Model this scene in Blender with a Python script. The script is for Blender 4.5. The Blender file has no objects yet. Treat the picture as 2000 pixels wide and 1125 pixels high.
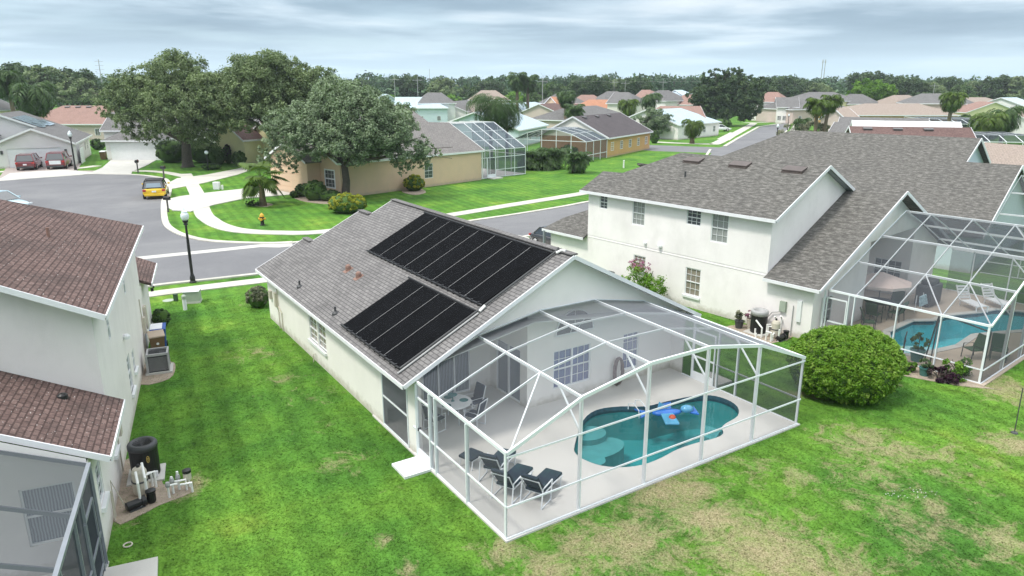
import bpy, math, random
import numpy as np
from mathutils import Vector, Matrix, geometry
random.seed(7)
C = bpy.data.collections.new('scene'); bpy.context.scene.collection.children.link(C)
SC = bpy.context.scene
R_ = math.radians
# ------------------------------------------------------------------ camera, sky, sun, exposure
CAMH = 11.2; PITCH = R_(15.7); FPX = 1393.0
cam = bpy.data.cameras.new('camera'); cam.sensor_width = 36; cam.lens = FPX/2000*36
cam.clip_start = .2; cam.clip_end = 9000
camo = bpy.data.objects.new('camera', cam); C.objects.link(camo)
camo.location = (0, 0, CAMH); camo.rotation_euler = (math.pi/2-PITCH, 0, 0)
SC.camera = camo
SC.view_settings.view_transform = 'Standard'; SC.view_settings.look = 'None'
SC.view_settings.gamma = 1; SC.view_settings.exposure = 0.64
SUNV = Vector((-.50, -.30, 1.0)).normalized()
wd = bpy.data.worlds.new('World'); SC.world = wd; wd.use_nodes = True
def N(nt, t, **k):
    n = nt.nodes.new(t)
    for a, b in k.items():
        if a[0] == 'i' and a[1:].isdigit(): n.inputs[int(a[1:])].default_value = b
        elif a.startswith('in_'): n.inputs[a[3:].replace('_', ' ')].default_value = b
        else: setattr(n, a, b)
    return n
def ramp(nt, pts, interp='LINEAR'):
    r = N(nt, 'ShaderNodeValToRGB'); e = r.color_ramp.elements; r.color_ramp.interpolation = interp
    while len(e) > 1: e.remove(e[-1])
    e[0].position = pts[0][0]; e[0].color = c4(pts[0][1])
    for p, c in pts[1:]:
        x = e.new(p); x.color = c4(c)
    return r
def c4(c):
    if isinstance(c, (int, float)): return (c, c, c, 1)
    return (c[0], c[1], c[2], 1)
def mathn(nt, op, a, b=None, c=None, clamp=False):
    n = N(nt, 'ShaderNodeMath', operation=op, use_clamp=clamp)
    for i, x in enumerate((a, b, c)):
        if x is None: continue
        if isinstance(x, (int, float)): n.inputs[i].default_value = x
        else: nt.links.new(x, n.inputs[i])
    return n.outputs[0]
def mixc(nt, f, a, b, mode='MIX'):
    n = N(nt, 'ShaderNodeMix', data_type='RGBA', blend_type=mode)
    for i, x in ((0, f), (6, a), (7, b)):
        if isinstance(x, (int, float)) and i == 0: n.inputs[0].default_value = x
        elif isinstance(x, (tuple, list, float, int)): n.inputs[i].default_value = c4(x)
        else: nt.links.new(x, n.inputs[i])
    return n.outputs[2]
def world():
    nt = wd.node_tree; L = nt.links
    bg = nt.nodes['Background']; bg.inputs[1].default_value = .1
    sky = N(nt, 'ShaderNodeTexSky', sky_type='NISHITA', sun_disc=False)
    sky.sun_elevation = math.asin(SUNV.z); sky.sun_rotation = math.atan2(SUNV.x, SUNV.y)
    sky.air_density = 1.0; sky.dust_density = .6; sky.ozone_density = 1.2
    tc = N(nt, 'ShaderNodeTexCoord')
    sx = N(nt, 'ShaderNodeSeparateXYZ'); L.new(tc.outputs['Generated'], sx.inputs[0])
    z = mathn(nt, 'MAXIMUM', sx.outputs[2], 0.0)
    zz = mathn(nt, 'ADD', z, .045)
    u = mathn(nt, 'DIVIDE', sx.outputs[0], zz); v = mathn(nt, 'DIVIDE', sx.outputs[1], zz)
    cb = N(nt, 'ShaderNodeCombineXYZ'); L.new(u, cb.inputs[0]); L.new(v, cb.inputs[1])
    n1 = N(nt, 'ShaderNodeTexNoise', in_Scale=.30, in_Detail=8.0, in_Roughness=.50, in_Distortion=.25); L.new(cb.outputs[0], n1.inputs['Vector'])
    mp = N(nt, 'ShaderNodeMapping'); mp.inputs['Location'].default_value = (3.1, 7.7, 2); L.new(cb.outputs[0], mp.inputs[0])
    n2 = N(nt, 'ShaderNodeTexNoise', in_Scale=.22, in_Detail=6.0, in_Roughness=.5, in_Distortion=.3); L.new(mp.outputs[0], n2.inputs['Vector'])
    # thickness of the overcast -> grey base or bright edge
    tone = ramp(nt, [(.36, (6.4, 7.0, 7.4)), (.45, (4.0, 5.0, 5.8)), (.52, (2.45, 3.35, 4.15)), (.64, (1.75, 2.5, 3.25))]); L.new(n1.outputs[0], tone.inputs[0])
    cover = ramp(nt, [(.36, .25), (.48, .9), (.6, 1.0)]); L.new(n2.outputs[0], cover.inputs[0])
    hz = ramp(nt, [(0.0, 1.0), (.03, .8), (.06, .25), (.09, 0.0)]); L.new(z, hz.inputs[0])
    open_ = mixc(nt, .55, sky.outputs[0], (3.9, 5.4, 6.5))
    c1 = mixc(nt, cover.outputs[0], open_, tone.outputs[0])
    c2 = mixc(nt, hz.outputs[0], c1, (4.9, 6.4, 7.4))
    up = ramp(nt, [(0.30, 0.0), (.7, 1.0)]); L.new(z, up.inputs[0])
    c3 = mixc(nt, up.outputs[0], c2, (12.5, 13.0, 13.4))
    L.new(c3, bg.inputs[0])
world()
sl = bpy.data.lights.new('sun', 'SUN'); sl.energy = 1.9; sl.angle = R_(9); sl.color = (1, .96, .88)
so = bpy.data.objects.new('sun', sl); C.objects.link(so)
so.rotation_euler = (-SUNV).to_track_quat('-Z', 'Y').to_euler()
# ------------------------------------------------------------------ geometry helpers
def ray(x, y):
    u = (x-1000)/FPX; v = (562.5-y)/FPX; c, s = math.cos(PITCH), math.sin(PITCH)
    return Vector((u, c+v*s, -s+v*c))
def at(x, y, z=0.0):
    r = ray(x, y); t = (z-CAMH)/r.z
    return Vector((r.x*t, r.y*t, z))
def atd(x, y, d):     # point on the sight line at horizontal distance d (north coordinate)
    r = ray(x, y); t = d/r.y
    return Vector((r.x*t, d, CAMH+r.z*t))
class Fr:
    def __init__(s, ox, oy, ang):
        s.o = Vector((ox, oy, 0)); s.a = R_(ang); s.e1 = Vector((math.cos(s.a), math.sin(s.a), 0)); s.e2 = Vector((-s.e1.y, s.e1.x, 0))
    def loc(s, p): d = p-s.o; return Vector((d.dot(s.e1), d.dot(s.e2), p.z))
    def w(s, u, v, z=0): return s.o+s.e1*u+s.e2*v+Vector((0, 0, z))
    def g(s, x, y, z=0): return s.loc(at(x, y, z))
    def _pl(s, x, y, n, p0):
        r = ray(x, y); c = Vector((0, 0, CAMH)); return s.loc(c+r*((p0-c).dot(n)/r.dot(n)))
    def onv(s, x, y, v): return s._pl(x, y, s.e2, s.w(0, v))
    def onu(s, x, y, u): return s._pl(x, y, s.e1, s.w(u, 0))
    def pu(s, x, y, u0, z0, k): return s._pl(x, y, Vector((0, 0, 1))-s.e1*k, s.w(u0, 0, z0))
    def pv(s, x, y, v0, z0, k): return s._pl(x, y, Vector((0, 0, 1))-s.e2*k, s.w(0, v0, z0))
class MB:
    def __init__(s): s.v = []; s.f = []; s.mi = []
    def poly(s, pts, mi=0):
        b = len(s.v); s.v += [tuple(p) for p in pts]; s.f.append(tuple(range(b, b+len(pts)))); s.mi.append(mi); return s
    def box(s, x0, y0, z0, x1, y1, z1, mi=0):
        p = [(x0,y0,z0),(x1,y0,z0),(x1,y1,z0),(x0,y1,z0),(x0,y0,z1),(x1,y0,z1),(x1,y1,z1),(x0,y1,z1)]
        b = len(s.v); s.v += p
        for q in ((3,2,1,0),(4,5,6,7),(0,1,5,4),(1,2,6,5),(2,3,7,6),(3,0,4,7)):
            s.f.append(tuple(b+i for i in q)); s.mi.append(mi)
        return s
    def beam(s, p, q, w, h=None, up=(0,0,1), mi=0):
        p = Vector(p); q = Vector(q); h = h or w; d = (q-p).normalized(); upv = Vector(up)
        if abs(d.dot(upv)) > .99: upv = Vector((0,1,0)) if abs(d.y) < .9 else Vector((1,0,0))
        x = d.cross(upv).normalized()*w/2; y = x.cross(d).normalized()*h/2
        b = len(s.v)
        for c in (p, q):
            for e in (-x-y, x-y, x+y, -x+y): s.v.append(tuple(c+e))
        for f in ((3,2,1,0),(4,5,6,7),(0,1,5,4),(1,2,6,5),(2,3,7,6),(3,0,4,7)):
            s.f.append(tuple(b+i for i in f)); s.mi.append(mi)
        return s
    def tube(s, pts, rad, n=8, mi=0, cap=True):
        pts = [Vector(p) for p in pts]
        if isinstance(rad, (int, float)): rad = [rad]*len(pts)
        b = len(s.v); ref = None
        for i, p in enumerate(pts):
            d = (pts[min(i+1, len(pts)-1)]-pts[max(i-1, 0)]).normalized()
            if ref is None: ref = Vector((1,0,0)) if abs(d.x) < .8 else Vector((0,1,0))
            x = (ref-d*ref.dot(d)).normalized(); ref = x; y = d.cross(x)
            for k in range(n):
                a = 2*math.pi*k/n; s.v.append(tuple(p+(x*math.cos(a)+y*math.sin(a))*rad[i]))
        for i in range(len(pts)-1):
            for k in range(n):
                s.f.append((b+i*n+k, b+i*n+(k+1)%n, b+(i+1)*n+(k+1)%n, b+(i+1)*n+k)); s.mi.append(mi)
        if cap:
            s.f.append(tuple(b+k for k in reversed(range(n)))); s.mi.append(mi)
            s.f.append(tuple(b+(len(pts)-1)*n+k for k in range(n))); s.mi.append(mi)
        return s
    def lathe(s, prof, n=16, c=(0,0,0), mi=0):
        b = len(s.v)
        for r, z in prof:
            for k in range(n):
                a = 2*math.pi*k/n; s.v.append((c[0]+r*math.cos(a), c[1]+r*math.sin(a), c[2]+z))
        for i in range(len(prof)-1):
            for k in range(n):
                s.f.append((b+i*n+k, b+i*n+(k+1)%n, b+(i+1)*n+(k+1)%n, b+(i+1)*n+k)); s.mi.append(mi)
        s.f.append(tuple(b+k for k in reversed(range(n)))); s.mi.append(mi)
        s.f.append(tuple(b+(len(prof)-1)*n+k for k in range(n))); s.mi.append(mi)
        return s
    def slab(s, pts, off, mi=0, mis=None):   # polygon pts (top) and its copy shifted by off
        b = len(s.v); n = len(pts); off = Vector(off); mis = mi if mis is None else mis
        s.v += [tuple(p) for p in pts]+[tuple(Vector(p)+off) for p in pts]
        s.f.append(tuple(b+i for i in range(n))); s.mi.append(mi)
        s.f.append(tuple(b+n+i for i in reversed(range(n)))); s.mi.append(mis)
        for i in range(n): s.f.append((b+(i+1)%n, b+i, b+n+i, b+n+(i+1)%n)); s.mi.append(mis)
        return s
    def ico(s, c, r, sub=2, mi=0, jit=0):
        import bmesh
        bm = bmesh.new(); bmesh.ops.create_icosphere(bm, subdivisions=sub, radius=1); b = len(s.v)
        r = (r, r, r) if isinstance(r, (int, float)) else r
        for v in bm.verts:
            k = 1+random.uniform(-jit, jit); s.v.append((c[0]+v.co.x*r[0]*k, c[1]+v.co.y*r[1]*k, c[2]+v.co.z*r[2]*k))
        for f in bm.faces: s.f.append(tuple(b+v.index for v in f.verts)); s.mi.append(mi)
        bm.free(); return s
    def xf(s, M, i0=0):
        for i in range(i0, len(s.v)): s.v[i] = tuple(M @ Vector(s.v[i]))
        return s
    def build(s, name, mats, parent=None, smooth=False, bevel=0, loc=None, rz=0, sub=0):
        me = bpy.data.meshes.new(name); me.from_pydata(s.v, [], s.f)
        mats = mats if isinstance(mats, (list, tuple)) else [mats]
        for m in mats: me.materials.append(m)
        if len(mats) > 1: me.polygons.foreach_set('material_index', s.mi)
        uv(me)
        if smooth: me.shade_smooth()
        o = bpy.data.objects.new(name, me); C.objects.link(o)
        if parent: o.parent = parent
        if loc is not None: o.location = loc
        o.rotation_euler.z = rz
        if bevel:
            m = o.modifiers.new('bevel', 'BEVEL'); m.width = bevel; m.segments = 2; m.limit_method = 'ANGLE'
        if sub:
            m = o.modifiers.new('sub', 'SUBSURF'); m.levels = sub; m.render_levels = sub
        return o
def uv(me):      # metric planar mapping, face by face: u level, v up the slope
    ul = me.uv_layers.new(name='uv'); co = me.vertices
    for p in me.polygons:
        n = p.normal
        if abs(n.z) > .995: t = Vector((1,0,0)); b = Vector((0,1,0))
        else:
            t = Vector((-n.y, n.x, 0)).normalized(); b = n.cross(t)
        for li in p.loop_indices:
            c = co[me.loops[li].vertex_index].co; ul.data[li].uv = (c.dot(t), c.dot(b))
def tag(o, label=None, cat=None, group=None, kind=None):
    if label: o['label'] = label
    if cat: o['category'] = cat
    if group: o['group'] = group
    if kind: o['kind'] = kind
    return o
def thing(name, label, cat, loc=(0,0,0), rz=0, group=None):
    o = bpy.data.objects.new(name, None); C.objects.link(o); o.empty_display_size = .3
    o.location = loc; o.rotation_euler = (0, 0, rz); return tag(o, label, cat, group)
def copy_tree(o, parent=None):
    c = o.copy(); C.objects.link(c); c.parent = parent
    for ch in list(o.children): copy_tree(ch, c)
    return c
def place(proto, used, loc, rz, label, group=None, scale=1, name=None):
    c = copy_tree(proto) if used else proto
    c.location = loc; c.rotation_euler = (0, 0, rz); c.scale = (scale,)*3 if isinstance(scale, (int, float)) else scale
    return tag(c, label, None, group)
def smooth_loop(pts, n=6, closed=True):
    out = []; m = len(pts)
    rng = range(m if closed else m-1)
    for i in rng:
        if closed: p0, p1, p2, p3 = pts[i-1], pts[i], pts[(i+1)%m], pts[(i+2)%m]
        else: p0, p1, p2, p3 = pts[max(i-1,0)], pts[i], pts[i+1], pts[min(i+2,m-1)]
        for k in range(n):
            t = k/n; out.append(tuple(.5*(2*p1[j]+(p2[j]-p0[j])*t+(2*p0[j]-5*p1[j]+4*p2[j]-p3[j])*t*t+(3*p1[j]-p0[j]-3*p2[j]+p3[j])*t**3) for j in range(len(p1))))
    if not closed: out.append(tuple(pts[-1]))
    return out
def sheet(mb, outer, z, holes=(), mi=0):
    loops = [[Vector((p[0], p[1], 0)) for p in outer]]+[[Vector((p[0], p[1], 0)) for p in h] for h in holes]
    flat = [p for l in loops for p in l]; b = len(mb.v); mb.v += [(p.x, p.y, z) for p in flat]
    for t in geometry.tessellate_polygon(loops):
        a, bb, c = (flat[i] for i in t)
        t = t if (bb-a).cross(c-a).z > 0 else (t[0], t[2], t[1])
        mb.f.append(tuple(b+i for i in t)); mb.mi.append(mi)
    return mb
# ------------------------------------------------------------------ materials
def newmat(name):
    m = bpy.data.materials.new(name); m.use_nodes = True; nt = m.node_tree
    return m, nt, nt.nodes['Principled BSDF'], nt.links
def coords(nt, kind):
    if kind == 'uv': return N(nt, 'ShaderNodeUVMap', uv_map='uv').outputs[0]
    if kind == 'world': return N(nt, 'ShaderNodeNewGeometry').outputs['Position']
    return N(nt, 'ShaderNodeTexCoord').outputs['Object']
def plain(name, col, rough=.7, var=.12, scale=1.2, bump=0, bscale=40, metal=0, spec=.4, stain=None, stw=.5, co='obj', coat=0, bdist=.01):
    m, nt, b, L = newmat(name); v = coords(nt, co)
    n = N(nt, 'ShaderNodeTexNoise', in_Scale=scale, in_Detail=5.0, in_Roughness=.6); L.new(v, n.inputs['Vector'])
    r = ramp(nt, [(.25, tuple(x*(1-var) for x in col)), (.75, tuple(min(1, x*(1+var)) for x in col))]); L.new(n.outputs[0], r.inputs[0])
    out = r.outputs[0]
    if stain:
        n2 = N(nt, 'ShaderNodeTexNoise', in_Scale=scale*.45, in_Detail=8.0, in_Roughness=.72); L.new(v, n2.inputs['Vector'])
        r2 = ramp(nt, [(.5, 0.0), (.72, stw)]); L.new(n2.outputs[0], r2.inputs[0]); out = mixc(nt, r2.outputs[0], out, stain)
    L.new(out, b.inputs['Base Color']); b.inputs['Roughness'].default_value = rough; b.inputs['Metallic'].default_value = metal
    b.inputs['Specular IOR Level'].default_value = spec; b.inputs['Coat Weight'].default_value = coat; b.inputs['Coat Roughness'].default_value = .05
    if bump:
        n3 = N(nt, 'ShaderNodeTexNoise', in_Scale=bscale, in_Detail=4.0); L.new(v, n3.inputs['Vector'])
        bp = N(nt, 'ShaderNodeBump', in_Strength=bump, in_Distance=bdist); L.new(n3.outputs[0], bp.inputs['Height']); L.new(bp.outputs[0], b.inputs['Normal'])
    return m
def stucco(name, col, grime=(.45,.44,.40), gw=.35):
    m, nt, b, L = newmat(name); v = coords(nt, 'uv')
    n = N(nt, 'ShaderNodeTexNoise', in_Scale=.35, in_Detail=6.0, in_Roughness=.6); L.new(v, n.inputs['Vector'])
    r = ramp(nt, [(.3, tuple(x*.93 for x in col)), (.7, tuple(min(1, x*1.04) for x in col))]); L.new(n.outputs[0], r.inputs[0])
    mp = N(nt, 'ShaderNodeMapping'); mp.inputs['Scale'].default_value = (.9, .45, 1); L.new(v, mp.inputs[0])
    n2 = N(nt, 'ShaderNodeTexNoise', in_Scale=1.0, in_Detail=7.0, in_Roughness=.65); L.new(mp.outputs[0], n2.inputs['Vector'])
    r2 = ramp(nt, [(.48, 0.0), (.8, gw)]); L.new(n2.outputs[0], r2.inputs[0])
    o = mixc(nt, r2.outputs[0], r.outputs[0], grime)
    sy = N(nt, 'ShaderNodeSeparateXYZ'); L.new(v, sy.inputs[0])      # soil splashed up the foot of the wall, ragged
    n6 = N(nt, 'ShaderNodeTexNoise', in_Scale=3.0, in_Detail=6.0, in_Roughness=.7); L.new(v, n6.inputs['Vector'])
    h_ = mathn(nt, 'SUBTRACT', mathn(nt, 'MULTIPLY', n6.outputs[0], .75), sy.outputs[1])
    r6 = ramp(nt, [(.0, 0.0), (.32, .6)]); L.new(h_, r6.inputs[0]); o = mixc(nt, r6.outputs[0], o, (.36,.32,.25)); L.new(o, b.inputs['Base Color'])
    b.inputs['Roughness'].default_value = .9; b.inputs['Specular IOR Level'].default_value = .15
    n3 = N(nt, 'ShaderNodeTexNoise', in_Scale=28.0, in_Detail=5.0, in_Roughness=.7); L.new(v, n3.inputs['Vector'])
    bp = N(nt, 'ShaderNodeBump', in_Strength=.35, in_Distance=.012); L.new(n3.outputs[0], bp.inputs['Height']); L.new(bp.outputs[0], b.inputs['Normal'])
    return m
def shingle(name, c1, c2, dark=(.03,.03,.03), dk=.5, w=.31, h=.145, gap=.014, arch=False, speck=None, contrast=1.0):
    m, nt, b, L = newmat(name); v = coords(nt, 'uv')
    br = N(nt, 'ShaderNodeTexBrick', offset=.5, in_Scale=1.0, in_Mortar_Size=gap, in_Mortar_Smooth=.3, in_Bias=0.0, in_Brick_Width=w, in_Row_Height=h)
    br.inputs['Color1'].default_value = c4(c1); br.inputs['Color2'].default_value = c4(c2)
    br.inputs['Mortar'].default_value = c4(tuple(x*.55 for x in c1)); L.new(v, br.inputs['Vector']); out = br.outputs[0]
    if arch:
        mp = N(nt, 'ShaderNodeMapping'); mp.inputs['Scale'].default_value = (2.6, 7.0, 1); L.new(v, mp.inputs[0])
        nn = N(nt, 'ShaderNodeTexNoise', in_Scale=1.0, in_Detail=3.0, in_Roughness=.75); L.new(mp.outputs[0], nn.inputs['Vector'])
        rr = ramp(nt, [(.34, tuple(x*.45 for x in c1)), (.5, c1), (.66, tuple(min(1, x*1.75) for x in c2))]); L.new(nn.outputs[0], rr.inputs[0])
        out = mixc(nt, .62, out, rr.outputs[0])
    else:
        nn = N(nt, 'ShaderNodeTexNoise', in_Scale=5.0, in_Detail=3.0, in_Roughness=.8); L.new(v, nn.inputs['Vector'])
        rr = ramp(nt, [(.35, .72), (.65, 1.22)]); L.new(nn.outputs[0], rr.inputs[0]); out = mixc(nt, contrast, out, rr.outputs[0], 'MULTIPLY')
    n2 = N(nt, 'ShaderNodeTexNoise', in_Scale=.45, in_Detail=6.0, in_Roughness=.62, in_Distortion=.5); L.new(v, n2.inputs['Vector'])
    r2 = ramp(nt, [(.47, 0.0), (.7, dk)]); L.new(n2.outputs[0], r2.inputs[0]); out = mixc(nt, r2.outputs[0], out, dark)
    if speck:
        mp = N(nt, 'ShaderNodeMapping'); mp.inputs['Scale'].default_value = (3.0, 9.0, 1); L.new(v, mp.inputs[0])
        n4 = N(nt, 'ShaderNodeTexNoise', in_Scale=2.2, in_Detail=2.0, in_Roughness=.5); L.new(mp.outputs[0], n4.inputs['Vector'])
        r4 = ramp(nt, [(.675, 0.0), (.71, .8)]); L.new(n4.outputs[0], r4.inputs[0]); out = mixc(nt, r4.outputs[0], out, speck)
    L.new(out, b.inputs['Base Color']); b.inputs['Roughness'].default_value = .92; b.inputs['Specular IOR Level'].default_value = .2
    bp = N(nt, 'ShaderNodeBump', in_Strength=.5, in_Distance=.012, invert=True); L.new(br.outputs['Fac'], bp.inputs['Height']); L.new(bp.outputs[0], b.inputs['Normal'])
    return m
def leafmat(name, cols, trans=.25, rough=.6):
    m, nt, b, L = newmat(name)
    g = N(nt, 'ShaderNodeNewGeometry'); a = N(nt, 'ShaderNodeAttribute', attribute_name='tone')
    f = mathn(nt, 'ADD', mathn(nt, 'MULTIPLY', g.outputs['Random Per Island'], .30), mathn(nt, 'MULTIPLY', a.outputs['Fac'], .70))
    r = ramp(nt, [(i/(len(cols)-1), c) for i, c in enumerate(cols)]); L.new(f, r.inputs[0])
    L.new(r.outputs[0], b.inputs['Base Color']); b.inputs['Roughness'].default_value = rough; b.inputs['Specular IOR Level'].default_value = .25
    t = N(nt, 'ShaderNodeBsdfTranslucent'); tc = mixc(nt, 1.0, r.outputs[0], (1.3, 1.5, .7), 'MULTIPLY'); L.new(tc, t.inputs[0])
    mx = N(nt, 'ShaderNodeMixShader'); mx.inputs[0].default_value = trans; L.new(b.outputs[0], mx.inputs[1]); L.new(t.outputs[0], mx.inputs[2])
    L.new(mx.outputs[0], nt.nodes['Material Output'].inputs[0]); return m
def screenmat(name, col, open_=.72, edge=.35):      # woven insect screen: thinner looking face on, denser at a glancing angle
    m, nt, b, L = newmat(name)
    lw = N(nt, 'ShaderNodeLayerWeight', in_Blend=.5)
    r = ramp(nt, [(0.0, open_), (.45, open_-.03), (.62, open_*.62+edge*.25), (.78, edge), (1.0, edge*.5)]); L.new(lw.outputs['Facing'], r.inputs[0])
    d = N(nt, 'ShaderNodeBsdfDiffuse'); d.inputs[0].default_value = c4(col)
    t = N(nt, 'ShaderNodeBsdfTransparent')
    mx = N(nt, 'ShaderNodeMixShader'); L.new(r.outputs[0], mx.inputs[0]); L.new(d.outputs[0], mx.inputs[1]); L.new(t.outputs[0], mx.inputs[2])
    L.new(mx.outputs[0], nt.nodes['Material Output'].inputs[0]); return m
def panemat(name, c1, c2, stripe=9.0, rough=.08):     # glass with blinds or curtains right behind it
    m, nt, b, L = newmat(name); v = coords(nt, 'uv')
    w = N(nt, 'ShaderNodeTexWave', wave_type='BANDS', bands_direction='X', in_Scale=stripe, in_Distortion=2.0, in_Detail=2.0); L.new(v, w.inputs['Vector'])
    r = ramp(nt, [(.2, c1), (.8, c2)]); L.new(w.outputs[0], r.inputs[0]); L.new(r.outputs[0], b.inputs['Base Color'])
    b.inputs['Roughness'].default_value = .4; b.inputs['Specular IOR Level'].default_value = .6
    b.inputs['Coat Weight'].default_value = 1; b.inputs['Coat Roughness'].default_value = rough; return m
M = {}
M['white'] = plain('white_paint', (.80,.81,.82), .45, .05, 2)
M['trim'] = plain('trim_paint', (.78,.78,.81), .5, .06, 2)
M['alu'] = plain('white_aluminium', (.78,.81,.84), .35, .05, 2, spec=.5)
M['alu_gray'] = plain('grey_aluminium', (.22,.24,.27), .4, .1, 2)
M['bronze'] = plain('bronze_aluminium', (.10,.09,.09), .4, .1, 2)
M['cream'] = stucco('cream_stucco', (.87,.835,.80), gw=.12)
M['cream_in'] = stucco('lanai_stucco', (.78,.74,.69), gw=.12)
M['pale'] = stucco('pale_grey_stucco', (.83,.79,.775), (.5,.47,.45), .28)
M['offwhite'] = stucco('offwhite_stucco', (.90,.855,.85), (.55,.52,.50), .35)
M['tan'] = stucco('tan_stucco', (.70,.51,.36), (.5,.42,.32), .3)
M['yellow'] = stucco('yellow_stucco', (.84,.78,.48), gw=.2)
M['orange'] = stucco('orange_stucco', (.62,.38,.17), gw=.15)
M['bluewall'] = stucco('pale_blue_stucco', (.60,.70,.76), gw=.1)
M['pinkwall'] = stucco('pink_stucco', (.60,.49,.45), gw=.1)
M['whitewall'] = stucco('white_stucco', (.80,.77,.77), gw=.1)
M['brownwall'] = stucco('brown_stucco', (.34,.20,.12), gw=.1)
M['sh_main'] = shingle('grey_tab_shingle', (.165,.158,.158), (.225,.216,.213), (.07,.067,.067), .40, gap=.018, contrast=.3)
M['sh_left'] = shingle('brown_tab_shingle', (.135,.090,.082), (.182,.124,.112), (.05,.04,.038), .65, gap=.022, speck=(.5,.46,.44))
M['sh_right'] = shingle('grey_architectural_shingle', (.118,.113,.105), (.152,.146,.136), (.06,.06,.06), .25, arch=True)
M['sh_tan'] = shingle('taupe_shingle', (.20,.185,.18), (.25,.235,.225), (.1,.1,.1), .3, contrast=.7)
M['sh_gray'] = shingle('mid_grey_shingle', (.16,.155,.155), (.20,.195,.195), (.08,.08,.08), .3)
M['sh_dark'] = shingle('dark_purple_grey_shingle', (.095,.082,.088), (.125,.11,.115), (.05,.045,.05), .3)
M['sh_red'] = shingle('red_brown_shingle', (.15,.095,.088), (.185,.12,.11), (.07,.04,.04), .3)
M['sh_terra'] = shingle('terracotta_shingle', (.42,.20,.12), (.48,.25,.16), (.2,.1,.07), .3)
M['sh_brown'] = shingle('pink_brown_shingle', (.30,.19,.16), (.34,.22,.19), (.15,.1,.08), .3)
M['sh_blue'] = shingle('pale_blue_metal_roof', (.42,.52,.58), (.46,.56,.61), (.3,.38,.42), .2, w=.4, h=9, gap=.02)
M['sh_light'] = shingle('light_tan_shingle', (.31,.25,.215), (.36,.30,.26), (.3,.25,.2), .2)
M['concrete'] = plain('pale_concrete', (.50,.49,.46), .85, .10, .8, bump=.3, bscale=25, stain=(.36,.34,.30), stw=.35, co='world')
M['walk'] = plain('sidewalk_concrete', (.52,.50,.45), .85, .14, .6, bump=.3, bscale=25, stain=(.30,.28,.24), stw=.5, co='world')
M['deck'] = plain('pool_deck_concrete', (.56,.545,.525), .8, .05, .5, bump=.25, bscale=60, stain=(.40,.37,.34), stw=.4, co='world')
M['deck2'] = plain('tan_deck_concrete', (.42,.35,.28), .8, .10, .5, bump=.25, bscale=60, stain=(.3,.26,.22), stw=.4, co='world')
M['pavers'] = plain('grey_pavers', (.34,.29,.27), .85, .2, 3, bump=.4, bscale=14, co='world')
M['soil'] = plain('bare_soil', (.33,.27,.215), .95, .3, 4, bump=.8, bscale=30, co='world')
M['black'] = plain('black_plastic', (.015,.015,.016), .4, .2, 2)
M['rubber'] = plain('black_rubber', (.02,.02,.02), .7, .2, 2)
M['dkgrey'] = plain('dark_grey_metal', (.06,.062,.065), .5, .2, 2)
M['grey'] = plain('grey_metal', (.36,.36,.36), .5, .1, 2)
M['pvc'] = plain('white_pvc', (.78,.78,.76), .4, .05, 2)
M['beige'] = plain('beige_plastic', (.52,.48,.40), .5, .08, 2)
M['brownbin'] = plain('brown_bin_plastic', (.16,.10,.05), .5, .12, 2)
M['tanbin'] = plain('tan_bin_lid', (.42,.33,.25), .5, .12, 2)
M['bluebin'] = plain('blue_bin_plastic', (.03,.09,.36), .45, .12, 2)
M['green_box'] = plain('green_enclosure', (.05,.09,.05), .5, .12, 2)
M['sage_box'] = plain('sage_transformer_paint', (.35,.40,.33), .5, .08, 2)
M['terracotta'] = plain('terracotta_vent', (.24,.145,.115), .7, .15, 6)
M['gold'] = plain('gold_paint', (.5,.36,.1), .4, .1, 2)
M['steel'] = plain('brushed_steel', (.6,.6,.6), .25, .05, 2, metal=.9)
M['lamp_glass'] = plain('lamp_globe_glass', (.70,.76,.80), .25, .05, 2, spec=.6)
M['fin'] = plain('condenser_fins', (.045,.045,.05), .6, .3, 30)
M['dark_glass'] = panemat('dark_glass', (.03,.04,.05), (.06,.075,.085))
M['curtain'] = panemat('curtained_glass', (.18,.19,.19), (.38,.40,.38), 7)
M['blinds'] = panemat('vertical_blinds', (.08,.10,.13), (.30,.34,.38), 5)
M['bluecurt'] = panemat('blue_curtain_glass', (.09,.11,.22), (.22,.26,.42), 6)
M['tancurt'] = panemat('tan_curtain_glass', (.16,.13,.10), (.36,.32,.27), 6)
M['screen'] = screenmat('charcoal_insect_screen', (.16,.17,.19), .84, .34)
M['screen_g'] = screenmat('charcoal_wall_screen', (.05,.055,.06), .50, .25)
M['screen_m'] = screenmat('mid_insect_screen', (.10,.12,.15), .55, .25)
M['screen_r'] = screenmat('neighbour_insect_screen', (.10,.11,.125), .66, .26)
M['screen_d'] = screenmat('dark_insect_screen', (.05,.058,.07), .38, .15)
M['screen_l'] = screenmat('grey_insect_screen', (.085,.095,.105), .46, .25)
M['bark'] = plain('bark', (.10,.085,.07), .9, .3, 5, bump=1, bscale=12, bdist=.04)
M['palmbark'] = plain('palm_bark', (.17,.13,.09), .9, .3, 8, bump=1, bscale=14, bdist=.03)
M['hedge_core'] = plain('inner_twigs', (.05,.10,.018), .95, .4, 6)  # dark green of the solid core beneath the leaf faces
M['oak'] = leafmat('live_oak_leaves', [(.100,.138,.084), (.16,.215,.125), (.22,.285,.172), (.29,.36,.23)], .15)
M['oak2'] = leafmat('olive_oak_leaves', [(.075,.108,.054), (.125,.175,.080), (.18,.235,.108), (.24,.30,.15)], .15)
M['dkleaf'] = leafmat('dark_tree_leaves', [(.020,.046,.020), (.042,.080,.032), (.070,.118,.046), (.12,.17,.07)], .15)
M['midleaf'] = leafmat('mid_green_leaves', [(.030,.065,.020), (.060,.115,.032), (.095,.16,.045), (.14,.20,.07)], .2)
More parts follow.
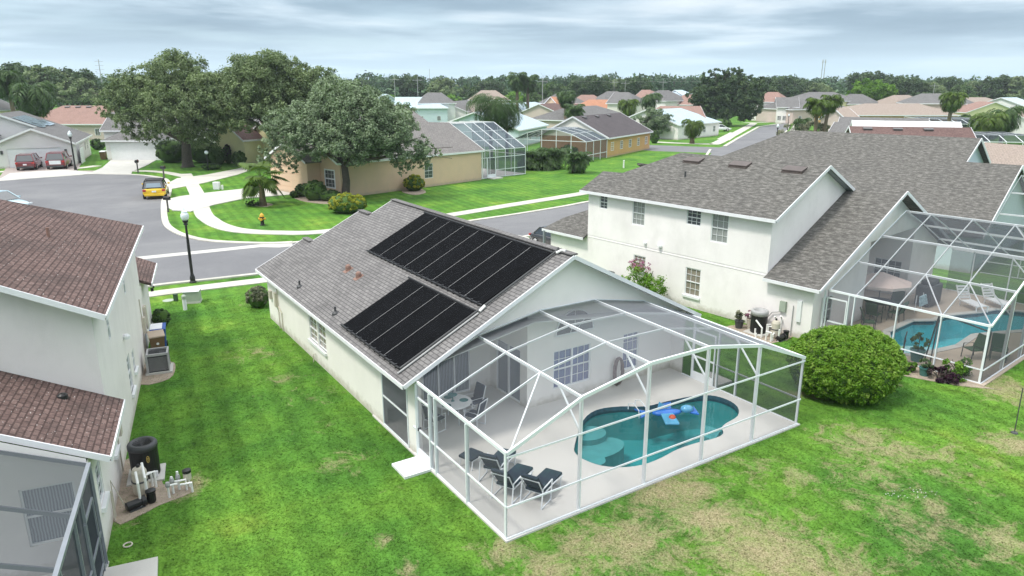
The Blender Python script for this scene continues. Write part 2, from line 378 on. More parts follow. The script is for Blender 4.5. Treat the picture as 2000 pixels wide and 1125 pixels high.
M['limeleaf'] = leafmat('bright_green_leaves', [(.04,.10,.010), (.09,.20,.018), (.15,.29,.03), (.23,.37,.06)], .25)
M['hedgeleaf'] = leafmat('clipped_hedge_leaves', [(.065,.155,.012), (.115,.235,.018), (.16,.29,.028), (.22,.30,.06)], .25, .5)
M['yelleaf'] = leafmat('yellow_croton_leaves', [(.06,.10,.010), (.20,.24,.02), (.36,.36,.04), (.45,.42,.06)], .25)
M['greyleaf'] = leafmat('grey_green_leaves', [(.05,.06,.04), (.11,.13,.08), (.20,.21,.14), (.3,.28,.2)], .2)
M['purpleaf'] = leafmat('dark_purple_leaves', [(.010,.006,.010), (.025,.010,.020), (.05,.018,.035), (.03,.05,.02)], .1)
M['pinkflower'] = leafmat('pink_blossom', [(.20,.06,.14), (.34,.12,.24), (.46,.22,.34), (.3,.12,.2)], .3)
M['palm'] = leafmat('palm_fronds', [(.035,.075,.020), (.075,.135,.035), (.125,.19,.055), (.20,.26,.09)], .25, .4)
M['palmy'] = leafmat('yellow_green_fronds', [(.05,.09,.01), (.11,.18,.02), (.20,.27,.03), (.34,.34,.07)], .25, .4)
M['farleaf'] = leafmat('woodland_leaves', [(.028,.066,.032), (.048,.102,.046), (.076,.142,.062), (.11,.18,.085)], .1)
M['farpine'] = leafmat('pine_leaves', [(.022,.064,.032), (.040,.102,.048), (.062,.138,.064), (.09,.17,.085)], .1)
def grass():
    m, nt, b, L = newmat('lawn_grass'); v = coords(nt, 'world')
    n1 = N(nt, 'ShaderNodeTexNoise', in_Scale=.22, in_Detail=6.0, in_Roughness=.6); L.new(v, n1.inputs['Vector'])
    n2 = N(nt, 'ShaderNodeTexNoise', in_Scale=9.0, in_Detail=5.0, in_Roughness=.75); L.new(v, n2.inputs['Vector'])
    n3 = N(nt, 'ShaderNodeTexNoise', in_Scale=1.6, in_Detail=6.0, in_Roughness=.7, in_Distortion=.5); L.new(v, n3.inputs['Vector'])
    base = ramp(nt, [(.30, (.046,.132,.022)), (.45, (.076,.190,.026)), (.60, (.112,.235,.030)), (.74, (.20,.295,.044))]); L.new(n1.outputs[0], base.inputs[0])
    fine = ramp(nt, [(.25, .66), (.5, 1.0), (.75, 1.34)]); L.new(n2.outputs[0], fine.inputs[0])
    o = mixc(nt, 1.0, base.outputs[0], fine.outputs[0], 'MULTIPLY')
    mid = ramp(nt, [(.30, .60), (.5, 1.0), (.7, 1.22)]); L.new(n3.outputs[0], mid.inputs[0]); o = mixc(nt, 1.0, o, mid.outputs[0], 'MULTIPLY')
    mw = N(nt, 'ShaderNodeMapping'); mw.inputs['Rotation'].default_value = (0, 0, -R_(28)); L.new(v, mw.inputs[0])
    wv = N(nt, 'ShaderNodeTexWave', wave_type='BANDS', bands_direction='X', in_Scale=.33, in_Distortion=1.2, in_Detail=2.0); L.new(mw.outputs[0], wv.inputs['Vector'])
    wr = ramp(nt, [(.3, .89), (.7, 1.07)]); L.new(wv.outputs[0], wr.inputs[0]); o = mixc(nt, 1.0, o, wr.outputs[0], 'MULTIPLY')
    # dry, worn patches: masks of their own around real spots in the yards
    spots = SPOTS
    acc = None
    for (x, y, r, w) in spots:
        d = N(nt, 'ShaderNodeVectorMath', operation='DISTANCE'); L.new(v, d.inputs[0]); d.inputs[1].default_value = (x, y, 0)
        f = mathn(nt, 'MULTIPLY', mathn(nt, 'SUBTRACT', 1.0, mathn(nt, 'DIVIDE', d.outputs['Value'], r), clamp=True), w)
        acc = f if acc is None else mathn(nt, 'MAXIMUM', acc, f)
    n4 = N(nt, 'ShaderNodeTexNoise', in_Scale=1.1, in_Detail=10.0, in_Roughness=.80, in_Distortion=.8); L.new(v, n4.inputs['Vector'])
    t = mathn(nt, 'ADD', n4.outputs[0], mathn(nt, 'MULTIPLY', acc, .30))
    tm = ramp(nt, [(.61, 0.0), (.70, .55), (.84, .93)]); L.new(t, tm.inputs[0])
    n5 = N(nt, 'ShaderNodeTexNoise', in_Scale=22.0, in_Detail=3.0, in_Roughness=.7); L.new(v, n5.inputs['Vector'])
    dry = ramp(nt, [(.3, (.15,.15,.06)), (.52, (.33,.28,.165)), (.75, (.50,.43,.30))]); L.new(n5.outputs[0], dry.inputs[0])
    o = mixc(nt, tm.outputs[0], o, dry.outputs[0])
    L.new(o, b.inputs['Base Color']); b.inputs['Roughness'].default_value = .9; b.inputs['Specular IOR Level'].default_value = .12
    bp = N(nt, 'ShaderNodeBump', in_Strength=.8, in_Distance=.05); L.new(n2.outputs[0], bp.inputs['Height']); L.new(bp.outputs[0], b.inputs['Normal'])
    return m
SPOTS = [(at(px, py).x, at(px, py).y, r, w) for px, py, r, w in
    [(1300,960,3.0,1.1), (1480,1070,3.0,1.1), (1230,1060,2.6,1), (1390,1010,2.4,1.05), (1120,1060,2.0,.9), (1600,1110,2.6,1), (1700,870,2.6,.9), (1690,930,2.2,.7), (1960,760,2.5,1), (1990,870,2,1), (1850,900,3,.55),
     (1800,1020,3,.7), (1960,1060,2,.8), (1080,1110,2.2,.9), (975,1080,1.2,.9), (660,905,1.3,.7), (630,830,.9,.6), (750,1060,.5,.8), (800,1112,.5,.8), (590,770,2.4,.35), (500,690,2.5,.45), (370,950,1.0,1), (340,960,1.0,1),
     (560,740,1.6,.35), (1245,640,.01,0), (1585,770,1.2,.8), (1930,745,1.2,1), (1700,750,1.6,.6), (490,590,1.6,.4), (420,560,1.5,.2), (1530,930,2,.6), (230,1010,.9,.9), (1400,900,2,.5)]]
M['grass'] = grass()
def asphalt():
    m, nt, b, L = newmat('asphalt'); v = coords(nt, 'world')
    n1 = N(nt, 'ShaderNodeTexNoise', in_Scale=.12, in_Detail=7.0, in_Roughness=.65, in_Distortion=.7); L.new(v, n1.inputs['Vector'])
    r = ramp(nt, [(.3, (.125,.125,.135)), (.5, (.155,.155,.165)), (.7, (.195,.195,.20))]); L.new(n1.outputs[0], r.inputs[0])
    n2 = N(nt, 'ShaderNodeTexNoise', in_Scale=40.0, in_Detail=3.0); L.new(v, n2.inputs['Vector'])
    r2 = ramp(nt, [(.3, .8), (.7, 1.2)]); L.new(n2.outputs[0], r2.inputs[0]); o = mixc(nt, 1.0, r.outputs[0], r2.outputs[0], 'MULTIPLY')
    vo = N(nt, 'ShaderNodeTexNoise', in_Scale=.8, in_Detail=8.0, in_Roughness=.7); L.new(v, vo.inputs['Vector'])
    r3 = ramp(nt, [(.62, 0.0), (.72, .5)]); L.new(vo.outputs[0], r3.inputs[0]); o = mixc(nt, r3.outputs[0], o, (.05,.05,.055))
    L.new(o, b.inputs['Base Color']); b.inputs['Roughness'].default_value = .85; return m
M['asphalt'] = asphalt()
def watermat(name, tint):
    m, nt, b, L = newmat(name)
    t = N(nt, 'ShaderNodeBsdfTransparent'); t.inputs[0].default_value = c4(tint)
    g = N(nt, 'ShaderNodeBsdfGlossy', in_Roughness=.03); fr = N(nt, 'ShaderNodeFresnel', in_IOR=1.33)
    n = N(nt, 'ShaderNodeTexNoise', in_Scale=1.6, in_Detail=3.0); L.new(coords(nt, 'world'), n.inputs['Vector'])
    bp = N(nt, 'ShaderNodeBump', in_Strength=.25, in_Distance=.06); L.new(n.outputs[0], bp.inputs['Height']); L.new(bp.outputs[0], g.inputs['Normal']); L.new(bp.outputs[0], fr.inputs['Normal'])
    mx = N(nt, 'ShaderNodeMixShader'); L.new(fr.outputs[0], mx.inputs[0]); L.new(t.outputs[0], mx.inputs[1]); L.new(g.outputs[0], mx.inputs[2])
    L.new(mx.outputs[0], nt.nodes['Material Output'].inputs[0]); return m
M['water'] = watermat('pool_water', (.62,.84,.86)); M['water2'] = watermat('clear_pool_water', (.70,.93,.95))
M['plaster'] = plain('teal_pool_plaster', (.07,.42,.43), .8, .15, .8, co='world')  # darker teal than the steps: tint of deep water painted into the basin
M['plaster_l'] = plain('shallow_tint_pool_step', (.19,.46,.47), .8, .15, 3, co='world')  # paler colour stands in for light reaching steps through shallower water
M['plaster2'] = plain('aqua_pool_plaster', (.18,.66,.72), .8, .15, .8, co='world')
M['tile'] = plain('blue_pool_tile', (.03,.09,.13), .3, .4, 9, co='world')
M['solar'] = plain('solar_collector_black', (.0045,.0048,.006), .8, .35, 1.5, bump=.3, bscale=60, spec=.06)
M['solar_b'] = plain('solar_collector_edge', (.02,.02,.022), .5, .2, 2)
M['pv'] = plain('photovoltaic_panel', (.32,.40,.46), .12, .12, 2, spec=.9)
# ------------------------------------------------------------------ foliage
def leaves(name, blobs, n, size, mat, parent=None, seed=1, sub=(.22, .36), nsub=26, low=-.55, spread=.16, aspect=.6, upb=.5, solid=False, gap=.0):
    """many small leaf-sized faces spread over clumps that sit on the given lobes (x,y,z,rx,ry,rz)"""
    rs = np.random.RandomState(seed); blobs = [tuple(b) if len(b) == 6 else (b[0], b[1], b[2], b[3], b[3], b[3]*.8) for b in blobs]
    wt = np.array([(b[3]*b[4]+b[3]*b[5]+b[4]*b[5]) for b in blobs]); wt = wt/wt.sum()
    cen = []; rad = []; tone = []; out = []
    for b, w in zip(blobs, wt):
        k = max(5, int(nsub*len(blobs)*w))
        d = rs.normal(size=(k*3, 3)); d /= np.linalg.norm(d, axis=1)[:, None]; d = d[d[:, 2] > low][:k]
        if solid: rr = .80+.06*rs.rand(len(d), 1)
        else: rr = .45+.58*rs.rand(len(d), 1)
        R3 = np.array(b[3:6]); c = np.array(b[:3])+d*R3*rr
        cen.append(c); rad.append(np.full(len(d), 1.0)*min(b[3:6])*rs.uniform(sub[0], sub[1], len(d))); tone.append(rs.rand(len(d))); out.append(d)
    cen = np.vstack(cen); rad = np.concatenate(rad); tone = np.concatenate(tone); out = np.vstack(out)
    p = rad**2; p = p/p.sum(); idx = rs.choice(len(cen), n, p=p)
    d = rs.normal(size=(n, 3)); d /= np.linalg.norm(d, axis=1)[:, None]
    flip = (d*out[idx]).sum(1) < -.2; d[flip] *= -1
    r = (1-np.abs(rs.normal(0, spread*1.6, n)))[:, None]; r = np.clip(r, .1, 1.35)
    stray = rs.rand(n) < .10; r[stray] *= rs.uniform(1.05, 1.6, (stray.sum(), 1))
    pos = cen[idx]+d*rad[idx][:, None]*r*np.array([1, 1, .85])
    nrm = d*.55+rs.normal(size=(n, 3))*.55+np.array([0, 0, upb]); nrm /= np.linalg.norm(nrm, axis=1)[:, None]
    t = np.cross(nrm, rs.normal(size=(n, 3))); t /= np.linalg.norm(t, axis=1)[:, None]; bt = np.cross(nrm, t)
    s = size*rs.uniform(.6, 1.35, (n, 1)); a = t*s; bb = bt*s*aspect
    V = np.empty((n, 4, 3)); V[:, 0] = pos-a*.55; V[:, 1] = pos-bb*.5; V[:, 2] = pos+a*.55; V[:, 3] = pos+bb*.5
    me = bpy.data.meshes.new(name); me.vertices.add(n*4); me.vertices.foreach_set('co', V.ravel())
    me.loops.add(n*4); me.loops.foreach_set('vertex_index', np.arange(n*4)); me.polygons.add(n)
    me.polygons.foreach_set('loop_start', np.arange(n)*4); me.polygons.foreach_set('loop_total', np.full(n, 4))
    at_ = me.attributes.new('tone', 'FLOAT', 'FACE'); at_.data.foreach_set('value', np.clip(tone[idx]+rs.normal(0, .08, n), 0, 1))
    me.update(calc_edges=True); me.materials.append(mat)
    o = bpy.data.objects.new(name, me); C.objects.link(o)
    if parent: o.parent = parent
    return o
def limbs(mb, base, top, tips, r0, r1, bend=.3, rs=random):
    """tapered trunk from base to fork and curved limbs out to the lobes"""
    base = Vector(base); top = Vector(top)
    mid = base.lerp(top, .5)+Vector((rs.uniform(-.2,.2), rs.uniform(-.2,.2), 0))
    mb.tube([base-Vector((0,0,.1)), base+Vector((0,0,.25)), mid, top], [r0*1.45, r0*1.02, r0*.85, r0*.72], 10)
    for t in tips:
        t = Vector(t); m1 = top.lerp(t, .35)+Vector((0, 0, (t-top).length*bend*.12)); m2 = top.lerp(t, .7)+Vector((rs.uniform(-.4,.4), rs.uniform(-.4,.4), (t-top).length*bend*.2))
        mb.tube([top-Vector((0,0,r0*.4)), m1, m2, t], [r0*.5, r0*.36, r0*.2, r1], 7)
        for k in range(3):
            e = t+Vector((rs.uniform(-1,1), rs.uniform(-1,1), rs.uniform(0,.9)))*(t-top).length*.35
            mb.tube([m2, m2.lerp(e, .5)+Vector((0,0,.2)), e], [r0*.16, r0*.1, r1*.6], 5)
def tree(label, base, lobes, n, size, mat, fork=.3, r0=.35, seed=1, group=None, name='oak_tree', cat='tree', nsub=26, bark='bark', **kw):
    """lobes relative to base"""
    random.seed(seed)
    t = thing(name, label, cat, base, 0, group)
    h = max(l[2] for l in lobes); fk = (random.uniform(-.2,.2), random.uniform(-.2,.2), h*fork)
    mb = MB(); limbs(mb, (0,0,0), fk, [(l[0], l[1], l[2]-.15*l[3]) for l in lobes[:9]], r0, .04)
    mb.build('trunk', M[bark], t, smooth=True)
    leaves('crown', lobes, n, size, M[mat], t, seed, nsub=nsub, **kw)
    return t
def lobes_px(base, lst, k=.84):
    """lobes given by where they show; real positions at the tree's own distance (with a depth offset)"""
    out = []
    for px, py, r, dy in lst:
        p = atd(px, py, base.y+dy); r *= k; out.append((p.x-base.x, p.y-base.y, p.z-.12*r, r, r, r*.82))
    return out
def bush(label, loc, r, n, size, mat, name='bush', cat='bush', seed=1, group=None, core=True, low=-.35, nsub=60, sub=(.12,.2), lob=None, rz=0):
    """r = (rx, ry, rz) half sizes, standing on the ground"""
    t = thing(name, label, cat, loc, rz, group)
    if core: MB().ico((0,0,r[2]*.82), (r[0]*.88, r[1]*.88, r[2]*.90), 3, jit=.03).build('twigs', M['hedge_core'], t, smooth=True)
    else:
        mb = MB()
        for k in range(7):
            a = k*.9; mb.tube([(0,0,0), (math.cos(a)*r[0]*.3, math.sin(a)*r[1]*.3, r[2]*.9), (math.cos(a)*r[0]*.7, math.sin(a)*r[1]*.7, r[2]*1.5)], [.03, .02, .01], 5)
        mb.build('stems', M['bark'], t)
    leaves('foliage', lob or [(0, 0, r[2]*.85, r[0], r[1], r[2]*1.05)], n, size, M[mat], t, seed, sub=sub, nsub=nsub, low=low, solid=core, spread=.1)
    return t
def palm_mesh(R, nfr, droop, leaflet, seed, width=.05, fan=False, nl=22, rise=.5):
    """fronds as arched ribs carrying rows of narrow leaflets; origin at the growing point"""
    rs = random.Random(seed); mb = MB()
    for i in range(nfr):
        a = i*2.399+rs.uniform(-.2, .2); el = R_(rs.uniform(-35, 80)) if not fan else R_(rs.uniform(-12, 85))
        L = R*rs.uniform(.82, 1.08); h = Vector((math.cos(a), math.sin(a), 0)); side = Vector((-h.y, h.x, 0))
        pts = []; ang = el; p = Vector((0, 0, 0)); steps = 8
        for k in range(steps+1):
            pts.append(p.copy()); ang -= droop/steps*(1+.5*k/steps); p = p+(h*math.cos(ang)+Vector((0,0,math.sin(ang))))*(L/steps)
        if fan:
            stalk = pts[5]; tip = (pts[5]-pts[4]).normalized(); up = side.cross(tip).normalized()
            mb.tube([pts[0], pts[3], pts[5]], [.03, .022, .015], 4)
            rr = L*.48
            for j in range(18):
                b = R_(-115+230*j/17); dv = (tip*math.cos(b)+side*math.sin(b)).normalized(); e = stalk+dv*rr*(1-.15*abs(b)/2)
                m = stalk+dv*rr*.55+up*.04; wv = up.cross(dv).normalized()*rr*.085
                e = e-Vector((0,0,rr*.22)); mb.poly([stalk, m-wv, e, m+wv])
        else:
            mb.tube([pts[0], pts[3], pts[6], pts[8]], [.035, .025, .015, .006], 4)
            for j in range(nl):
                f = .12+.88*j/nl; q = f*steps; k = min(int(q), steps-1); p = pts[k].lerp(pts[k+1], q-k); tg = (pts[k+1]-pts[k]).normalized()
                ll = leaflet*(.45+.9*math.sin(math.pi*min(1, f*.9+.08)))
                for sgn in (-1, 1):
                    dv = (side*sgn*.85+tg*.5+Vector((0,0,rs.uniform(-.45,.1)))).normalized(); e = p+dv*ll-Vector((0,0,ll*.35))
                    m = p+dv*ll*.5+Vector((0,0,.0)); wv = tg*width
                    mb.poly([p, m-wv, e, m+wv])
    return mb
def palm(label, base, h, R, nfr, droop, leaflet, mat='palm', r=.16, seed=1, fan=False, width=.05, group=None, lean=(0,0), skirt=False, nl=22, trunk='palmbark', heads=None):
    t = thing('palm_tree', label, 'palm tree', base, 0, group)
    for i, (dx, dy, hh) in enumerate(heads or [(lean[0], lean[1], h)]):
        mb = MB(); mb.tube([(dx*.1, dy*.1, -.05), (dx*.3, dy*.3, hh*.3), (dx*.6, dy*.6, hh*.65), (dx, dy, hh)], [r*1.35, r*1.02, r*.92, r*.8], 10)
        mb.build('trunk', M[trunk], t, smooth=True)
        c = palm_mesh(R, nfr, droop, leaflet, seed+i, width, fan, nl); me = c.build('crown', M[mat], t, loc=(dx, dy, hh))
    return t
# ------------------------------------------------------------------ ground, water holes, streets
FM = Fr(-.13, 15.85, 33.24); FR = Fr(13.61, 30.82, 39); FL = Fr(-9.96, 14.97, 22.8)
_n3 = at(1983, 322, 6.2); FN = Fr(_n3.x-7.3*math.cos(R_(45)), _n3.y-7.3*math.sin(R_(45)), 45)
_t = at(942, 294, 3.65); FT = Fr(_t.x, _t.y, 48)
POOL_M = smooth_loop([tuple(FM.g(x, y, -.1)[:2]) for x, y in [(1122,878),(1138,830),(1165,808),(1212,801),(1260,801),(1302,791),(1345,782),(1385,779),(1418,787),(1440,802),(1440,820),(1418,834),(1409,843),(1412,854),(1398,863),(1360,873),(1322,886),(1290,903),(1255,916),(1215,921),(1175,918),(1145,908),(1125,895)]], 3)
if sum(a[0]*b[1]-b[0]*a[1] for a, b in zip(POOL_M, POOL_M[1:]+POOL_M[:1])) < 0: POOL_M = POOL_M[::-1]
POOL_R = [(4.09,-1.75),(1.5,-3.1),(1.9,-3.9),(4.6,-4.6),(6.7,-4.5),(8.2,-5.2),(9.6,-6.0),(11.8,-5.9),(12.6,-4.8),(11.9,-3.6),(10.7,-3.3),(9.0,-2.5),(7.6,-2.4),(6.7,-1.75)]
def rect(F, u0, v0, u1, v1): return [tuple(F.w(*q)[:2]) for q in ((u0,v0),(u1,v0),(u1,v1),(u0,v1))]
g = MB(); S = 5200
sheet(g, [(-S,-400),(S,-400),(S,S),(-S,S)], 0, [rect(FM, 3.9, .5, 11.6, 4.9), rect(FR, 1.2, -6.3, 13, -1.5)])
tag(g.build('ground', M['grass']), kind='structure')
def pave(name, pts, z, mat, th=.08, kind='structure'):
    """a thin real slab whose top is at z"""
    a = sum(p[0]*q[1]-q[0]*p[1] for p, q in zip(pts, pts[1:]+pts[:1]))
    if a < 0: pts = pts[::-1]
    mb = MB(); sheet(mb, pts, z)
    n = len(pts)
    for i in range(n):
        p, q = pts[i], pts[(i+1)%n]; mb.poly([(p[0],p[1],z-th),(q[0],q[1],z-th),(q[0],q[1],z),(p[0],p[1],z)])
    return tag(mb.build(name, M[mat]), kind=kind)
def px(pts, z=0.0): return [tuple(at(x, y, z)[:2]) for x, y in pts]
def ribbon(name, line, w0, w1, z, mat, th=.12):
    """slab following a line, between offsets w0 and w1 (left positive)"""
    L = [Vector((p[0], p[1], 0)) for p in line]; a = []; b = []
    for i, p in enumerate(L):
        d = (L[min(i+1, len(L)-1)]-L[max(i-1, 0)]).normalized(); nn = Vector((-d.y, d.x, 0)); a.append(p+nn*w0); b.append(p+nn*w1)
    mb = MB()
    for i in range(len(L)-1):
        for A, B, C_, D, z0, z1, z2, z3 in ((a[i], a[i+1], b[i+1], b[i], z, z, z, z), (a[i], a[i+1], a[i+1], a[i], z-th, z-th, z, z), (b[i], b[i+1], b[i+1], b[i], z, z, z-th, z-th)):
            mb.poly([(A.x,A.y,z0),(B.x,B.y,z1),(C_.x,C_.y,z2),(D.x,D.y,z3)])
    for q in (0, -1): mb.poly([(a[q].x,a[q].y,z-th),(b[q].x,b[q].y,z-th),(b[q].x,b[q].y,z),(a[q].x,a[q].y,z)])
    return tag(mb.build(name, M[mat]), kind='structure')
# main street: near edge and far edge
near = [at(120,600), at(200,574), at(297,558), at(400,546.5), at(501,535)]
d0 = (near[-1]-near[2]).normalized()
near2 = [near[-1]+d0*2.2, Vector((-9.5,46.4,0)), Vector((-4,50.4,0)), Vector((1.5,55.2,0)), Vector((9,63.0,0)), Vector((17,72.2,0)), Vector((25,84,0)), Vector((33,99,0)), at(1488,306), at(1538,252), at(1541,241)]
near_all = [Vector(p) for p in smooth_loop([tuple(p) for p in near+near2], 4, closed=False)]
farK = [(571,476),(700,466),(800,453),(914,434),(1009,420),(1100,405),(1147,396)]
far_w = [at(*p) for p in farK]+[Vector((13,77.5,0)), Vector((19,87,0)), Vector((25,100,0)), Vector((30,113,0)), at(1390,292)]
curve = [at(x, y) for x, y in [(571,475.6),(514,477.5),(414,473.5),(364,464.5),(331,451),(316,432),(315,394),(322,386),(326,366),(320,352),(300,346.5),(265,342.5),(205,340.5),(160,342),(100,345.5),(50,349),(0,352.5),(-120,362)]]
back = [at(-500,400), at(-420,470), at(-200,520), at(0,530), at(120,515)]
cds = [Vector(p) for p in smooth_loop([tuple(p) for p in curve], 4, closed=False)]
gut0, gut1 = at(258,506.5), at(571,475.6)
road = [tuple(p[:2]) for p in near_all]
# the far part of the road: up to the horizon and back down its left side
fl = [at(1536,240), at(1486,248), at(1416,285.5), at(1404,288), at(1278,283.5), at(1150,279), at(1140,285), at(1278,295), at(1390,299)]
road += [tuple(p[:2]) for p in fl] + [tuple(p[:2]) for p in reversed(far_w[:-1])]
road += [tuple(p[:2]) for p in cds[1:]]+[tuple(p[:2]) for p in back]+[(-60,30),(-45,26)]
pave('street', road, .012, 'asphalt', .02)
cdl = [tuple(p[:2]) for p in cds]
ribbon('kerb', cdl, 0, -.42*1.25, .085, 'walk')
ribbon('kerb', [tuple(p[:2]) for p in smooth_loop([tuple(p) for p in far_w], 4, closed=False)], 0, .45, .085, 'walk')
ribbon('kerb', [tuple(p[:2]) for p in near_all], 0, -.36, .085, 'walk')
ribbon('kerb', px([(1419,286),(1445,270),(1484,248),(1534,240)]), 0, .7, .1, 'walk')
# concrete gutter strip across the mouth of the cul-de-sac
gp = [gut0+Vector((-14,-6.6,0)), gut0, at(420,490), at(514,480)]
ribbon('street_gutter', [tuple(p[:2]) for p in gp], .55, -.45, .024, 'concrete', .01)
pave('street_gutter', px([(513,477),(571,475.8),(571,481.5),(545,484),(505,483)]), .028, 'concrete', .015)
# pavements
def walk(pts, w, z=.05, mat='walk', n=4, name='pavement'):
    l = smooth_loop([tuple(p) for p in px(pts)], n, closed=False); return ribbon(name, l, w/2, -w/2, z, mat, .06)
walk([(150,598),(285,577),(400,562),(517,548),(545,544)], 1.15)
walk([(362,340),(384,377),(396,415),(410,430),(432,442),(470,451),(540,455),(628,453.5),(760,436),(872,421.5),(985,403),(1100,384.5),(1160,374.5)], 1.5)
walk([(262,334.5),(290,334.5),(325,337.5),(362,345)], 1.3, .046)
walk([(-60,345),(0,336),(60,332.5),(145,329.5),(190,324)], 1.5, .046)
walk([(1278,277.5),(1330,280),(1385,281.5),(1402,279),(1440,259),(1462,247),(1472,241)], 2.2, .05)
walk([(1455,240),(1510,238.5),(1560,236),(1640,232)], 2.0, .05)
walk([(1490,312),(1530,288),(1545,262),(1560,238)], 1.6, .05)
for q in ([(1522,284),(1560,284),(1560,281),(1526,281)], [(1530,270),(1560,270),(1560,267.5),(1532,267.5)], [(1426,259),(1445,260),(1425,274),(1400,272)]):
    pave('driveway', px(q), .058, 'walk')
# driveways
pave('driveway', px([(320,401),(322,391),(352,384),(398,378),(470,370),(548,357),(595,357),(612,373),(565,381),(480,388),(418,401),(372,414),(338,412)]), .066, 'concrete')
pave('driveway', px([(331,357),(346,349),(402,342),(470,329),(497,321),(500,329),(463,342),(398,358),(333,370)]), .062, 'walk')
pave('driveway', px([(172,340),(200,328),(217,313),(305,313),(288,323),(258,336),(256,342),(205,341)]), .066, 'concrete')
pave('driveway', px([(-40,353),(0,345),(20,318),(160,318),(150,334),(190,334),(160,342),(60,348)]), .060, 'pavers')
pave('driveway', px([(-40,358),(0,350),(20,339),(120,332),(185,337),(160,342.5),(60,349.5)]), .070, 'concrete')
pave('driveway', [tuple(FR.w(*q)[:2]) for q in ((-1.2,18.3),(5,18.3),(5,27.0),(-1.4,25.2))], .066, 'concrete')
pave('paving_slab', [tuple(FM.w(*q)[:2]) for q in ((-.92,4.15),(0.0,4.15),(0.0,5.1),(-.92,5.1))], .09, 'white')
pave('paving_slab', [tuple(FL.w(*q)[:2]) for q in ((.05,-1.75),(1.25,-1.75),(1.2,-.35),(.05,-.35))], .09, 'concrete')
pave('paving_slab', [tuple(FM.w(*q)[:2]) for q in ((12.0,3.7),(12.95,3.7),(12.95,4.9),(12.0,4.9))], .09, 'concrete')
# bare soil around equipment and walls
def soil(pts, z=.02): pave('bare_soil', smooth_loop([tuple(p) for p in pts], 3), z, 'soil', .03)
soil([tuple(FL.w(*q)[:2]) for q in ((0,1.9),(.7,1.95),(1.1,2.25),(1.9,2.6),(1.75,3.1),(1.15,3.4),(1.1,4.2),(.55,4.9),(0,5.4))])
soil([tuple(FL.w(*q)[:2]) for q in ((0,11.8),(1.0,12.0),(1.2,13.2),(1.0,14),(0,14.2))])
soil([tuple(FR.w(*q)[:2]) for q in ((-2.2,1.2),(-.02,.8),(0,3),(-1.5,3.6),(-2.4,2.6))])
soil([tuple(FR.w(*q)[:2]) for q in ((-.9,-4.0),(-.3,-6.2),(.6,-7.5),(.4,-6.9),(.4,-3.6))])
soil([tuple(at(x,y)[:2]) for x, y in ((493,400),(515,404),(534,400),(515,396))], .03)
soil([tuple(at(x,y)[:2]) for x, y in ((572,385),(600,395),(650,399),(662,392),(640,380),(590,378))], .03)
soil([tuple(at(x,y)[:2]) for x, y in ((785,375),(810,381),(832,376),(820,368),(795,368))], .03)
# ------------------------------------------------------------------ patios and pools
def patio(name, F, outer, pool, z, mat, ldepth, tile, plas, water, wz, depth=1.3):
    ps = [tuple(F.w(*q)[:2]) for q in pool]; os_ = [tuple(F.w(*q)[:2]) for q in outer]
    mb = MB(); sheet(mb, os_, z, [ps])
    for i in range(len(os_)):
        p, q = os_[i], os_[(i+1)%len(os_)]; mb.poly([(p[0],p[1],-.1),(q[0],q[1],-.1),(q[0],q[1],z),(p[0],p[1],z)])
    tag(mb.build(name, M[mat]), kind='structure')
    c = F.w(sum(q[0] for q in pool)/len(pool), sum(q[1] for q in pool)/len(pool), 0)
    return ps, c
def pool_thing(label, ps, c, z, tile, plas, water, wz, depth, steps, name='swimming_pool'):
    t = thing(name, label, 'pool', c); rel = [(p[0]-c.x, p[1]-c.y) for p in ps]; n = len(rel)
    mb = MB()
    for i in range(n):
        p, q = rel[i], rel[(i+1)%n]; mb.poly([(q[0],q[1],z),(p[0],p[1],z),(p[0],p[1],-.19),(q[0],q[1],-.19)])
    mb.build('tile_band', M[tile], t)
    mb = MB()
    for i in range(n):
        p, q = rel[i], rel[(i+1)%n]; mb.poly([(q[0],q[1],-.19),(p[0],p[1],-.19),(p[0]*.93,p[1]*.93,-depth),(q[0]*.93,q[1]*.93,-depth)])
    sheet(mb, [(p[0]*.93, p[1]*.93) for p in rel], -depth); mb.build('basin', M[plas], t)
    mb = MB(); sheet(mb, rel, wz); mb.build('water', M[water], t)
    return t
ps, c = patio('patio', FM, [(-.06,-.06),(11.98,-.06),(11.98,6.2),(4.8,6.2),(4.8,8.7),(-.06,8.7)], POOL_M, .05, 'deck', 0, 'tile', 'plaster', 'water', -.1)
t = pool_thing('teal kidney shaped pool under the nearer white screen enclosure', ps, c, .05, 'tile', 'plaster', 'water', -.10, 1.25, 0)
def inset(lst, F, c): return [tuple((F.w(*q)-c)[:2]) for q in lst]
mb = MB()
def disc(cu, cv, ru, rv, n=22): return [(cu+ru*math.cos(2*math.pi*i/n), cv+rv*math.sin(2*math.pi*i/n)) for i in range(n)]
for (u, v, ru, rv, zz) in ((5.95, 3.95, .62, .50, -.32), (5.75, 3.25, 1.05, .62, -.52), (5.05, 2.75, .40, .55, -.42)):
    pts = inset(disc(u, v, ru, rv), FM, c); mb.slab([(p[0], p[1], zz) for p in pts], (0,0,-.75))
mb.build('step', M['plaster_l'], t)
a0 = FM.g(1392, 848, -.4); mb = MB(); pts = inset([(10.0,1.65),(9.2,1.25),(9.1,1.75),(9.8,2.25)], FM, c); mb.slab([(p[0], p[1], -.35) for p in pts], (0,0,-.8)); mb.build('step', M['plaster_l'], t)
ps, c = patio('patio', FR, [(.4,-7.0),(14.3,-7.0),(14.3,.5),(10.6,.5),(10.6,2.7),(4.9,2.7),(4.9,.1),(.4,.1)], POOL_R, .05, 'deck2', 0, 'tile', 'plaster2', 'water2', -.05)
t = pool_thing('angular aqua pool under the screen enclosure of the grey roofed two storey house', ps, c, .05, 'tile', 'plaster2', 'water2', -.03, 1.2, 0)
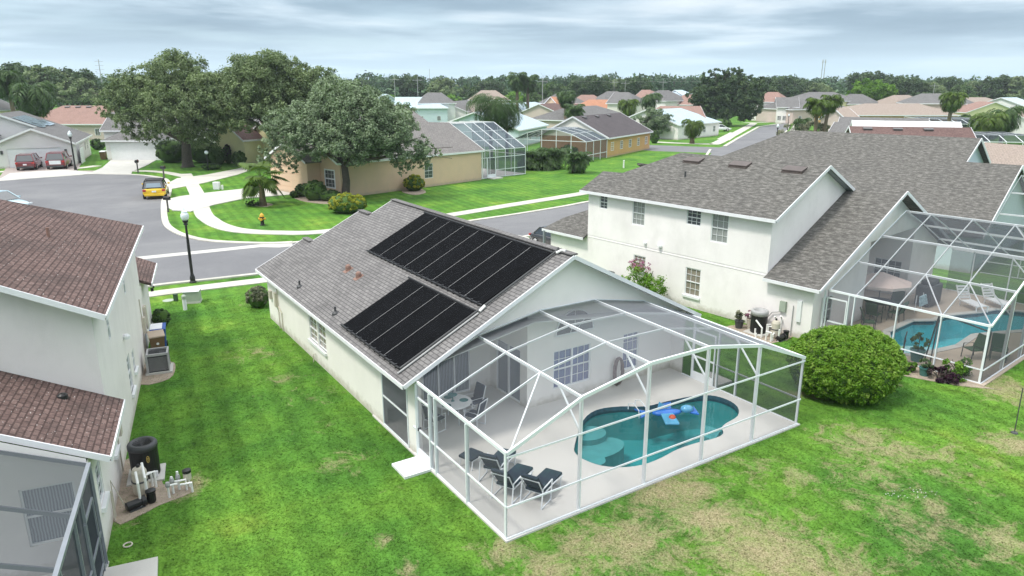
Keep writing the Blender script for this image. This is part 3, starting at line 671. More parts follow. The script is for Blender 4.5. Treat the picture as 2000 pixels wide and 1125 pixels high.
mb = MB(); pts = inset([(2.1,-3.2),(3.6,-2.4),(4.6,-3.5),(3.2,-4.0)], FR, c); mb.slab([(p[0], p[1], -.35) for p in pts], (0,0,-.8)); mb.build('step', M['white'], t)
mb = MB()
for i in range(len(POOL_R)):
    p = FR.w(*POOL_R[i])-c; q = FR.w(*POOL_R[(i+1)%len(POOL_R)])-c
    mb.beam((p.x*1.035, p.y*1.035, .06), (q.x*1.035, q.y*1.035, .06), .32, .05)
mb.build('coping', M['concrete'], t)
# ------------------------------------------------------------------ building helpers (all in a house's own u, v, z frame)
def wallgrid(mb, A, B, z0, z1, ops=(), rev=.08, mi=0):
    """wall face from A to B (outside on the right of A->B) with real openings: ops = (s0,s1,za,zb)"""
    A = Vector((A[0], A[1], 0)); B = Vector((B[0], B[1], 0)); d = (B-A).normalized(); L = (B-A).length; nn = Vector((d.y, -d.x, 0))
    xs = sorted({0, L, *[o[0] for o in ops], *[o[1] for o in ops]}); zs = sorted({z0, z1, *[o[2] for o in ops], *[o[3] for o in ops]})
    P = lambda s, z, k=0: tuple(A+d*s-nn*k+Vector((0, 0, z)))
    for i in range(len(xs)-1):
        for j in range(len(zs)-1):
            cx, cz = (xs[i]+xs[i+1])/2, (zs[j]+zs[j+1])/2
            if any(o[0] < cx < o[1] and o[2] < cz < o[3] for o in ops): continue
            mb.poly([P(xs[i], zs[j]), P(xs[i+1], zs[j]), P(xs[i+1], zs[j+1]), P(xs[i], zs[j+1])], mi)
    for (a, b, c, e) in ops:
        mb.poly([P(a,c), P(b,c), P(b,c,rev), P(a,c,rev)], mi); mb.poly([P(a,e,rev), P(b,e,rev), P(b,e), P(a,e)], mi)
        mb.poly([P(a,c,rev), P(a,e,rev), P(a,e), P(a,c)], mi); mb.poly([P(b,c), P(b,e), P(b,e,rev), P(b,c,rev)], mi)
def window(parent, A, B, s0, s1, z0, z1, pane='curtain', cols=2, rows=2, split=True, fw=.05, off=.05, fr='white', name='window', mull=1, sill=False, munt=.018):
    A = Vector((A[0], A[1], 0)); B = Vector((B[0], B[1], 0)); d = (B-A).normalized(); nn = Vector((d.y, -d.x, 0))
    P = lambda s, z, k=0.0: A+d*s+nn*k+Vector((0, 0, z))
    mb = MB(); k = -off
    for (p, q) in ((P(s0,z0+fw/2,k), P(s1,z0+fw/2,k)), (P(s0,z1-fw/2,k), P(s1,z1-fw/2,k))): mb.beam(p, q, .05, fw, (0,0,1))
    for s in (s0+fw/2, s1-fw/2): mb.beam(P(s,z0+fw,k), P(s,z1-fw,k), .05, fw, nn.cross(Vector((0,0,1))))
    for i in range(1, mull): s = s0+(s1-s0)*i/mull; mb.beam(P(s,z0+fw,k+.003), P(s,z1-fw,k+.003), fw*1.3, .06, nn)
    if split: zm = (z0+z1)/2; mb.beam(P(s0+fw,zm,k+.002), P(s1-fw,zm,k+.002), .045, fw*.9)
    nm = cols*mull
    for i in range(1, nm):
        if mull > 1 and i % cols == 0: continue
        s = s0+(s1-s0)*i/nm; mb.beam(P(s,z0+fw,k-.008), P(s,z1-fw,k-.008), munt, .02, nn)
    for j in range(1, rows*2 if split else rows):
        if split and j == rows: continue
        z = z0+(z1-z0)*j/(rows*2 if split else rows); mb.beam(P(s0+fw,z,k-.0085), P(s1-fw,z,k-.0085), .02, munt)
    if sill: mb.beam(P(s0-.06,z0-.06,.03), P(s1+.06,z0-.06,.03), .14, .12)
    w = mb.build(name, M[fr], parent)
    pm = MB(); pm.slab([P(s0+.01,z0+.01,k-.03), P(s1-.01,z0+.01,k-.03), P(s1-.01,z1-.01,k-.03), P(s0+.01,z1-.01,k-.03)], -nn*.01)
    pm.build('pane', M[pane], w); return w
def slope_u(u0, z0, k): return lambda u, v: (u, v, z0+k*(u-u0))
def roofslab(mb, pts, th=.13): mb.slab([Vector(p) for p in pts], (0, 0, -th))
def fascia(parent, lines, w=.035, h=.135, mat='trim', dz=-.075):
    mb = MB()
    for p, q in lines: mb.beam(Vector(p)+Vector((0,0,dz)), Vector(q)+Vector((0,0,dz)), w, h)
    return mb.build('fascia', M[mat], parent)
# ------------------------------------------------------------------ main house
def FH(F, name, label, cat='house', group=None): return thing(name, label, cat, F.w(0, 0), F.a, group)
def gable_poly(mb, v, u0, u1, z0, eave_u, eave_z, k, ridge_u, out=-1, mi=0):
    f = lambda u: eave_z+k*(u-eave_u) if u <= ridge_u else eave_z+k*(2*ridge_u-eave_u-u)
    us = sorted({u0, u1, ridge_u} if u0 < ridge_u < u1 else {u0, u1})
    top = [(u, v, f(u)-.1) for u in us]; pts = [(u0, v, z0), (u1, v, z0)]+top[::-1]
    mb.poly(pts if out < 0 else pts[::-1], mi)
H = FH(FM, 'single_storey_house', 'cream single storey house with black solar heating panels on its grey roof')
K = .5; EU, EZ = -.45, 2.6; RU = 5.95; Z = lambda u: EZ+K*(u-EU) if u <= RU else EZ+K*(2*RU-EU-u)
mb = MB()
wallgrid(mb, (0,22.0), (0,7.8), 0, 2.72, [(22-15.55,22-14.55,.85,1.95), (22-14.45,22-13.45,.85,1.95)])
mb.box(0, 5.2, 0, .2, 5.75, 2.8)                                     # lanai corner column
wallgrid(mb, (0,8.6), (4.8,8.6), .05, 2.6, [(1.9,3.9,.07,2.15)]); mb.poly([(0,8.6,2.6),(4.8,8.6,2.6),(4.8,8.6,4.0),(0,8.6,2.65)]); wallgrid(mb, (4.8,8.6), (4.8,6.1), .05, 4.0, [(.4,2.05,.07,2.15)])
wallgrid(mb, (4.8,6.1), (11.95,6.1), .05, 2.6, [(1.15,2.90,.5,2.0), (4.50,5.33,.5,2.02)]); mb.poly([(4.8,6.1,2.6),(11.95,6.1,2.6),(11.95,6.1,2.66),(8.7,6.1,4.2),(4.8,6.1,4.2)])
wallgrid(mb, (11.95,5.4), (11.95,22), 0, 2.72, [(3,4,.9,2), (9,10,.9,2)])
wallgrid(mb, (.15,7.8), (.15,8.6), 0, 2.7); mb.poly([(0,7.8,0),(.15,7.8,0),(.15,7.8,2.7),(0,7.8,2.7)])
# gable wall above the lanai with its stepped lower edge
arch = [(0,2.65),(2.3,3.5),(4.65,3.9),(7.0,3.93),(9.3,3.52),(11.95,2.66)]
for vv, sgn in ((5.4, 1), (5.56, -1)):
    for (a, za), (b, zb) in zip(arch, arch[1:]):
        q = [(a,vv,za),(b,vv,zb)]+([(b,vv,Z(b)-.1),(a,vv,Z(a)-.1)] if not a < RU < b else [(b,vv,Z(b)-.1),(RU,vv,Z(RU)-.1),(a,vv,Z(a)-.1)])
        mb.poly(q if sgn > 0 else q[::-1])
for (a, za), (b, zb) in zip(arch, arch[1:]): mb.poly([(a,5.4,za),(a,5.56,za),(b,5.56,zb),(b,5.4,zb)])
# front end, three stepped gables
for v, u0, u1, ru in ((19.45,0,11.95,5.95), (20.85,0,9.4,4.72), (21.85,0,4.2,2.1)):
    f = lambda u: EZ+K*(u-EU)-.1 if u <= ru else EZ+K*(2*ru-EU-u)-.1
    mb.poly([(u1,v,0),(u0,v,0),(u0,v,f(u0)),(ru,v,f(ru)),(u1,v,max(2.4,f(u1)))])
mb.build('wall', M['cream'], H)
mb = MB()
mb.slab([(.02,5.6,2.62),(4.8,5.6,3.45),(11.9,5.6,2.62),(11.9,6.1,2.62),(4.8,6.1,3.45),(4.8,8.6,3.45),(.02,8.6,2.62)], (0,0,.03)); mb.build('soffit', M['white'], H)
mb = MB()
LP = [(EU,5.03),(RU,5.03),(RU,19.7),(4.72,19.7),(4.72,21.05),(2.1,21.05),(2.1,22.1),(EU,22.1)]
roofslab(mb, [(u,v,Z(u)) for u,v in LP])
roofslab(mb, [(RU,5.03,Z(RU)),(12.35,5.03,EZ),(12.35,19.7,EZ),(RU,19.7,Z(RU))])
roofslab(mb, [(4.72,19.7,Z(4.72)),(9.9,19.7,EZ),(9.9,21.05,EZ),(4.72,21.05,Z(4.72))]); roofslab(mb, [(2.1,21.05,Z(2.1)),(4.65,21.05,EZ),(4.65,22.1,EZ),(2.1,22.1,Z(2.1))])
roof = mb.build('roof', M['sh_main'], H)
mb = MB(); mb.beam((RU,5.03,Z(RU)+.01), (RU,19.7,Z(RU)+.01), .3, .05); mb.beam((4.72,19.7,Z(4.72)+.01), (4.72,21.05,Z(4.72)+.01), .3, .05); mb.beam((2.1,21.05,Z(2.1)+.01), (2.1,22.1,Z(2.1)+.01), .3, .05)
mb.build('ridge_cap', M['sh_main'], roof)
fascia(H, [((EU-.02,5.03,EZ),(EU-.02,22.1,EZ)), ((EU,5.01,EZ),(RU,5.01,Z(RU))), ((RU,5.01,Z(RU)),(12.35,5.01,EZ)), ((12.37,5.03,EZ),(12.37,19.7,EZ)), ((EU,22.12,EZ),(2.1,22.12,Z(2.1))),
    ((2.1,21.07,Z(2.1)),(4.72,21.07,Z(4.72))), ((4.72,19.72,Z(4.72)),(RU,19.72,Z(RU)))])
window(H, (0,22.0), (0,7.8), 22-15.55, 22-14.55, .85, 1.95, 'tancurt', 2, 2, sill=True); window(H, (0,22.0), (0,7.8), 22-14.45, 22-13.45, .85, 1.95, 'tancurt', 2, 2, sill=True)
window(H, (4.8,6.1), (11.95,6.1), 1.15, 2.90, .5, 2.0, 'bluecurt', 3, 2, mull=2); window(H, (4.8,6.1), (11.95,6.1), 4.50, 5.33, .5, 2.02, 'bluecurt', 3, 2)
window(H, (0,8.6), (4.8,8.6), 1.9, 3.9, .07, 2.15, 'blinds', 1, 1, split=False, mull=3, name='sliding_door'); window(H, (4.8,8.6), (4.8,6.1), .4, 2.05, .07, 2.15, 'blinds', 1, 1, split=False, mull=2, name='sliding_door')
# fanlight
mb = MB(); n = 16; cu, cz, r = 6.88, 2.58, .87; y = 6.07; arcp = [(cu+r*math.cos(math.pi*i/n), cz+r*math.sin(math.pi*i/n)) for i in range(n+1)]
for (a, b), (c_, d_) in zip(arcp, arcp[1:]): mb.beam((a,y,b), (c_,y,d_), .05, .05, (0,1,0))
mb.beam((cu-r,y,cz), (cu+r,y,cz), .05, .05)
for i in (1, 2, 3): a = math.pi*i/4; mb.beam((cu+.2*math.cos(a),y-.004,cz+.2*math.sin(a)), (cu+r*math.cos(a),y-.004,cz+r*math.sin(a)), .02, .02, (0,1,0))
for i in range(8): a, b = math.pi*i/8, math.pi*(i+1)/8; mb.beam((cu+.2*math.cos(a),y-.003,cz+.2*math.sin(a)), (cu+.2*math.cos(b),y-.003,cz+.2*math.sin(b)), .02, .02, (0,1,0))
w = mb.build('fanlight_window', M['white'], H); mb = MB(); mb.slab([(a, y, b) for a, b in arcp], (0,.02,0)); mb.build('pane', M['dark_glass'], w)
# side lanai screens
mb = MB()
for p, q in (((.0,5.78,.08),(.0,7.78,.08)), ((.0,5.78,2.45),(.0,7.78,2.45)), ((.0,5.78,1.15),(.0,7.78,1.15)), ((0,5.79,.1),(0,5.79,2.4)), ((0,7.77,.1),(0,7.77,2.4))): mb.beam(p, q, .05, .05, (0,0,1) if p[2] == q[2] else (1,0,0))
w = mb.build('lanai_screen', M['alu'], H); mb = MB().poly([(.0,7.76,.1),(.0,5.8,.1),(.0,5.8,2.43),(.0,7.76,2.43)]); mb.build('mesh_panel', M['screen_l'], w)
# roof fittings
def vent(u, v, kind):
    z = Z(u); mb = MB()
    if kind == 't':
        mb.lathe([(.12,-.05),(.12,.14),(.10,.20),(.05,.24),(.01,.245)], 14, (u,v,z)); mb.slab([(u-.2,v-.17,Z(u-.2)+.015),(u+.17,v-.17,Z(u+.17)+.015),(u+.17,v+.17,Z(u+.17)+.015),(u-.2,v+.17,Z(u-.2)+.015)], (0,0,-.02)); mb.build('roof_vent', M['terracotta'], H, smooth=False)
    else:
        mb.tube([(u,v,z-.05),(u,v,z+.28)], .045, 8); mb.lathe([(.14,-.06),(.13,.03),(.05,.1)], 10, (u,v,z)); mb.build('vent_pipe', M['dkgrey'], H)
vent(1.76,15.2,'t'); vent(1.71,13.9,'t'); vent(.07,16.7,'p'); vent(.05,12.2,'p')
kk = math.sqrt(1+K*K); nv = Vector((-K, 0, 1)).normalized()
def panelrow(ua, ub, va, vb, n, rz=.06):
    dv = (vb-va)/n
    for i in range(n):
        a, b = va+i*dv+.012, va+(i+1)*dv-.012
        mb = MB(); P = lambda u, v, h: Vector((u, v, Z(u)))+nv*h
        m = 10
        mb.slab([P(ua,a,rz),P(ub,a,rz),P(ub,b,rz),P(ua,b,rz)], -nv*.03)
        for j in range(m): y = a+(b-a)*(j+.5)/m; mb.beam(P(ua+.03,y,rz+.001), P(ub-.03,y,rz+.001), .09, .008, nv)
        mb.build('solar_panel', M['solar'], H)
    for i in range(1, n): MB().beam(P2(ua, va+i*dv, .055), P2(ub, va+i*dv, .055), .013, .006, nv).build('panel_strap', M['grey'], H)
    mb = MB()
    for u in (ua-.04, ub+.04): mb.tube([P2(u, va-.06, .07), P2(u, vb+.06, .07)], .038, 8)
    for j in range(int((vb-va)/.42)): y = va+.2+j*.42; mb.box(ua-.10,y-.03,Z(ua-.1)+.02,ua-.02,y+.03,Z(ua-.05)+.13)
    mb.build('header_pipe', M['solar_b'], H)
def P2(u, v, h): return Vector((u, v, Z(u)))+nv*h
panelrow(2.92, 5.68, 5.95, 15.65, 8); panelrow(-.12, 2.58, 5.92, 10.86, 4)
mb = MB(); mb.tube([P2(-.16,5.80,.08), P2(2.7,5.78,.08), P2(5.8,5.80,.08), P2(5.93,5.78,.15)], .04, 8)
mb.build('header_pipe', M['dkgrey'], H)
MB().tube([P2(-.3,5.70,.05), P2(2.6,5.68,.05)], .03, 8).build('header_pipe', M['grey'], H)
MB().tube([P2(2.66,5.70,.07), P2(2.9,5.74,.09)], .05, 8).build('pipe_joint', M['pvc'], H); MB().tube([P2(5.75,5.72,.08), P2(5.9,5.6,.1), P2(5.93,5.45,.08)], .045, 8).build('pipe_joint', M['pvc'], H)
MB().box(-.10,20.35,1.0,-.005,20.6,1.7).build('meter_box', M['beige'], H); MB().box(-.12,21.2,1.2,-.005,21.5,1.6).build('meter_box', M['beige'], H)
for q in ([(-.05,20.1,0),(-.05,20.1,2.4)], [(-.05,19.6,0),(-.05,19.6,.9),(-.05,20.1,1.1)], [(-.12,14.9,0),(-.12,14.9,.35),(-.02,14.9,.35)]): MB().tube(q, .025, 6).build('conduit', M['beige'], H)
# ------------------------------------------------------------------ screen enclosures
def enclosure(label, F, post_u, post_z, v0, v1, back_dz, cross_v, left_posts, right_posts, rails, door=None, knee=True, scr='screen', frame='alu', loc=None, name='screen_enclosure', bay=True, right_door=None, diag=(), scr_roof=None, scr_r='screen_g'):
    t = thing(name, label, 'pool enclosure', F.w(post_u[0], v0), F.a); u0 = post_u[0]
    f = lambda u: next((za+(zb-za)*(u-a)/(b-a) for a, b, za, zb in zip(post_u, post_u[1:], post_z, post_z[1:]) if a <= u <= b+1e-6), post_z[-1])
    X = lambda u, v, z: (u-u0, v-v0, z)
    zr = lambda u, v: f(u)+back_dz*(v-v0)/(v1-v0)
    mb = MB(); W, D = .042, .12
    for u, z in zip(post_u, post_z):
        mb.beam(X(u,v0+D/2,.05), X(u,v0+D/2,z-.06), W, D if u not in (post_u[0], post_u[-1]) else .08, (0,1,0))
        if u not in (post_u[0], post_u[-1]): mb.beam(X(u,v0,z-.03), X(u,v1,z+back_dz-.03), W, .095)
        else: mb.beam(X(u,v0,z), X(u,v1,z+back_dz), .06, .09)
    for (a, za), (b, zb) in zip(zip(post_u, post_z), zip(post_u[1:], post_z[1:])):
        mb.beam(X(a,v0,za), X(b,v0,zb), .055, .10); mb.beam(X(a,v1-.02,za+back_dz), X(b,v1-.02,zb+back_dz), .04, .06)
        for v in cross_v: mb.beam(X(a,v,zr(a,v)-.03), X(b,v,zr(b,v)-.03), .038, .055)
    for rz, sides in rails:
        if 'f' in sides: mb.beam(X(post_u[0],v0-.01,rz), X(post_u[-1],v0-.01,rz), .036, .045)
        dl = door
        if 'l' in sides:
            segs = [(v0, v1)] if not dl or rz > 2.1 else [(v0, dl[0]), (dl[1], v1)]
            for a, b in segs: mb.beam(X(u0-.012,a,rz), X(u0-.012,b,rz), .036, .045)
        if 'r' in sides:
            segs = [(v0, v1)] if not right_door or rz > 2.1 else [(v0, right_door[0]), (right_door[1], v1)]
            for a, b in segs: mb.beam(X(post_u[-1]+.012,a,rz), X(post_u[-1]+.012,b,rz), .036, .045)
    for v in left_posts: mb.beam(X(u0,v,.05), X(u0,v,zr(u0,v)-.05), .11, .042, (0,1,0))
    for v in right_posts: mb.beam(X(post_u[-1],v,.05), X(post_u[-1],v,zr(post_u[-1],v)-.05), .11, .042, (0,1,0))
    mb.beam(X(u0,v0,.075), X(post_u[-1],v0,.07), .05, .035); mb.beam(X(u0,v0,.07), X(u0,v1,.07), .05, .035); mb.beam(X(post_u[-1],v0,.07), X(post_u[-1],v1,.07), .05, .035)
    mb.build('frame', M[frame], t)
    mb = MB()
    if knee:
        for u, z in list(zip(post_u, post_z))[1:-1]: mb.beam(X(u,v0+.1,max(z-1.0,2.35)), X(u,v0+1.0,zr(u,v0+1.0)-.08), .04, .045, (1,0,0))
    for (ua, va, ub, vb) in diag: mb.beam(X(ua,va,zr(ua,va)-.02), X(ub,vb,zr(ub,vb)-.02), .04, .04)
    mb.build('brace', M[frame], t)
    sr = scr_roof or scr
    for (a, za), (b, zb) in zip(zip(post_u, post_z), zip(post_u[1:], post_z[1:])):
        MB().poly([X(a,v0,za+.01),X(b,v0,zb+.01),X(b,v1,zb+back_dz+.01),X(a,v1,za+back_dz+.01)]).build('roof_screen', M[sr], t)
        MB().poly([X(a,v0+.01,.08),X(b,v0+.01,.08),X(b,v0+.01,zb),X(a,v0+.01,za)]).build('wall_screen', M[scr], t)
    for ue, dd in ((u0, door), (post_u[-1], right_door)):
        scr = scr if ue == u0 else scr_r
        e = .008 if ue == u0 else -.008
        segs = [(v0, v1)] if not dd else [(v0, dd[0]), (dd[1], v1)]
        for a, b in segs: MB().poly([X(ue+e,a,.08),X(ue+e,b,.08),X(ue+e,b,zr(ue,b)),X(ue+e,a,zr(ue,a))]).build('wall_screen', M[scr], t)
        if dd:
            a, b = dd; mb = MB(); MB().poly([X(ue+e,a,2.12),X(ue+e,b,2.12),X(ue+e,b,zr(ue,b)),X(ue+e,a,zr(ue,a))]).build('wall_screen', M[scr], t)
            for y in (a+.03, b-.03): mb.beam(X(ue,y,.06), X(ue,y,2.1), .06, .05, (0,1,0))
            for z in (2.09, 1.02): mb.beam(X(ue,a+.03,z), X(ue,b-.03,z), .05, .06)
            mb.box(ue-u0-.02, a-v0+.03, .07, ue-u0+.02, b-v0-.03, .38)
            d = mb.build('screen_door', M[frame], t); MB().poly([X(ue,a+.05,.38),X(ue,b-.05,.38),X(ue,b-.05,2.07),X(ue,a+.05,2.07)]).build('mesh_panel', M[scr], d)
            MB().box(ue-u0-.06, b-v0-.13, 1.0, ue-u0+.06, b-v0-.10, 1.1).build('handle', M['dkgrey'], d)
    return t
enclosure('white framed pool enclosure on the rear of the house with the black solar panels', FM, [0,2.37,4.78,7.17,9.55,11.9], [2.48,3.42,3.84,3.83,3.39,2.48], 0, 5.38, .12,
    [1.93,3.72], [2.0,3.85,4.2,5.1], [2.7,3.6,4.85], [(.98,'flr'),(2.38,'f')], door=(4.22,5.08), right_door=(3.75,4.85), diag=[(.15,.05,2.37,1.93),(9.55,1.93,11.75,.05)])
# ------------------------------------------------------------------ two storey neighbour on the right
M['ventbrown'] = plain('brown_metal_vent', (.10,.080,.074), .5, .15, 3)
HR = FH(FR, 'two_storey_house', 'off white two storey house with grey shingle roof beside the clipped round hedge')
ZR = lambda u, ez=2.58, ru=7.1: ez+.5*(u+.38) if u <= ru else ez+.5*(2*ru+.38-u)
ZT = lambda u: 5.38+.5*(u+.38) if u <= 4.0 else 5.38+.5*(8.38-u)
mb = MB()
wallgrid(mb, (0,17.7), (0,0), 0, 2.72, [(17.7-10.75,17.7-9.85,1.36,2.16), (17.7-7.12,17.7-6.15,.66,2.14)])
mb.poly([(-.02,14.4,2.60),(-.02,2.4,2.60),(0,2.4,2.72),(0,14.4,2.72)])
wallgrid(mb, (-.02,14.4), (-.02,2.4), 2.72, 5.5, [(14.4-13.5,14.4-12.87,4.42,5.2), (14.4-10.97,14.4-10.06,3.85,5.2), (14.4-7.27,14.4-6.37,4.38,5.2), (14.4-5.74,14.4-4.73,3.74,5.2)])
gable_poly(mb, 2.4, -.02, 7.1, 2.5, -.38, 5.38, .5, 4.0); wallgrid(mb, (7.1,14.4), (-.02,14.4), 2.7, 5.5); mb.poly([(7.1,2.4,2.6),(7.1,14.4,2.6),(7.1,14.4,5.9),(7.1,2.4,5.9)])
gable_poly(mb, 0, 0, 4.9, 0, -.38, 2.58, .5, 7.1); gable_poly(mb, .3, 10.6, 13.9, 0, -.38, 2.58, .5, 7.1); mb.poly([(4.9,0,4.0),(10.6,.3,4.0),(10.6,.3,ZR(10.6)-.1),(7.1,.15,ZR(7.1)-.1),(4.9,0,ZR(4.9)-.1)])
wallgrid(mb, (4.9,2.6), (10.6,2.6), .05, 4.6, [(1.2,3.0,.07,2.1),(3.6,5.0,.9,2.1)]); mb.poly([(4.9,0,0),(4.9,2.6,0),(4.9,2.6,5),(4.9,0,5)]); wallgrid(mb, (10.6,2.6), (10.6,.3), .05, 4.6, [(.4,1.9,.7,2.0)])
wallgrid(mb, (13.9,.3), (13.9,18), 0, 2.7); wallgrid(mb, (13.9,17.7), (0,17.7), 0, 2.7)
mb.build('wall', M['offwhite'], HR)
mb = MB(); mb.slab([(4.9,.05,3.95),(10.6,.35,3.95),(10.6,2.6,3.95),(4.9,2.6,3.95)], (0,0,.04)); mb.build('soffit', M['white'], HR)
mb = MB()
roofslab(mb, [(-.38,-.42,ZR(-.38)),(7.1,-.42,ZR(7.1)),(7.1,2.38,ZR(7.1)),(-.05,2.38,ZR(-.05)),(-.38,2.38,ZR(-.38))])
roofslab(mb, [(7.1,-.42,ZR(7.1)),(14.35,-.42,ZR(14.35)),(14.35,17,ZR(14.35)),(7.1,17,ZR(7.1))])
roofslab(mb, [(-.38,14.42,ZR(-.38)),(3.3,14.42,ZR(3.3)),(3.3,15.0,ZR(3.3)),(.9,17.5,ZR(.9)),(-.38,18.1,ZR(-.38))])
roofslab(mb, [(-.38,18.1,ZR(-.38)),(.9,17.5,3.2),(3.3,15.0,ZR(3.3)),(7,15,4.2),(7,18.1,2.58)])
rl = mb.build('roof', M['sh_right'], HR)
mb = MB()
roofslab(mb, [(-.38,2.02,ZT(-.38)),(4,2.02,ZT(4)),(4,11.0,ZT(4)),(2.3,12.6,ZT(2.3)),(1.6,13.3,ZT(1.6)),(1.55,14.8,ZT(1.55)),(-.38,14.8,ZT(-.38))])
roofslab(mb, [(4,2.02,ZT(4)),(7.3,2.02,ZT(7.3)),(7.3,14.8,ZT(7.3)),(5,11.6,ZT(5)),(4,11.0,ZT(4))])
roofslab(mb, [(1.55,14.8,ZT(1.55)-.01),(1.6,13.3,ZT(1.6)),(2.3,12.6,ZT(2.3)),(4,11.0,ZT(4)),(5,11.6,ZT(5)),(7.3,14.8,ZT(7.3)),(4,14.8,5.4)])
roof = mb.build('roof', M['sh_right'], HR)
for v in (9.6,6.6,3.5):
    u = 3.3; z = ZT(u); q = MB(); q.slab([(u-.22,v-.55,z-.04),(u+.25,v-.55,z+.2),(u+.25,v+.55,z+.2),(u-.22,v+.55,z-.04)], (0,0,-.07)); q.slab([(u-.22,v-.55,z+.05),(u+.30,v-.55,z+.22),(u+.30,v+.55,z+.22),(u-.22,v+.55,z+.05)], (0,0,-.05)); q.build('roof_vent', M['ventbrown'], roof)
MB().tube([(1.9,9,ZT(1.9)-.05),(1.9,9,ZT(1.9)+.3)], .05, 8).build('vent_pipe', M['dkgrey'], roof)
fascia(HR, [((-.40,-.42,2.58),(-.40,2.38,2.58)), ((-.38,-.44,2.58),(7.1,-.44,ZR(7.1))), ((7.1,-.44,ZR(7.1)),(14.35,-.44,ZR(14.35))), ((-.40,14.42,2.58),(-.40,18.1,2.58)),
    ((-.40,2.02,5.38),(-.40,14.8,5.38)), ((-.38,2.0,5.38),(4,2.0,ZT(4))), ((4,2.0,ZT(4)),(7.3,2.0,ZT(7.3))), ((-.05,2.405,ZR(-.05)-.05),(.0,2.405,ZR(0)-.05)), ((-.38,18.12,2.58),(7,18.12,2.58))], h=.15)
mb = MB(); mb.slab([(4,2.06,ZT(4)-.15),(7.3,2.06,ZT(7.3)-.15),(7.3,2.39,ZT(7.3)-.15),(4,2.39,ZT(4)-.15)], (0,0,-.02)); mb.beam((-.39,1.2,2.60),(-.33,1.2,2.66), .04,.04); mb.build('soffit', M['alu_gray'], HR)
mb = MB(); mb.box(-.5,17.78,.1,-.38,17.9,2.5); mb.build('downspout', M['alu_gray'], HR)
A, B = (-.02,14.4), (-.02,2.4)
window(HR, A, B, 14.4-13.5, 14.4-12.87, 4.42, 5.2, 'dark_glass', 2, 2); window(HR, A, B, 14.4-10.97, 14.4-10.06, 3.85, 5.2, 'curtain', 3, 2)
window(HR, A, B, 14.4-7.27, 14.4-6.37, 4.38, 5.2, 'dark_glass', 3, 2); window(HR, A, B, 14.4-5.74, 14.4-4.73, 3.74, 5.2, 'curtain', 3, 2)
A, B = (0,17.7), (0,0)
window(HR, A, B, 17.7-10.75, 17.7-9.85, 1.36, 2.16, 'tancurt', 3, 2, sill=True); window(HR, A, B, 17.7-7.12, 17.7-6.15, .66, 2.14, 'tancurt', 3, 2, sill=True)
window(HR, (0,0), (4.9,0), .75, 1.65, .6, 1.95, 'blinds', 2, 2, off=-.03)
window(HR, (4.9,2.6), (10.6,2.6), 1.2, 3.0, .07, 2.1, 'dark_glass', 1, 1, split=False, mull=2, name='sliding_door'); window(HR, (10.6,2.6), (10.6,.3), .4, 1.9, .7, 2.0, 'dark_glass', 2, 2, mull=2); window(HR, (4.9,2.6), (10.6,2.6), 3.6, 5.0, .9, 2.1, 'dark_glass', 2, 2)
MB().lathe([(.1,0),(.1,.1),(.06,.14)], 10, (-.07,9.9,2.9)).build('wall_vent', M['white'], HR); MB().lathe([(.13,0),(.13,.1),(.08,.16)], 10, (-.09,8.85,2.92)).build('wall_vent', M['white'], HR)
MB().box(-.14,1.25,1.1,-.005,1.55,1.6).build('meter_box', M['sage_box'], HR); MB().box(-.1,.5,.8,-.005,.7,1.8).build('meter_box', M['white'], HR)
for q in ([(-.08,1.4,1.1),(-.1,1.9,.95),(-.1,2.3,.4)], [(-.06,.9,0),(-.06,.9,1.5)]): MB().tube(q, .02, 6).build('conduit', M['grey'], HR)
enclosure('white framed pool enclosure on the rear of the off white two storey house', FR, [.5,2.85,5.0,7.3,9.8,12,14.2], [2.42,3.38,4.35,5.3,4.3,3.3,2.42], -6.85, -.42, .02, [-1.6,-3.4,-5.1],
    [-.25,-1.35,-1.6,-3.4,-5.1], [-1.6,-3.4,-5.1], [(.62,'flr')], door=(-1.3,-.35), knee=True, diag=[(.5,-5.1,2.85,-3.4),(.5,-6.85,2.85,-5.1),(5,-6.85,7.3,-5.1)], scr='screen_r')
# ------------------------------------------------------------------ two storey neighbour on the left
HL = FH(FL, 'two_storey_house', 'pale grey two storey house with weathered brown shingle roof beside the mown side lawn')
ZU = lambda u: 5.4+.48*(.42-u); ZL = lambda u: 2.72+.48*(.46-u)
mb = MB()
A, B = (0,0), (0,20)
wallgrid(mb, A, B, 0, 2.75, [(.75,1.5,1.1,2.15),(3.6,4.3,1.1,2.1),(9.0,9.85,.75,2.05),(10.6,11.2,1.0,1.75)])
wallgrid(mb, (-.0,3.7), (-.0,16.5), 2.75, 5.55, [(2.35,2.62+.2,3.7,4.55),(3.9,4.3,4.25,4.7),(7.5,7.95,3.78,4.6),(9.9,10.4,4.4,4.8)])
mb.poly([(-12,3.7,2.6),(0,3.7,2.6),(0,3.7,5.5),(-5.5,3.7,ZU(-5.5)-.1),(-11.4,3.7,5.5),(-12,3.7,5.2)])
wallgrid(mb, (-12,0), (0,0), 0, 2.8, [(12-1.42,12-.32,.85,2.35)]); mb.poly([(-12,0,2.8),(0,0,2.8),(0,0,2.85),(-6,0,ZL(-6)-.1),(-12,0,2.85)])
mb.poly([(0,20,0),(-12,20,0),(-12,20,2.7),(0,20,2.7)]); mb.poly([(0,16.5,2.6),(-11,16.5,2.6),(-11,16.5,5.4),(0,16.5,5.4)])
mb.box(-.02,19.9,0,.0,20.0,2.7)
mb.build('wall', M['pale'], HL)
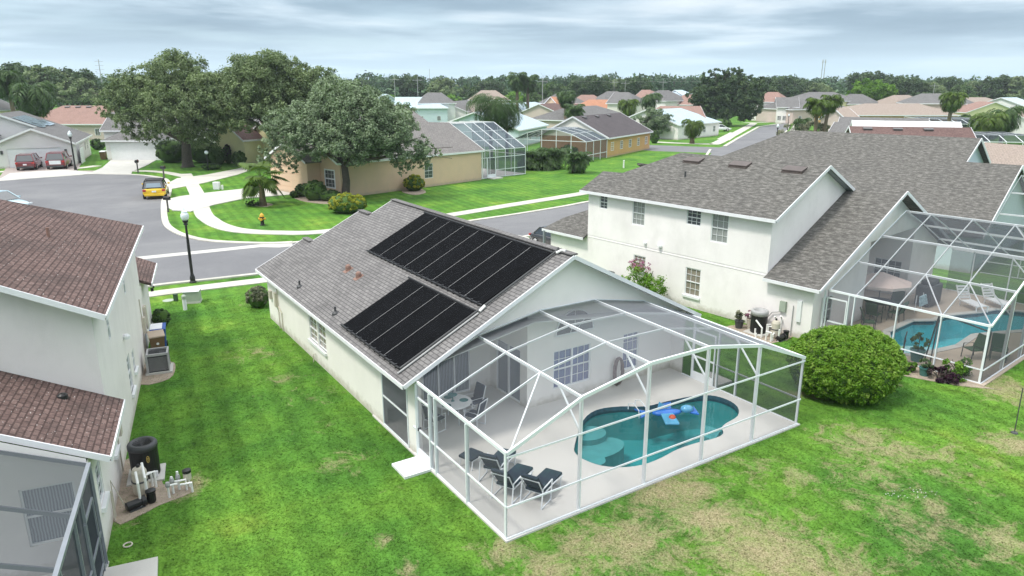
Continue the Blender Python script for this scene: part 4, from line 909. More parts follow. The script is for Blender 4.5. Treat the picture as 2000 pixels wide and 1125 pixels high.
mb = MB(); roofslab(mb, [(.42,3.1,ZU(.42)),(.42,16.9,ZU(.42)),(-5.5,11.0,ZU(-5.5)),(-5.5,3.1,ZU(-5.5))]); roofslab(mb, [(-5.5,3.1,ZU(-5.5)),(-5.5,11.0,ZU(-5.5)),(-11.4,16.9,5.4),(-11.5,3.1,5.4)]); roofslab(mb, [(.42,16.9,5.4),(-11.4,16.9,5.4),(-5.5,11.0,ZU(-5.5))]); ru = mb.build('roof', M['sh_left'], HL)
mb = MB(); roofslab(mb, [(.46,.2,ZL(.46)),(.46,3.68,ZL(.46)),(-6,3.68,ZL(-6)),(-6,.2,ZL(-6))]); rlo = mb.build('roof', M['sh_left'], HL)
mb = MB(); roofslab(mb, [(.42,17.02,2.75),(.42,21.2,2.75),(-3,21.2,4.35),(-3,17.02,4.35)]); mb.build('roof', M['sh_left'], HL)
q = FL.pu(95, 462, .42, 5.4, -.48); MB().tube([(q.x,q.y,q.z-.05),(q.x,q.y,q.z+.3)], .05, 8).build('vent_pipe', M['terracotta'], ru)
q = FL.pu(122, 776, .46, 2.72, -.48); MB().lathe([(.14,-.03),(.13,.07),(.07,.11),(.01,.12)], 12, (q.x,q.y,q.z)).build('vent_cap', M['black'], rlo)
fascia(HL, [((.44,3.1,5.4),(.44,16.9,5.4)), ((.42,3.08,5.4),(-5.5,3.08,ZU(-5.5))), ((.48,.2,2.72),(.48,3.68,2.72)), ((.46,.18,2.72),(-6,.18,ZL(-6))), ((.44,17.02,2.75),(.44,21.2,2.75))], h=.15)
window(HL, A, B, .75, 1.5, 1.1, 2.15, 'dark_glass', 2, 2, sill=True); window(HL, A, B, 3.6, 4.3, 1.1, 2.1, 'dark_glass', 2, 2, sill=True); window(HL, A, B, 9.0, 9.85, .75, 2.05, 'dark_glass', 2, 2, sill=True); window(HL, A, B, 10.6, 11.2, 1.0, 1.75, 'dark_glass', 1, 1, sill=True)
A2, B2 = (0,3.7), (0,17)
for s0, s1, z0, z1 in ((2.35,2.82,3.7,4.55),(3.9,4.3,4.25,4.7),(7.5,7.95,3.78,4.6),(9.9,10.4,4.4,4.8)): window(HL, A2, B2, s0, s1, z0, z1, 'dark_glass', 1, 1, off=.03)
window(HL, (-12,0), (0,0), 12-1.42, 12-.32, .85, 2.35, 'blinds', 1, 1)
MB().lathe([(.12,0),(.12,.1),(.07,.16)], 10, (.1,9.1,2.8)).build('wall_vent', M['white'], HL)
for q in ((15.2,1.0,15.5,1.7),(16.2,.9,16.6,1.9),(4.6,1.2,4.9,1.6)): MB().box(.005,q[0],q[1],.13,q[2],q[3]).build('meter_box', M['beige'], HL)
for q in ([(.05,15,0),(.05,15,2.6)], [(.06,4.3,.2),(.06,4.3,1.5),(.06,4.9,1.5)], [(.05,2.1,0),(.06,2.1,1.1),(.3,2.3,.05)], [(.05,1.9,0),(.06,1.9,.9)]): MB().tube(q, .022, 6).build('conduit', M['beige'], HL)
mb = MB(); mb.box(.35,17.1,2.35,.47,17.2,2.5); mb.tube([(.41,17.2,2.62),(.5,17.2,2.5)], .04, 6); mb.build('floodlight', M['black'], HL)
# its rear enclosure seen from above, grey frame
t = thing('screen_enclosure', 'grey framed pool enclosure on the rear of the pale grey two storey house', 'pool enclosure', FL.w(.05,-.05), FL.a)
mb = MB(); zz = lambda u: 2.72+.42*(-u)
for v in (0,-2.25,-4.1,-5.9,-7.6): mb.beam((0,v,zz(0)-.03), (-6,v,zz(-6)-.03), .04, .09)
mb.beam((0,0,2.72), (0,-7.6,2.72), .09, .09)
for v in (-.05,-1.5,-2.4,-4.1,-5.9,-7.55): mb.beam((0,v,.02), (0,v,2.66), .09, .05, (0,1,0))
for z in (.06,.95,): mb.beam((0.0,0,z), (0.0,-.35,z), .05, .05); mb.beam((0.0,-1.65,z), (0.0,-7.6,z), .05, .05)
mb.beam((-6,0,zz(-6)), (-6,-7.6,zz(-6)), .06, .12); mb.build('frame', M['alu_gray'], t)
for a, b in ((0,-2.25),(-2.25,-4.1),(-4.1,-5.9),(-5.9,-7.6)): MB().poly([(0,a,zz(0)+.02),(-6,a,zz(-6)+.02),(-6,b,zz(-6)+.02),(0,b,zz(0)+.02)]).build('roof_screen', M['screen_l'], t)
MB().poly([(-.01,-1.6,.06),(-.01,-7.6,.06),(-.01,-7.6,2.66),(-.01,-1.6,2.66)]).build('wall_screen', M['screen_d'], t)
mb = MB()
for y in (-.40,-1.55): mb.beam((.01,y,.05), (.01,y,2.05), .05, .06, (0,1,0))
for z in (2.05,1.0,.3): mb.beam((.01,-.4,z), (.01,-1.55,z), .05, .06)
d = mb.build('screen_door', M['alu_gray'], t); MB().poly([(0.0,-.4,.06),(0.0,-1.55,.06),(0.0,-1.55,2.05),(0.0,-.4,2.05)]).build('mesh_panel', M['screen_d'], d)
MB().poly([(-.01,-.0,.06),(-.01,-1.6,.06),(-.01,-1.6,2.66),(-.01,-.0,2.66)]).build('wall_screen', M['screen_d'], t)
pave('patio', rect(FL, -9, -7.7, .1, 0), .04, 'deck', .1)
# ------------------------------------------------------------------ next house along, beyond the right one
HN = FH(FN, 'house', 'wide house with grey shingle roof and two stacked rear gables, beyond the off white one')
h2 = FN.pu(1917, 270, 7.3, 6.2, .5); RU3 = min(h2.x, 10.6); RV3 = h2.y; ZN = lambda u, ru=RU3: 2.4+.5*(u+.3) if u <= ru else 2.4+.5*(2*ru+.3-u)
mb = MB(); hz = ZN(RU3)
roofslab(mb, [(-.3,-.4,2.4),(7.3,-.4,ZN(7.3)),(7.3,RV3,ZN(7.3)),(RU3,RV3,hz),(RU3,17,hz),(4.2,22.5,ZN(4.2)),(-.3,24,2.4)])
roofslab(mb, [(7.3,-.4,ZN(7.3)),(14.9,-.4,2.4),(14.9,RV3+1,2.4),(7.3,RV3+1,ZN(7.3))]); roofslab(mb, [(RU3,RV3,hz),(RU3*2+.3,RV3,2.4),(RU3*2+.3,22,2.4),(RU3,17,hz)])
mb.build('roof', M['sh_right'], HN)
mb = MB(); gable_poly(mb, 0, 0, 14.6, 0, -.3, 2.4, .5, 7.3); gable_poly(mb, RV3+.4, 4, RU3*2-4, 2.5, -.3, 2.4, .5, RU3); mb.poly([(0,23,0),(0,0,0),(0,0,2.5),(0,23,2.5)]); mb.build('wall', M['bluewall'], HN)
fascia(HN, [((-.3,-.42,2.4),(7.3,-.42,ZN(7.3))), ((7.3,-.42,ZN(7.3)),(14.9,-.42,2.4)), ((7.3,RV3-.02,ZN(7.3)),(RU3,RV3-.02,hz)), ((RU3,RV3-.02,hz),(RU3+4,RV3-.02,hz-2))], h=.2)
enclosure('tall white framed enclosure behind the house at the right edge of the picture', FN, [.5,2.8,5.1,7.4,9.8,12.2,14.5], [2.4,3.5,4.6,5.5,4.6,3.5,2.4], -6.5, -.42, .02, [-2.4,-4.4], [-2.4,-4.4], [-2.4,-4.4], [(.8,'fl')], scr='screen')
# ------------------------------------------------------------------ tan house across the street
HT = FH(FT, 'house', 'tan single storey house with grey roof behind the big oak across the street')
EZT = 3.65; ZS = lambda v: EZT+.5*v
mb = MB()
wallgrid(mb, (-21,.2), (0,.2), 0, 3.7, [(11.6,12.9,1.0,2.7)]); wallgrid(mb, (0,.2), (0,13), 0, 3.7)
mb.poly([(0,.2,3.7),(0,6.4,ZS(6.4)-.1),(0,13,3.7)]); mb.poly([(-3.2,4,4),(-3.2,10.8,ZS(10.6)-.1),(-3.2,18,4)])
wallgrid(mb, (-21,4), (-21,.2), 0, 3.7, [(1.0,2.9,.9,2.9)]); mb.poly([(-21,8,3.7),(-21,.2,3.7),(-21,3.6,5.2)])
wallgrid(mb, (-22.6,11.2), (-22.6,3.8), 0, 3.7, [(.9,6.4,.02,3.0)], rev=.2); wallgrid(mb, (-22.6,3.8), (-20.9,3.8), 0, 3.7); mb.poly([(-22.6,11.2,3.7),(-22.6,3.8,3.7),(-22.6,7.5,5.4)])
mb.poly([(0,19.6,0),(-13,19.6,0),(-13,19.6,3.7),(0,19.6,3.7)]); mb.poly([(-13,19.6,0),(-19.3,11.2,0),(-19.3,11.2,3.7),(-13,19.6,3.7)]); mb.poly([(-19.3,11.2,0),(-22.6,11.2,0),(-22.6,11.2,3.7),(-19.3,11.2,3.7)]); mb.build('wall', M['tan'], HT)
mb = MB()
roofslab(mb, [(.4,0,EZT),(.4,6.4,ZS(6.4)),(-2.8,6.7,ZS(6.7)),(-3.0,10.8,ZS(10.8)),(-12,10.8,ZS(10.8)),(-17.8,7.0,ZS(7.0)),(-21.4,3.6,ZS(3.6)),(-21.4,0,EZT)])
roofslab(mb, [(.4,6.4,ZS(6.4)),(.4,12.8,EZT),(-3,12.8,EZT),(-2.8,6.7,ZS(6.7))]); roofslab(mb, [(-3,10.8,ZS(10.8)),(-3,20,EZT),(-13,20,EZT),(-12,10.8,ZS(10.8))]); roofslab(mb, [(-12,10.8,ZS(10.8)),(-13,20,EZT),(-19.5,11.6,EZT),(-17.8,7.0,ZS(7.0))])
roofslab(mb, [(-23,3.4,EZT),(-23,7.5,5.6),(-18,7.5,5.6),(-18,3.4,EZT)]); roofslab(mb, [(-23,7.5,5.6),(-23,11.6,EZT),(-18,11.6,EZT),(-18,7.5,5.6)])
mb.build('roof', M['sh_tan'], HT)
fascia(HT, [((.42,0,EZT),(.42,6.4,ZS(6.4))), ((-21.4,-.02,EZT),(.4,-.02,EZT)), ((-23.02,3.4,EZT),(-23.02,7.5,5.6)), ((-23.02,7.5,5.6),(-23.02,11.6,EZT)), ((-21.42,0,EZT),(-21.42,3.6,ZS(3.6)))], h=.22, mat='white')
g_ = MB(); g_.box(-22.52,4.75,.03,-22.44,10.35,2.98)
for j in range(1, 4): g_.box(-22.54,4.8,.74*j-.012,-22.51,10.3,.74*j+.012)
g_.build('garage_door', M['tan'], HT)
window(HT, (-21,.2), (0,.2), 11.6, 12.9, 1.0, 2.7, 'dark_glass', 2, 2); window(HT, (-21,4), (-21,.2), 1.0, 2.9, .9, 2.9, 'dark_glass', 3, 2, fw=.14, off=-.02)
mb = MB(); mb.tube([(.1,.1,3.4),(.1,.1,.1)], .07, 6); mb.build('downspout', M['white'], HT)
# its enclosure
FT2 = Fr(*tuple(at(940,350)[:2]), 44)
t = thing('screen_enclosure', 'tall white framed enclosure on the end of the tan house, dark screens', 'pool enclosure', FT2.w(0,0), FT2.a)
Lx, Dy, z0, z1 = 7.9, 8.2, 3.55, 6.6; mb = MB(); W = .07; xs = [0,.05,2.5,4.2,5.9,7.9]
zr = lambda y: z0+(z1-z0)*min(1, y/6.2)
for x in (0,2.5,4.2,5.9,7.9): mb.beam((x,0,0), (x,0,z0), W, W); mb.beam((x,0,z0), (x,6.2,z1), W, .12); mb.beam((x,6.2,z1), (x,Dy+3,z1), W, .12)
mb.beam((1.5,0,0), (1.5,0,z0), W, W); mb.beam((1.0,0,0), (1.0,0,2.6), W, W); mb.beam((1.0,0,2.6), (2.5,0,2.6), W, W)
for z in (.08, 1.0, 2.6, z0): mb.beam((0 if z != 1.0 else 2.5,-.01,z), (Lx,-.01,z), W, W)
for y in (2.1, 4.2, 6.2): mb.beam((0,y,zr(y)), (Lx,y,zr(y)), W, .1)
for y in (2.7,5.4,8.1,10.8): mb.beam((Lx,y,0), (Lx,y,zr(y)), W, W)
for z in (.08, 2.6): mb.beam((Lx,0,z), (Lx,10.8,z), W, W)
mb.build('frame', M['alu'], t)
for a, b in ((0,2.5),(2.5,4.2),(4.2,5.9),(5.9,7.9)):
    MB().poly([(a,0,z0+.02),(b,0,z0+.02),(b,6.2,z1+.02),(a,6.2,z1+.02)]).build('roof_screen', M['screen_m'], t); MB().poly([(a,.03,.1),(b,.03,.1),(b,.03,z0),(a,.03,z0)]).build('wall_screen', M['screen_m'], t)
MB().poly([(Lx-.03,0,.1),(Lx-.03,10.8,.1),(Lx-.03,10.8,z1),(Lx-.03,6.2,z1),(Lx-.03,0,z0)]).build('wall_screen', M['screen_m'], t)
mb = MB(); mb.box(1.05,-.06,.05,2.45,.02,.5)
for x in (1.08, 2.42): mb.beam((x,-.03,.05), (x,-.03,2.55), .08, .08)
d = mb.build('screen_door', M['alu'], t); MB().poly([(1.1,-.02,.5),(2.4,-.02,.5),(2.4,-.02,2.5),(1.1,-.02,2.5)]).build('mesh_panel', M['screen_l'], d)
pave('patio', [tuple(FT2.w(*q)[:2]) for q in ((0,0),(7.9,0),(7.9,10.8),(0,10.8))], .1, 'deck', .1)
pave('paving_slab', [tuple(FT2.w(*q)[:2]) for q in ((.9,-1.3),(2.6,-1.3),(2.6,0),(.9,0))], .1, 'concrete', .1)
# ------------------------------------------------------------------ generic gabled / hipped house given by the ends of its ridge
def house(label, p, q, zr, hw, ez, roof, wall, hipA=0, hipB=0, group=None, wins=3, over=.45, vents=0, fasc='trim', garage=None, solar=0, wmat='dark_glass', garM='white', cat='house', name='house', wingA=0):
    """ridge from p to q (world, level), zr ridge height, hw half width to the eave, ez eave height"""
    p = Vector((p[0], p[1], 0)); q = Vector((q[0], q[1], 0)); L = (q-p).length; ang = math.atan2((q-p).y, (q-p).x)
    t = thing(name, label, cat, p, ang, group); k = (zr-ez)/hw; a0 = -hipA; b0 = L+hipB; w = hw-over
    mb = MB(); za = ez+k*over-.08
    xa, xb = a0+over, b0-over
    cyc = [(xa,-w),(xb,-w),(xb,w),(xa,w)]
    for i in range(4):
        A, B = cyc[i], cyc[(i+1)%4]; mb.poly([(A[0],A[1],0),(B[0],B[1],0),(B[0],B[1],za),(A[0],A[1],za)])
    if not hipA: mb.poly([(xa,w,za),(xa,-w,za),(xa,0,zr-.12)])
    if not hipB: mb.poly([(xb,-w,za),(xb,w,za),(xb,0,zr-.12)])
    mb.build('wall', M[wall], t)
    mb = MB()
    for s in (-1, 1):
        pts = [(a0,s*hw,ez),(b0,s*hw,ez),(L,0,zr),(0,0,zr)]; roofslab(mb, pts if s < 0 else pts[::-1])
    if hipA: roofslab(mb, [(a0,hw,ez),(a0,-hw,ez),(0,0,zr)])
    if hipB: roofslab(mb, [(b0,-hw,ez),(b0,hw,ez),(L,0,zr)])
    r = mb.build('roof', M[roof], t)
    ls = [((a0,-hw-.01,ez),(b0,-hw-.01,ez)), ((a0,hw+.01,ez),(b0,hw+.01,ez))]
    ls += [((a0-.01,-hw,ez),(a0-.01,hw,ez))] if hipA else [((a0-.01,-hw,ez),(-.01,0,zr)), ((-.01,0,zr),(a0-.01,hw,ez))]
    ls += [((b0+.01,-hw,ez),(b0+.01,hw,ez))] if hipB else [((b0+.01,-hw,ez),(L+.01,0,zr)), ((L+.01,0,zr),(b0+.01,hw,ez))]
    fascia(t, ls, h=.24, mat=fasc)
    for s in (-1, 1):
        for i in range(wins):
            x = xa+(xb-xa)*(i+.5)/wins; A, B = ((xa,-w),(xb,-w)) if s < 0 else ((xb,w),(xa,w)); sx = (x-xa) if s < 0 else (xb-x)
            window(t, A, B, sx-.6, sx+.6, 1.0, min(2.4, za-.4), wmat, 2, 2, off=-.03, munt=.04, fw=.09)
    for i in range(vents):
        x = L*(i+.6)/(vents+.2)*.8; q_ = MB(); y = -hw*.10; z = zr-k*hw*.10
        q_.slab([(x-.5,y-.3,z-.02),(x+.5,y-.3,z-.02),(x+.5,y+.2,z+.2),(x-.5,y+.2,z+.2)], (0,0,-.1)); q_.slab([(x-.55,y-.35,z+.1),(x+.55,y-.35,z+.1),(x+.55,y+.25,z+.26),(x-.55,y+.25,z+.26)], (0,0,-.06)); q_.build('roof_vent', M['bronze'], r)
    if garage:
        side, s0, s1, hgt_ = garage
        g_ = MB()
        if side == 'A':
            g_.box(xa-.05, s0, .02, xa+.02, s1, hgt_)
            for j in range(1, 4): g_.box(xa-.06, s0, hgt_*j/4-.01, xa-.045, s1, hgt_*j/4+.01)
        else:
            g_.box(s0, -w-.05, .02, s1, -w+.02, hgt_)
            for j in range(1, 4): g_.box(s0, -w-.06, hgt_*j/4-.01, s1, -w-.045, hgt_*j/4+.01)
        g_.build('garage_door', M[garM], t)
    return t
def house_px(label, a, b, zr, hw, ez, roof, wall, **k):
    return house(label, at(*a, zr), at(*b, zr), zr, hw, ez, roof, wall, **k)
# --- cul-de-sac: white gabled house with photovoltaic panels
FW = Fr(*tuple(at(148,324)[:2]), 24)
t = thing('house', 'white gabled house with light solar panels on its roof behind the two red cars', 'house', FW.w(0,0), FW.a)
E0 = 3.3; ZW = lambda u, r=-9.5: E0+.42*(.5-u) if u >= r else E0+.42*(.5-2*r+u)
mb = MB()
wallgrid(mb, (-9.6,0), (0,0), 0, 3.3, [(1.4,8.0,.02,2.75)], rev=.15); wallgrid(mb, (0,0), (0,21), 0, 3.4, [(14,15,1.2,2.6),(17,18,1.2,2.6)]); mb.poly([(-9.6,0,3.3),(0,0,3.3),(-4.8,0,5.45)])
mb.poly([(-17,2.5,0),(-9.6,2.5,0),(-9.6,2.5,3.4),(-11,2.5,5.2),(-14,2.5,6.0),(-17,2.5,5)]); mb.poly([(-19,5,0),(0,5,0),(0,5,3.4),(-9.5,5,7.3),(-19,5,3.4)]); mb.poly([(0,21,0),(-19,21,0),(-19,21,3.4),(-9.5,21,7.3),(0,21,3.4)])
mb.poly([(-19,21,0),(-19,5,0),(-19,5,3.4),(-19,21,3.4)]); mb.build('wall', M['whitewall'], t)
mb = MB()
roofslab(mb, [(.5,-.5,E0),(.5,21.5,E0),(-9.5,21.5,ZW(-9.5)),(-9.5,4.5,ZW(-9.5)),(-4.8,4.5,ZW(-4.8)),(-4.8,-.5,ZW(-4.8))])
roofslab(mb, [(-4.8,-.5,ZW(-4.8)),(-4.8,4.5,ZW(-4.8)),(-10.1,4.5,E0),(-10.1,-.5,E0)]); roofslab(mb, [(-9.5,4.5,ZW(-9.5)),(-9.5,21.5,ZW(-9.5)),(-19.5,21.5,E0),(-19.5,4.5,E0)])
roofslab(mb, [(-13.5,2,6.1),(-13.5,4.6,6.1),(-9.4,4.6,4.5),(-9.4,2,4.5)]); roofslab(mb, [(-13.5,4.6,6.1),(-13.5,2,6.1),(-17.6,2,4.4),(-17.6,4.6,4.4)])
mb.build('roof', M['sh_gray'], t)
fascia(t, [((.52,-.5,E0),(.52,21.5,E0)), ((.5,-.52,E0),(-4.8,-.52,ZW(-4.8))), ((-4.8,-.52,ZW(-4.8)),(-10.1,-.52,E0)), ((-4.8,4.48,ZW(-4.8)),(-9.5,4.48,ZW(-9.5))), ((-9.5,4.48,ZW(-9.5)),(-19.5,4.48,E0)), ((-13.5,1.98,6.1),(-9.4,1.98,4.5)), ((-13.5,1.98,6.1),(-17.6,1.98,4.4))], h=.26, mat='white')
g_ = MB(); g_.box(-8.2,.10,.02,-1.6,.16,2.75)
for j in range(1, 4): g_.box(-8.2,.09,.69*j-.01,-1.6,.105,.69*j+.01)
g_.build('garage_door', M['white'], t)
nw = Vector((.42, 0, 1)).normalized()
for (u, v, m, n_) in ((-7.9,5.4,2,3), (-7.9,9.2,2,6), (-5.9,12.0,1,5), (-5.9,6.2,1,2)):
    for i in range(m):
        for j in range(n_):
            ua, ub, va, vb = u+i*1.75, u+i*1.75+1.68, v+j*1.1, v+j*1.1+1.05
            MB().slab([Vector((x, y, ZW(x)))+nw*.14 for x, y in ((ua,va),(ub,va),(ub,vb),(ua,vb))], -nw*.05).build('solar_panel', M['pv'], t)
window(t, (0,0), (0,21), 14, 15, 1.2, 2.6, 'dark_glass'); window(t, (0,0), (0,21), 17, 18, 1.2, 2.6, 'dark_glass')
mb = MB(); n = 12
mb.slab([(-14.9+0,2.42,3.0)]+[(-13.2-1.7*math.cos(math.pi*i/n), 2.42, 3.3+.9*math.sin(math.pi*i/n)) for i in range(n+1)]+[(-11.5,2.42,3.0)], (0,.05,0)); mb.build('arch_screen', M['dark_glass'], t)
mb = MB(); mb.slab([(-14.6,2.4,.1),(-11.8,2.4,.1),(-11.8,2.4,2.8),(-14.6,2.4,2.8)], (0,.05,0)); w = mb.build('entry_screen', M['dark_glass'], t)
mb = MB()
for x in (-14.9,-13.6,-12.4,-11.6): mb.beam((x,2.38,0), (x,2.38,3.0), .1, .06, (0,1,0))
for z in (.9,2.2,2.95): mb.beam((-14.9,2.38,z), (-11.6,2.38,z), .08, .1)
mb.build('frame', M['white'], w)
mb = MB()
for x in (-9.0,-1.1): mb.box(x,-.15,2.0,x+.3,-.01,2.5)
mb.build('wall_lamp', M['dkgrey'], t)
tag(MB().box(.0,0,0,.08,4.2,2.3).build('fence', M['white'], None, loc=FW.w(.4,3.2), rz=FW.a), 'white panel fence on the side of the white gabled house', 'fence')
# --- grey hip roofed garage house
g0 = at(205,313); g1 = at(318,312)
t = house('small house with grey hip roof and wide white garage door on the cul-de-sac', g0+Vector((4.6,4.4,0)), Vector((g1.x-4.6, g0.y+4.4, 0))+Vector((.4,0,0)), 5.7, 4.8, 3.1, 'sh_gray', 'whitewall', hipA=4.6, hipB=4.2, wins=0, fasc='trim', garage=('S', -3.4+.0, 4.7, 2.75))
t = house('pale two part house wall behind the grey hip roofed garage', at(222,262,3.5), at(318,262,3.5)+Vector((10,3,0)), 7.2, 6, 4.4, 'sh_gray', 'whitewall', wins=3)
# --- yellow house with small red brown gable
y0 = at(440,320); 
t = house('yellow house with small red brown gable and arched window beside the big oaks', y0+Vector((0.4,.5,0)), y0+Vector((6.0,9,0)), 6.0, 3.9, 3.6, 'sh_red', 'yellow', hipA=0, hipB=0, wins=1)
t = house('pale yellow house wing with red brown roof half hidden by the big oak', at(500,318)+Vector((1,0,0)), at(500,318)+Vector((9,10,0)), 6.2, 4.6, 3.4, 'sh_red', 'yellow', wins=2)
house('white gable wall house seen between the oak trunks', at(405,300)+Vector((0,3,0)), at(405,300)+Vector((3,18,0)), 6.6, 7, 3.3, 'sh_gray', 'whitewall', wins=2)
# --- brown roofed house behind on the left
t = house('house with pink brown roof and white framed enclosure left of the oaks', at(122,196,6.6)*.62+Vector((0,0,0)), at(205,196,6.6)*.62, 7.2, 9.0, 3.4, 'sh_brown', 'pinkwall', hipA=6, hipB=5, wins=4, vents=3)
house('cream house at the left edge behind the palms', at(-60,240), at(8,232), 7.0, 6, 3.6, 'sh_gray', 'yellow', wins=2)
# --- orange walled house in the middle distance
FO = Fr(*tuple(at(1190,270,3.2)[:2]), 60); ZO = lambda v: 3.2+.5*v
p_ = FO.w(0,6.7); q_ = FO.w(21.5,6.7)
t = house('orange walled house with dark purple grey roof and white arched enclosure', (p_.x,p_.y), (q_.x,q_.y), 6.55, 6.7, 3.2, 'sh_dark', 'orange', hipA=0, hipB=0, wins=5, vents=3, over=.45)
mb = MB(); mb.slab([(-.02,-.02+6.2*-1,3.0),(-.02,0,6.4),(-.02,6.2,3.0)], (.05,0,0)); 
MB().slab([(.36,-6.2,3.3),(.36,6.2,3.3),(.36,0,6.35)], (-.05,0,0)).build('gable_wall', M['cream_in'], t); MB().slab([(.34,-6.2,.02),(.34,6.2,.02),(.34,6.2,3.3),(.34,-6.2,3.3)], (-.05,0,0)).build('rear_wall', M['brownwall'], t)
t = thing('screen_enclosure', 'arched white framed enclosure on the orange walled house', 'pool enclosure', FO.w(-8.2,.4), FO.a)
mb = MB(); us = [0,2.6,5.2,7.8,10.4,13.0]; zs = [3.1,4.2,4.8,4.8,4.2,3.1]; W = .08
for y, z in zip(us, zs): mb.beam((0,y,0), (0,y,z), W, W); mb.beam((0,y,z), (8.4,y,z), W, W)
for x in (0,2.8,5.6,8.3):
    for a, b, za, zb in zip(us, us[1:], zs, zs[1:]): mb.beam((x,a,za), (x,b,zb), W, W)
    mb.beam((x,0,0), (x,0,3.1), W, W)
mb.beam((0,0,3.1), (0,13,3.1), W, W); mb.beam((0,0,1.0), (0,13,1.0), W, W); mb.beam((0,0,1), (8.3,0,1), W, W); mb.build('frame', M['alu'], t)
for a, b, za, zb in zip(us, us[1:], zs, zs[1:]): MB().poly([(0,a,za),(0,b,zb),(8.4,b,zb),(8.4,a,za)]).build('roof_screen', M['screen_m'], t); MB().poly([(.02,a,.1),(.02,b,.1),(.02,b,zb),(.02,a,za)]).build('wall_screen', M['screen'], t)
MB().poly([(0,.02,.1),(8.4,.02,.1),(8.4,.02,3.1),(0,.02,3.1)]).build('wall_screen', M['screen'], t)
# --- houses beyond, in the middle of the picture
BG = 'background houses between the trees'
def hp(label, a, b, hw, roof, wall, zr=6.5, ez=3.2, **k):
    if at(*a, zr).y > 255:                     # ground there stands higher than here: keep the house at its real distance
        ym = (a[1]+b[1])/2; nz = min(atd(a[0], ym, 250).z, 10.6); dd = (a[0]*7 % 40)-10; ez += nz-zr
        return house(label, atd(a[0], ym, 250+dd), atd(b[0], ym, 250+dd+(a[0]*3 % 9)-2), nz, hw, ez, roof, wall, group=BG, **k)
    return house_px(label, a, b, zr, hw, ez, roof, wall, group=BG, **k)
hp('house with long pale blue metal roof left of the middle palms', (772,190), (834,188), 11, 'sh_blue', 'bluewall', hipB=7, wins=3)
hp('small house with pale blue gable behind the centre oak', (747,187), (757,182), 7, 'sh_blue', 'bluewall', wins=2)
hp('dark grey roofed house with black roof panels right of the pale blue roof', (868,199), (925,194), 8, 'sh_gray', 'whitewall', hipB=5)
t = hp('pale blue house with broad light blue roof behind the tall queen palm', (925,219), (992,213), 9.5, 'sh_blue', 'bluewall', zr=6.6, ez=3.3, wins=4)
hp('light blue roofed house wing right of the tall queen palm', (985,201), (1045,199), 10, 'sh_blue', 'bluewall', hipB=6, wins=3)
hp('dark brown roofed house right of the light blue roof', (1052,203), (1085,201), 8, 'sh_red', 'pinkwall', hipB=5)
hp('grey brown hip roofed house behind the purple grey roof', (1110,208), (1165,206), 9.5, 'sh_gray', 'pinkwall', hipA=5, hipB=7, wins=3)
hp('small terracotta gable left of the second palm', (1075,190), (1086,187), 6, 'sh_terra', 'tan', zr=6.5)
hp('terracotta roofed house in the middle distance', (1150,196), (1200,193), 9, 'sh_terra', 'pinkwall', hipA=5, hipB=6)
hp('grey roofed house with dark enclosure behind the terracotta roof', (1200,180), (1228,179), 9, 'sh_gray', 'cream_in', zr=8, ez=4.6, hipB=5)
hp('orange gabled two storey house far off in the middle', (1254,176), (1270,175), 8, 'sh_brown', 'orange', zr=9, ez=5.6, hipB=5)
hp('white house with light metal hip roof right of the orange gable', (1272,188), (1300,187), 8, 'sh_blue', 'whitewall', hipA=5, hipB=6)
hp('pale blue two storey house with dark solar roof far off', (1318,177), (1332,175), 9, 'sh_blue', 'bluewall', zr=8.6, ez=5.6, hipB=5)
hp('slate roofed house left of the far pale blue house', (1300,181), (1320,179), 8, 'pv', 'bluewall', zr=7.8, ez=5)
hp('pale metal roofed house behind the round dark tree by the road', (1262,214), (1330,211), 8.5, 'sh_blue', 'offwhite', zr=6.4, ez=3.2, hipB=5, wins=4)
hp('red brown roofed house left of the great dark oak', (1290,207), (1368,207), 8, 'sh_brown', 'pinkwall', zr=6.8, ez=3.4, hipA=4, wins=3)
hp('small cream roofed house among far trees', (898,170), (925,170), 8, 'sh_light', 'offwhite', zr=10, ez=7)
hp('distant light roofed house left of the twin palms', (935,188), (960,187), 8, 'sh_light', 'offwhite', zr=7.4)
for i, (a, b, hw, rf, wl, lb) in enumerate([((1186,179),(1206,178),6,'sh_gray','whitewall','grey roofed far house left of the orange gable'),((1338,184),(1362,183),7,'sh_brown','offwhite','brown roofed far house beside the great dark oak'),((940,177),(968,176),7,'sh_light','pinkwall','tan roofed far house left of the twin palms'),
    ((1088,183),(1108,182),6,'sh_gray','offwhite','grey roofed far house behind the shaggy palm'),((1135,186),(1160,186),6,'sh_brown','tan','brown roofed far house before the round dark tree'),((1228,188),(1246,187),6,'sh_gray','cream_in','grey roofed far house behind the wispy palm'),
    ((835,181),(862,180),7,'sh_gray','whitewall','grey roofed far house above the long pale blue roof'),((1660,184),(1684,184),6,'sh_gray','offwhite','grey roofed far house behind the bright green round tree'),((1745,186),(1775,186),7,'sh_light','offwhite','tan roofed far house right of the bright green round tree'),
    ((1846,184),(1868,184),6,'sh_gray','whitewall','grey roofed far house behind the right queen palm'),((1500,180),(1520,180),6,'sh_brown','offwhite','brown roofed far house above the end of the street'),((1286,176),(1306,176),6,'sh_gray','offwhite','slate roofed far house at the back of the middle row')]): hp(lb, a, b, hw, rf, wl, hipA=4, hipB=4, wins=2)
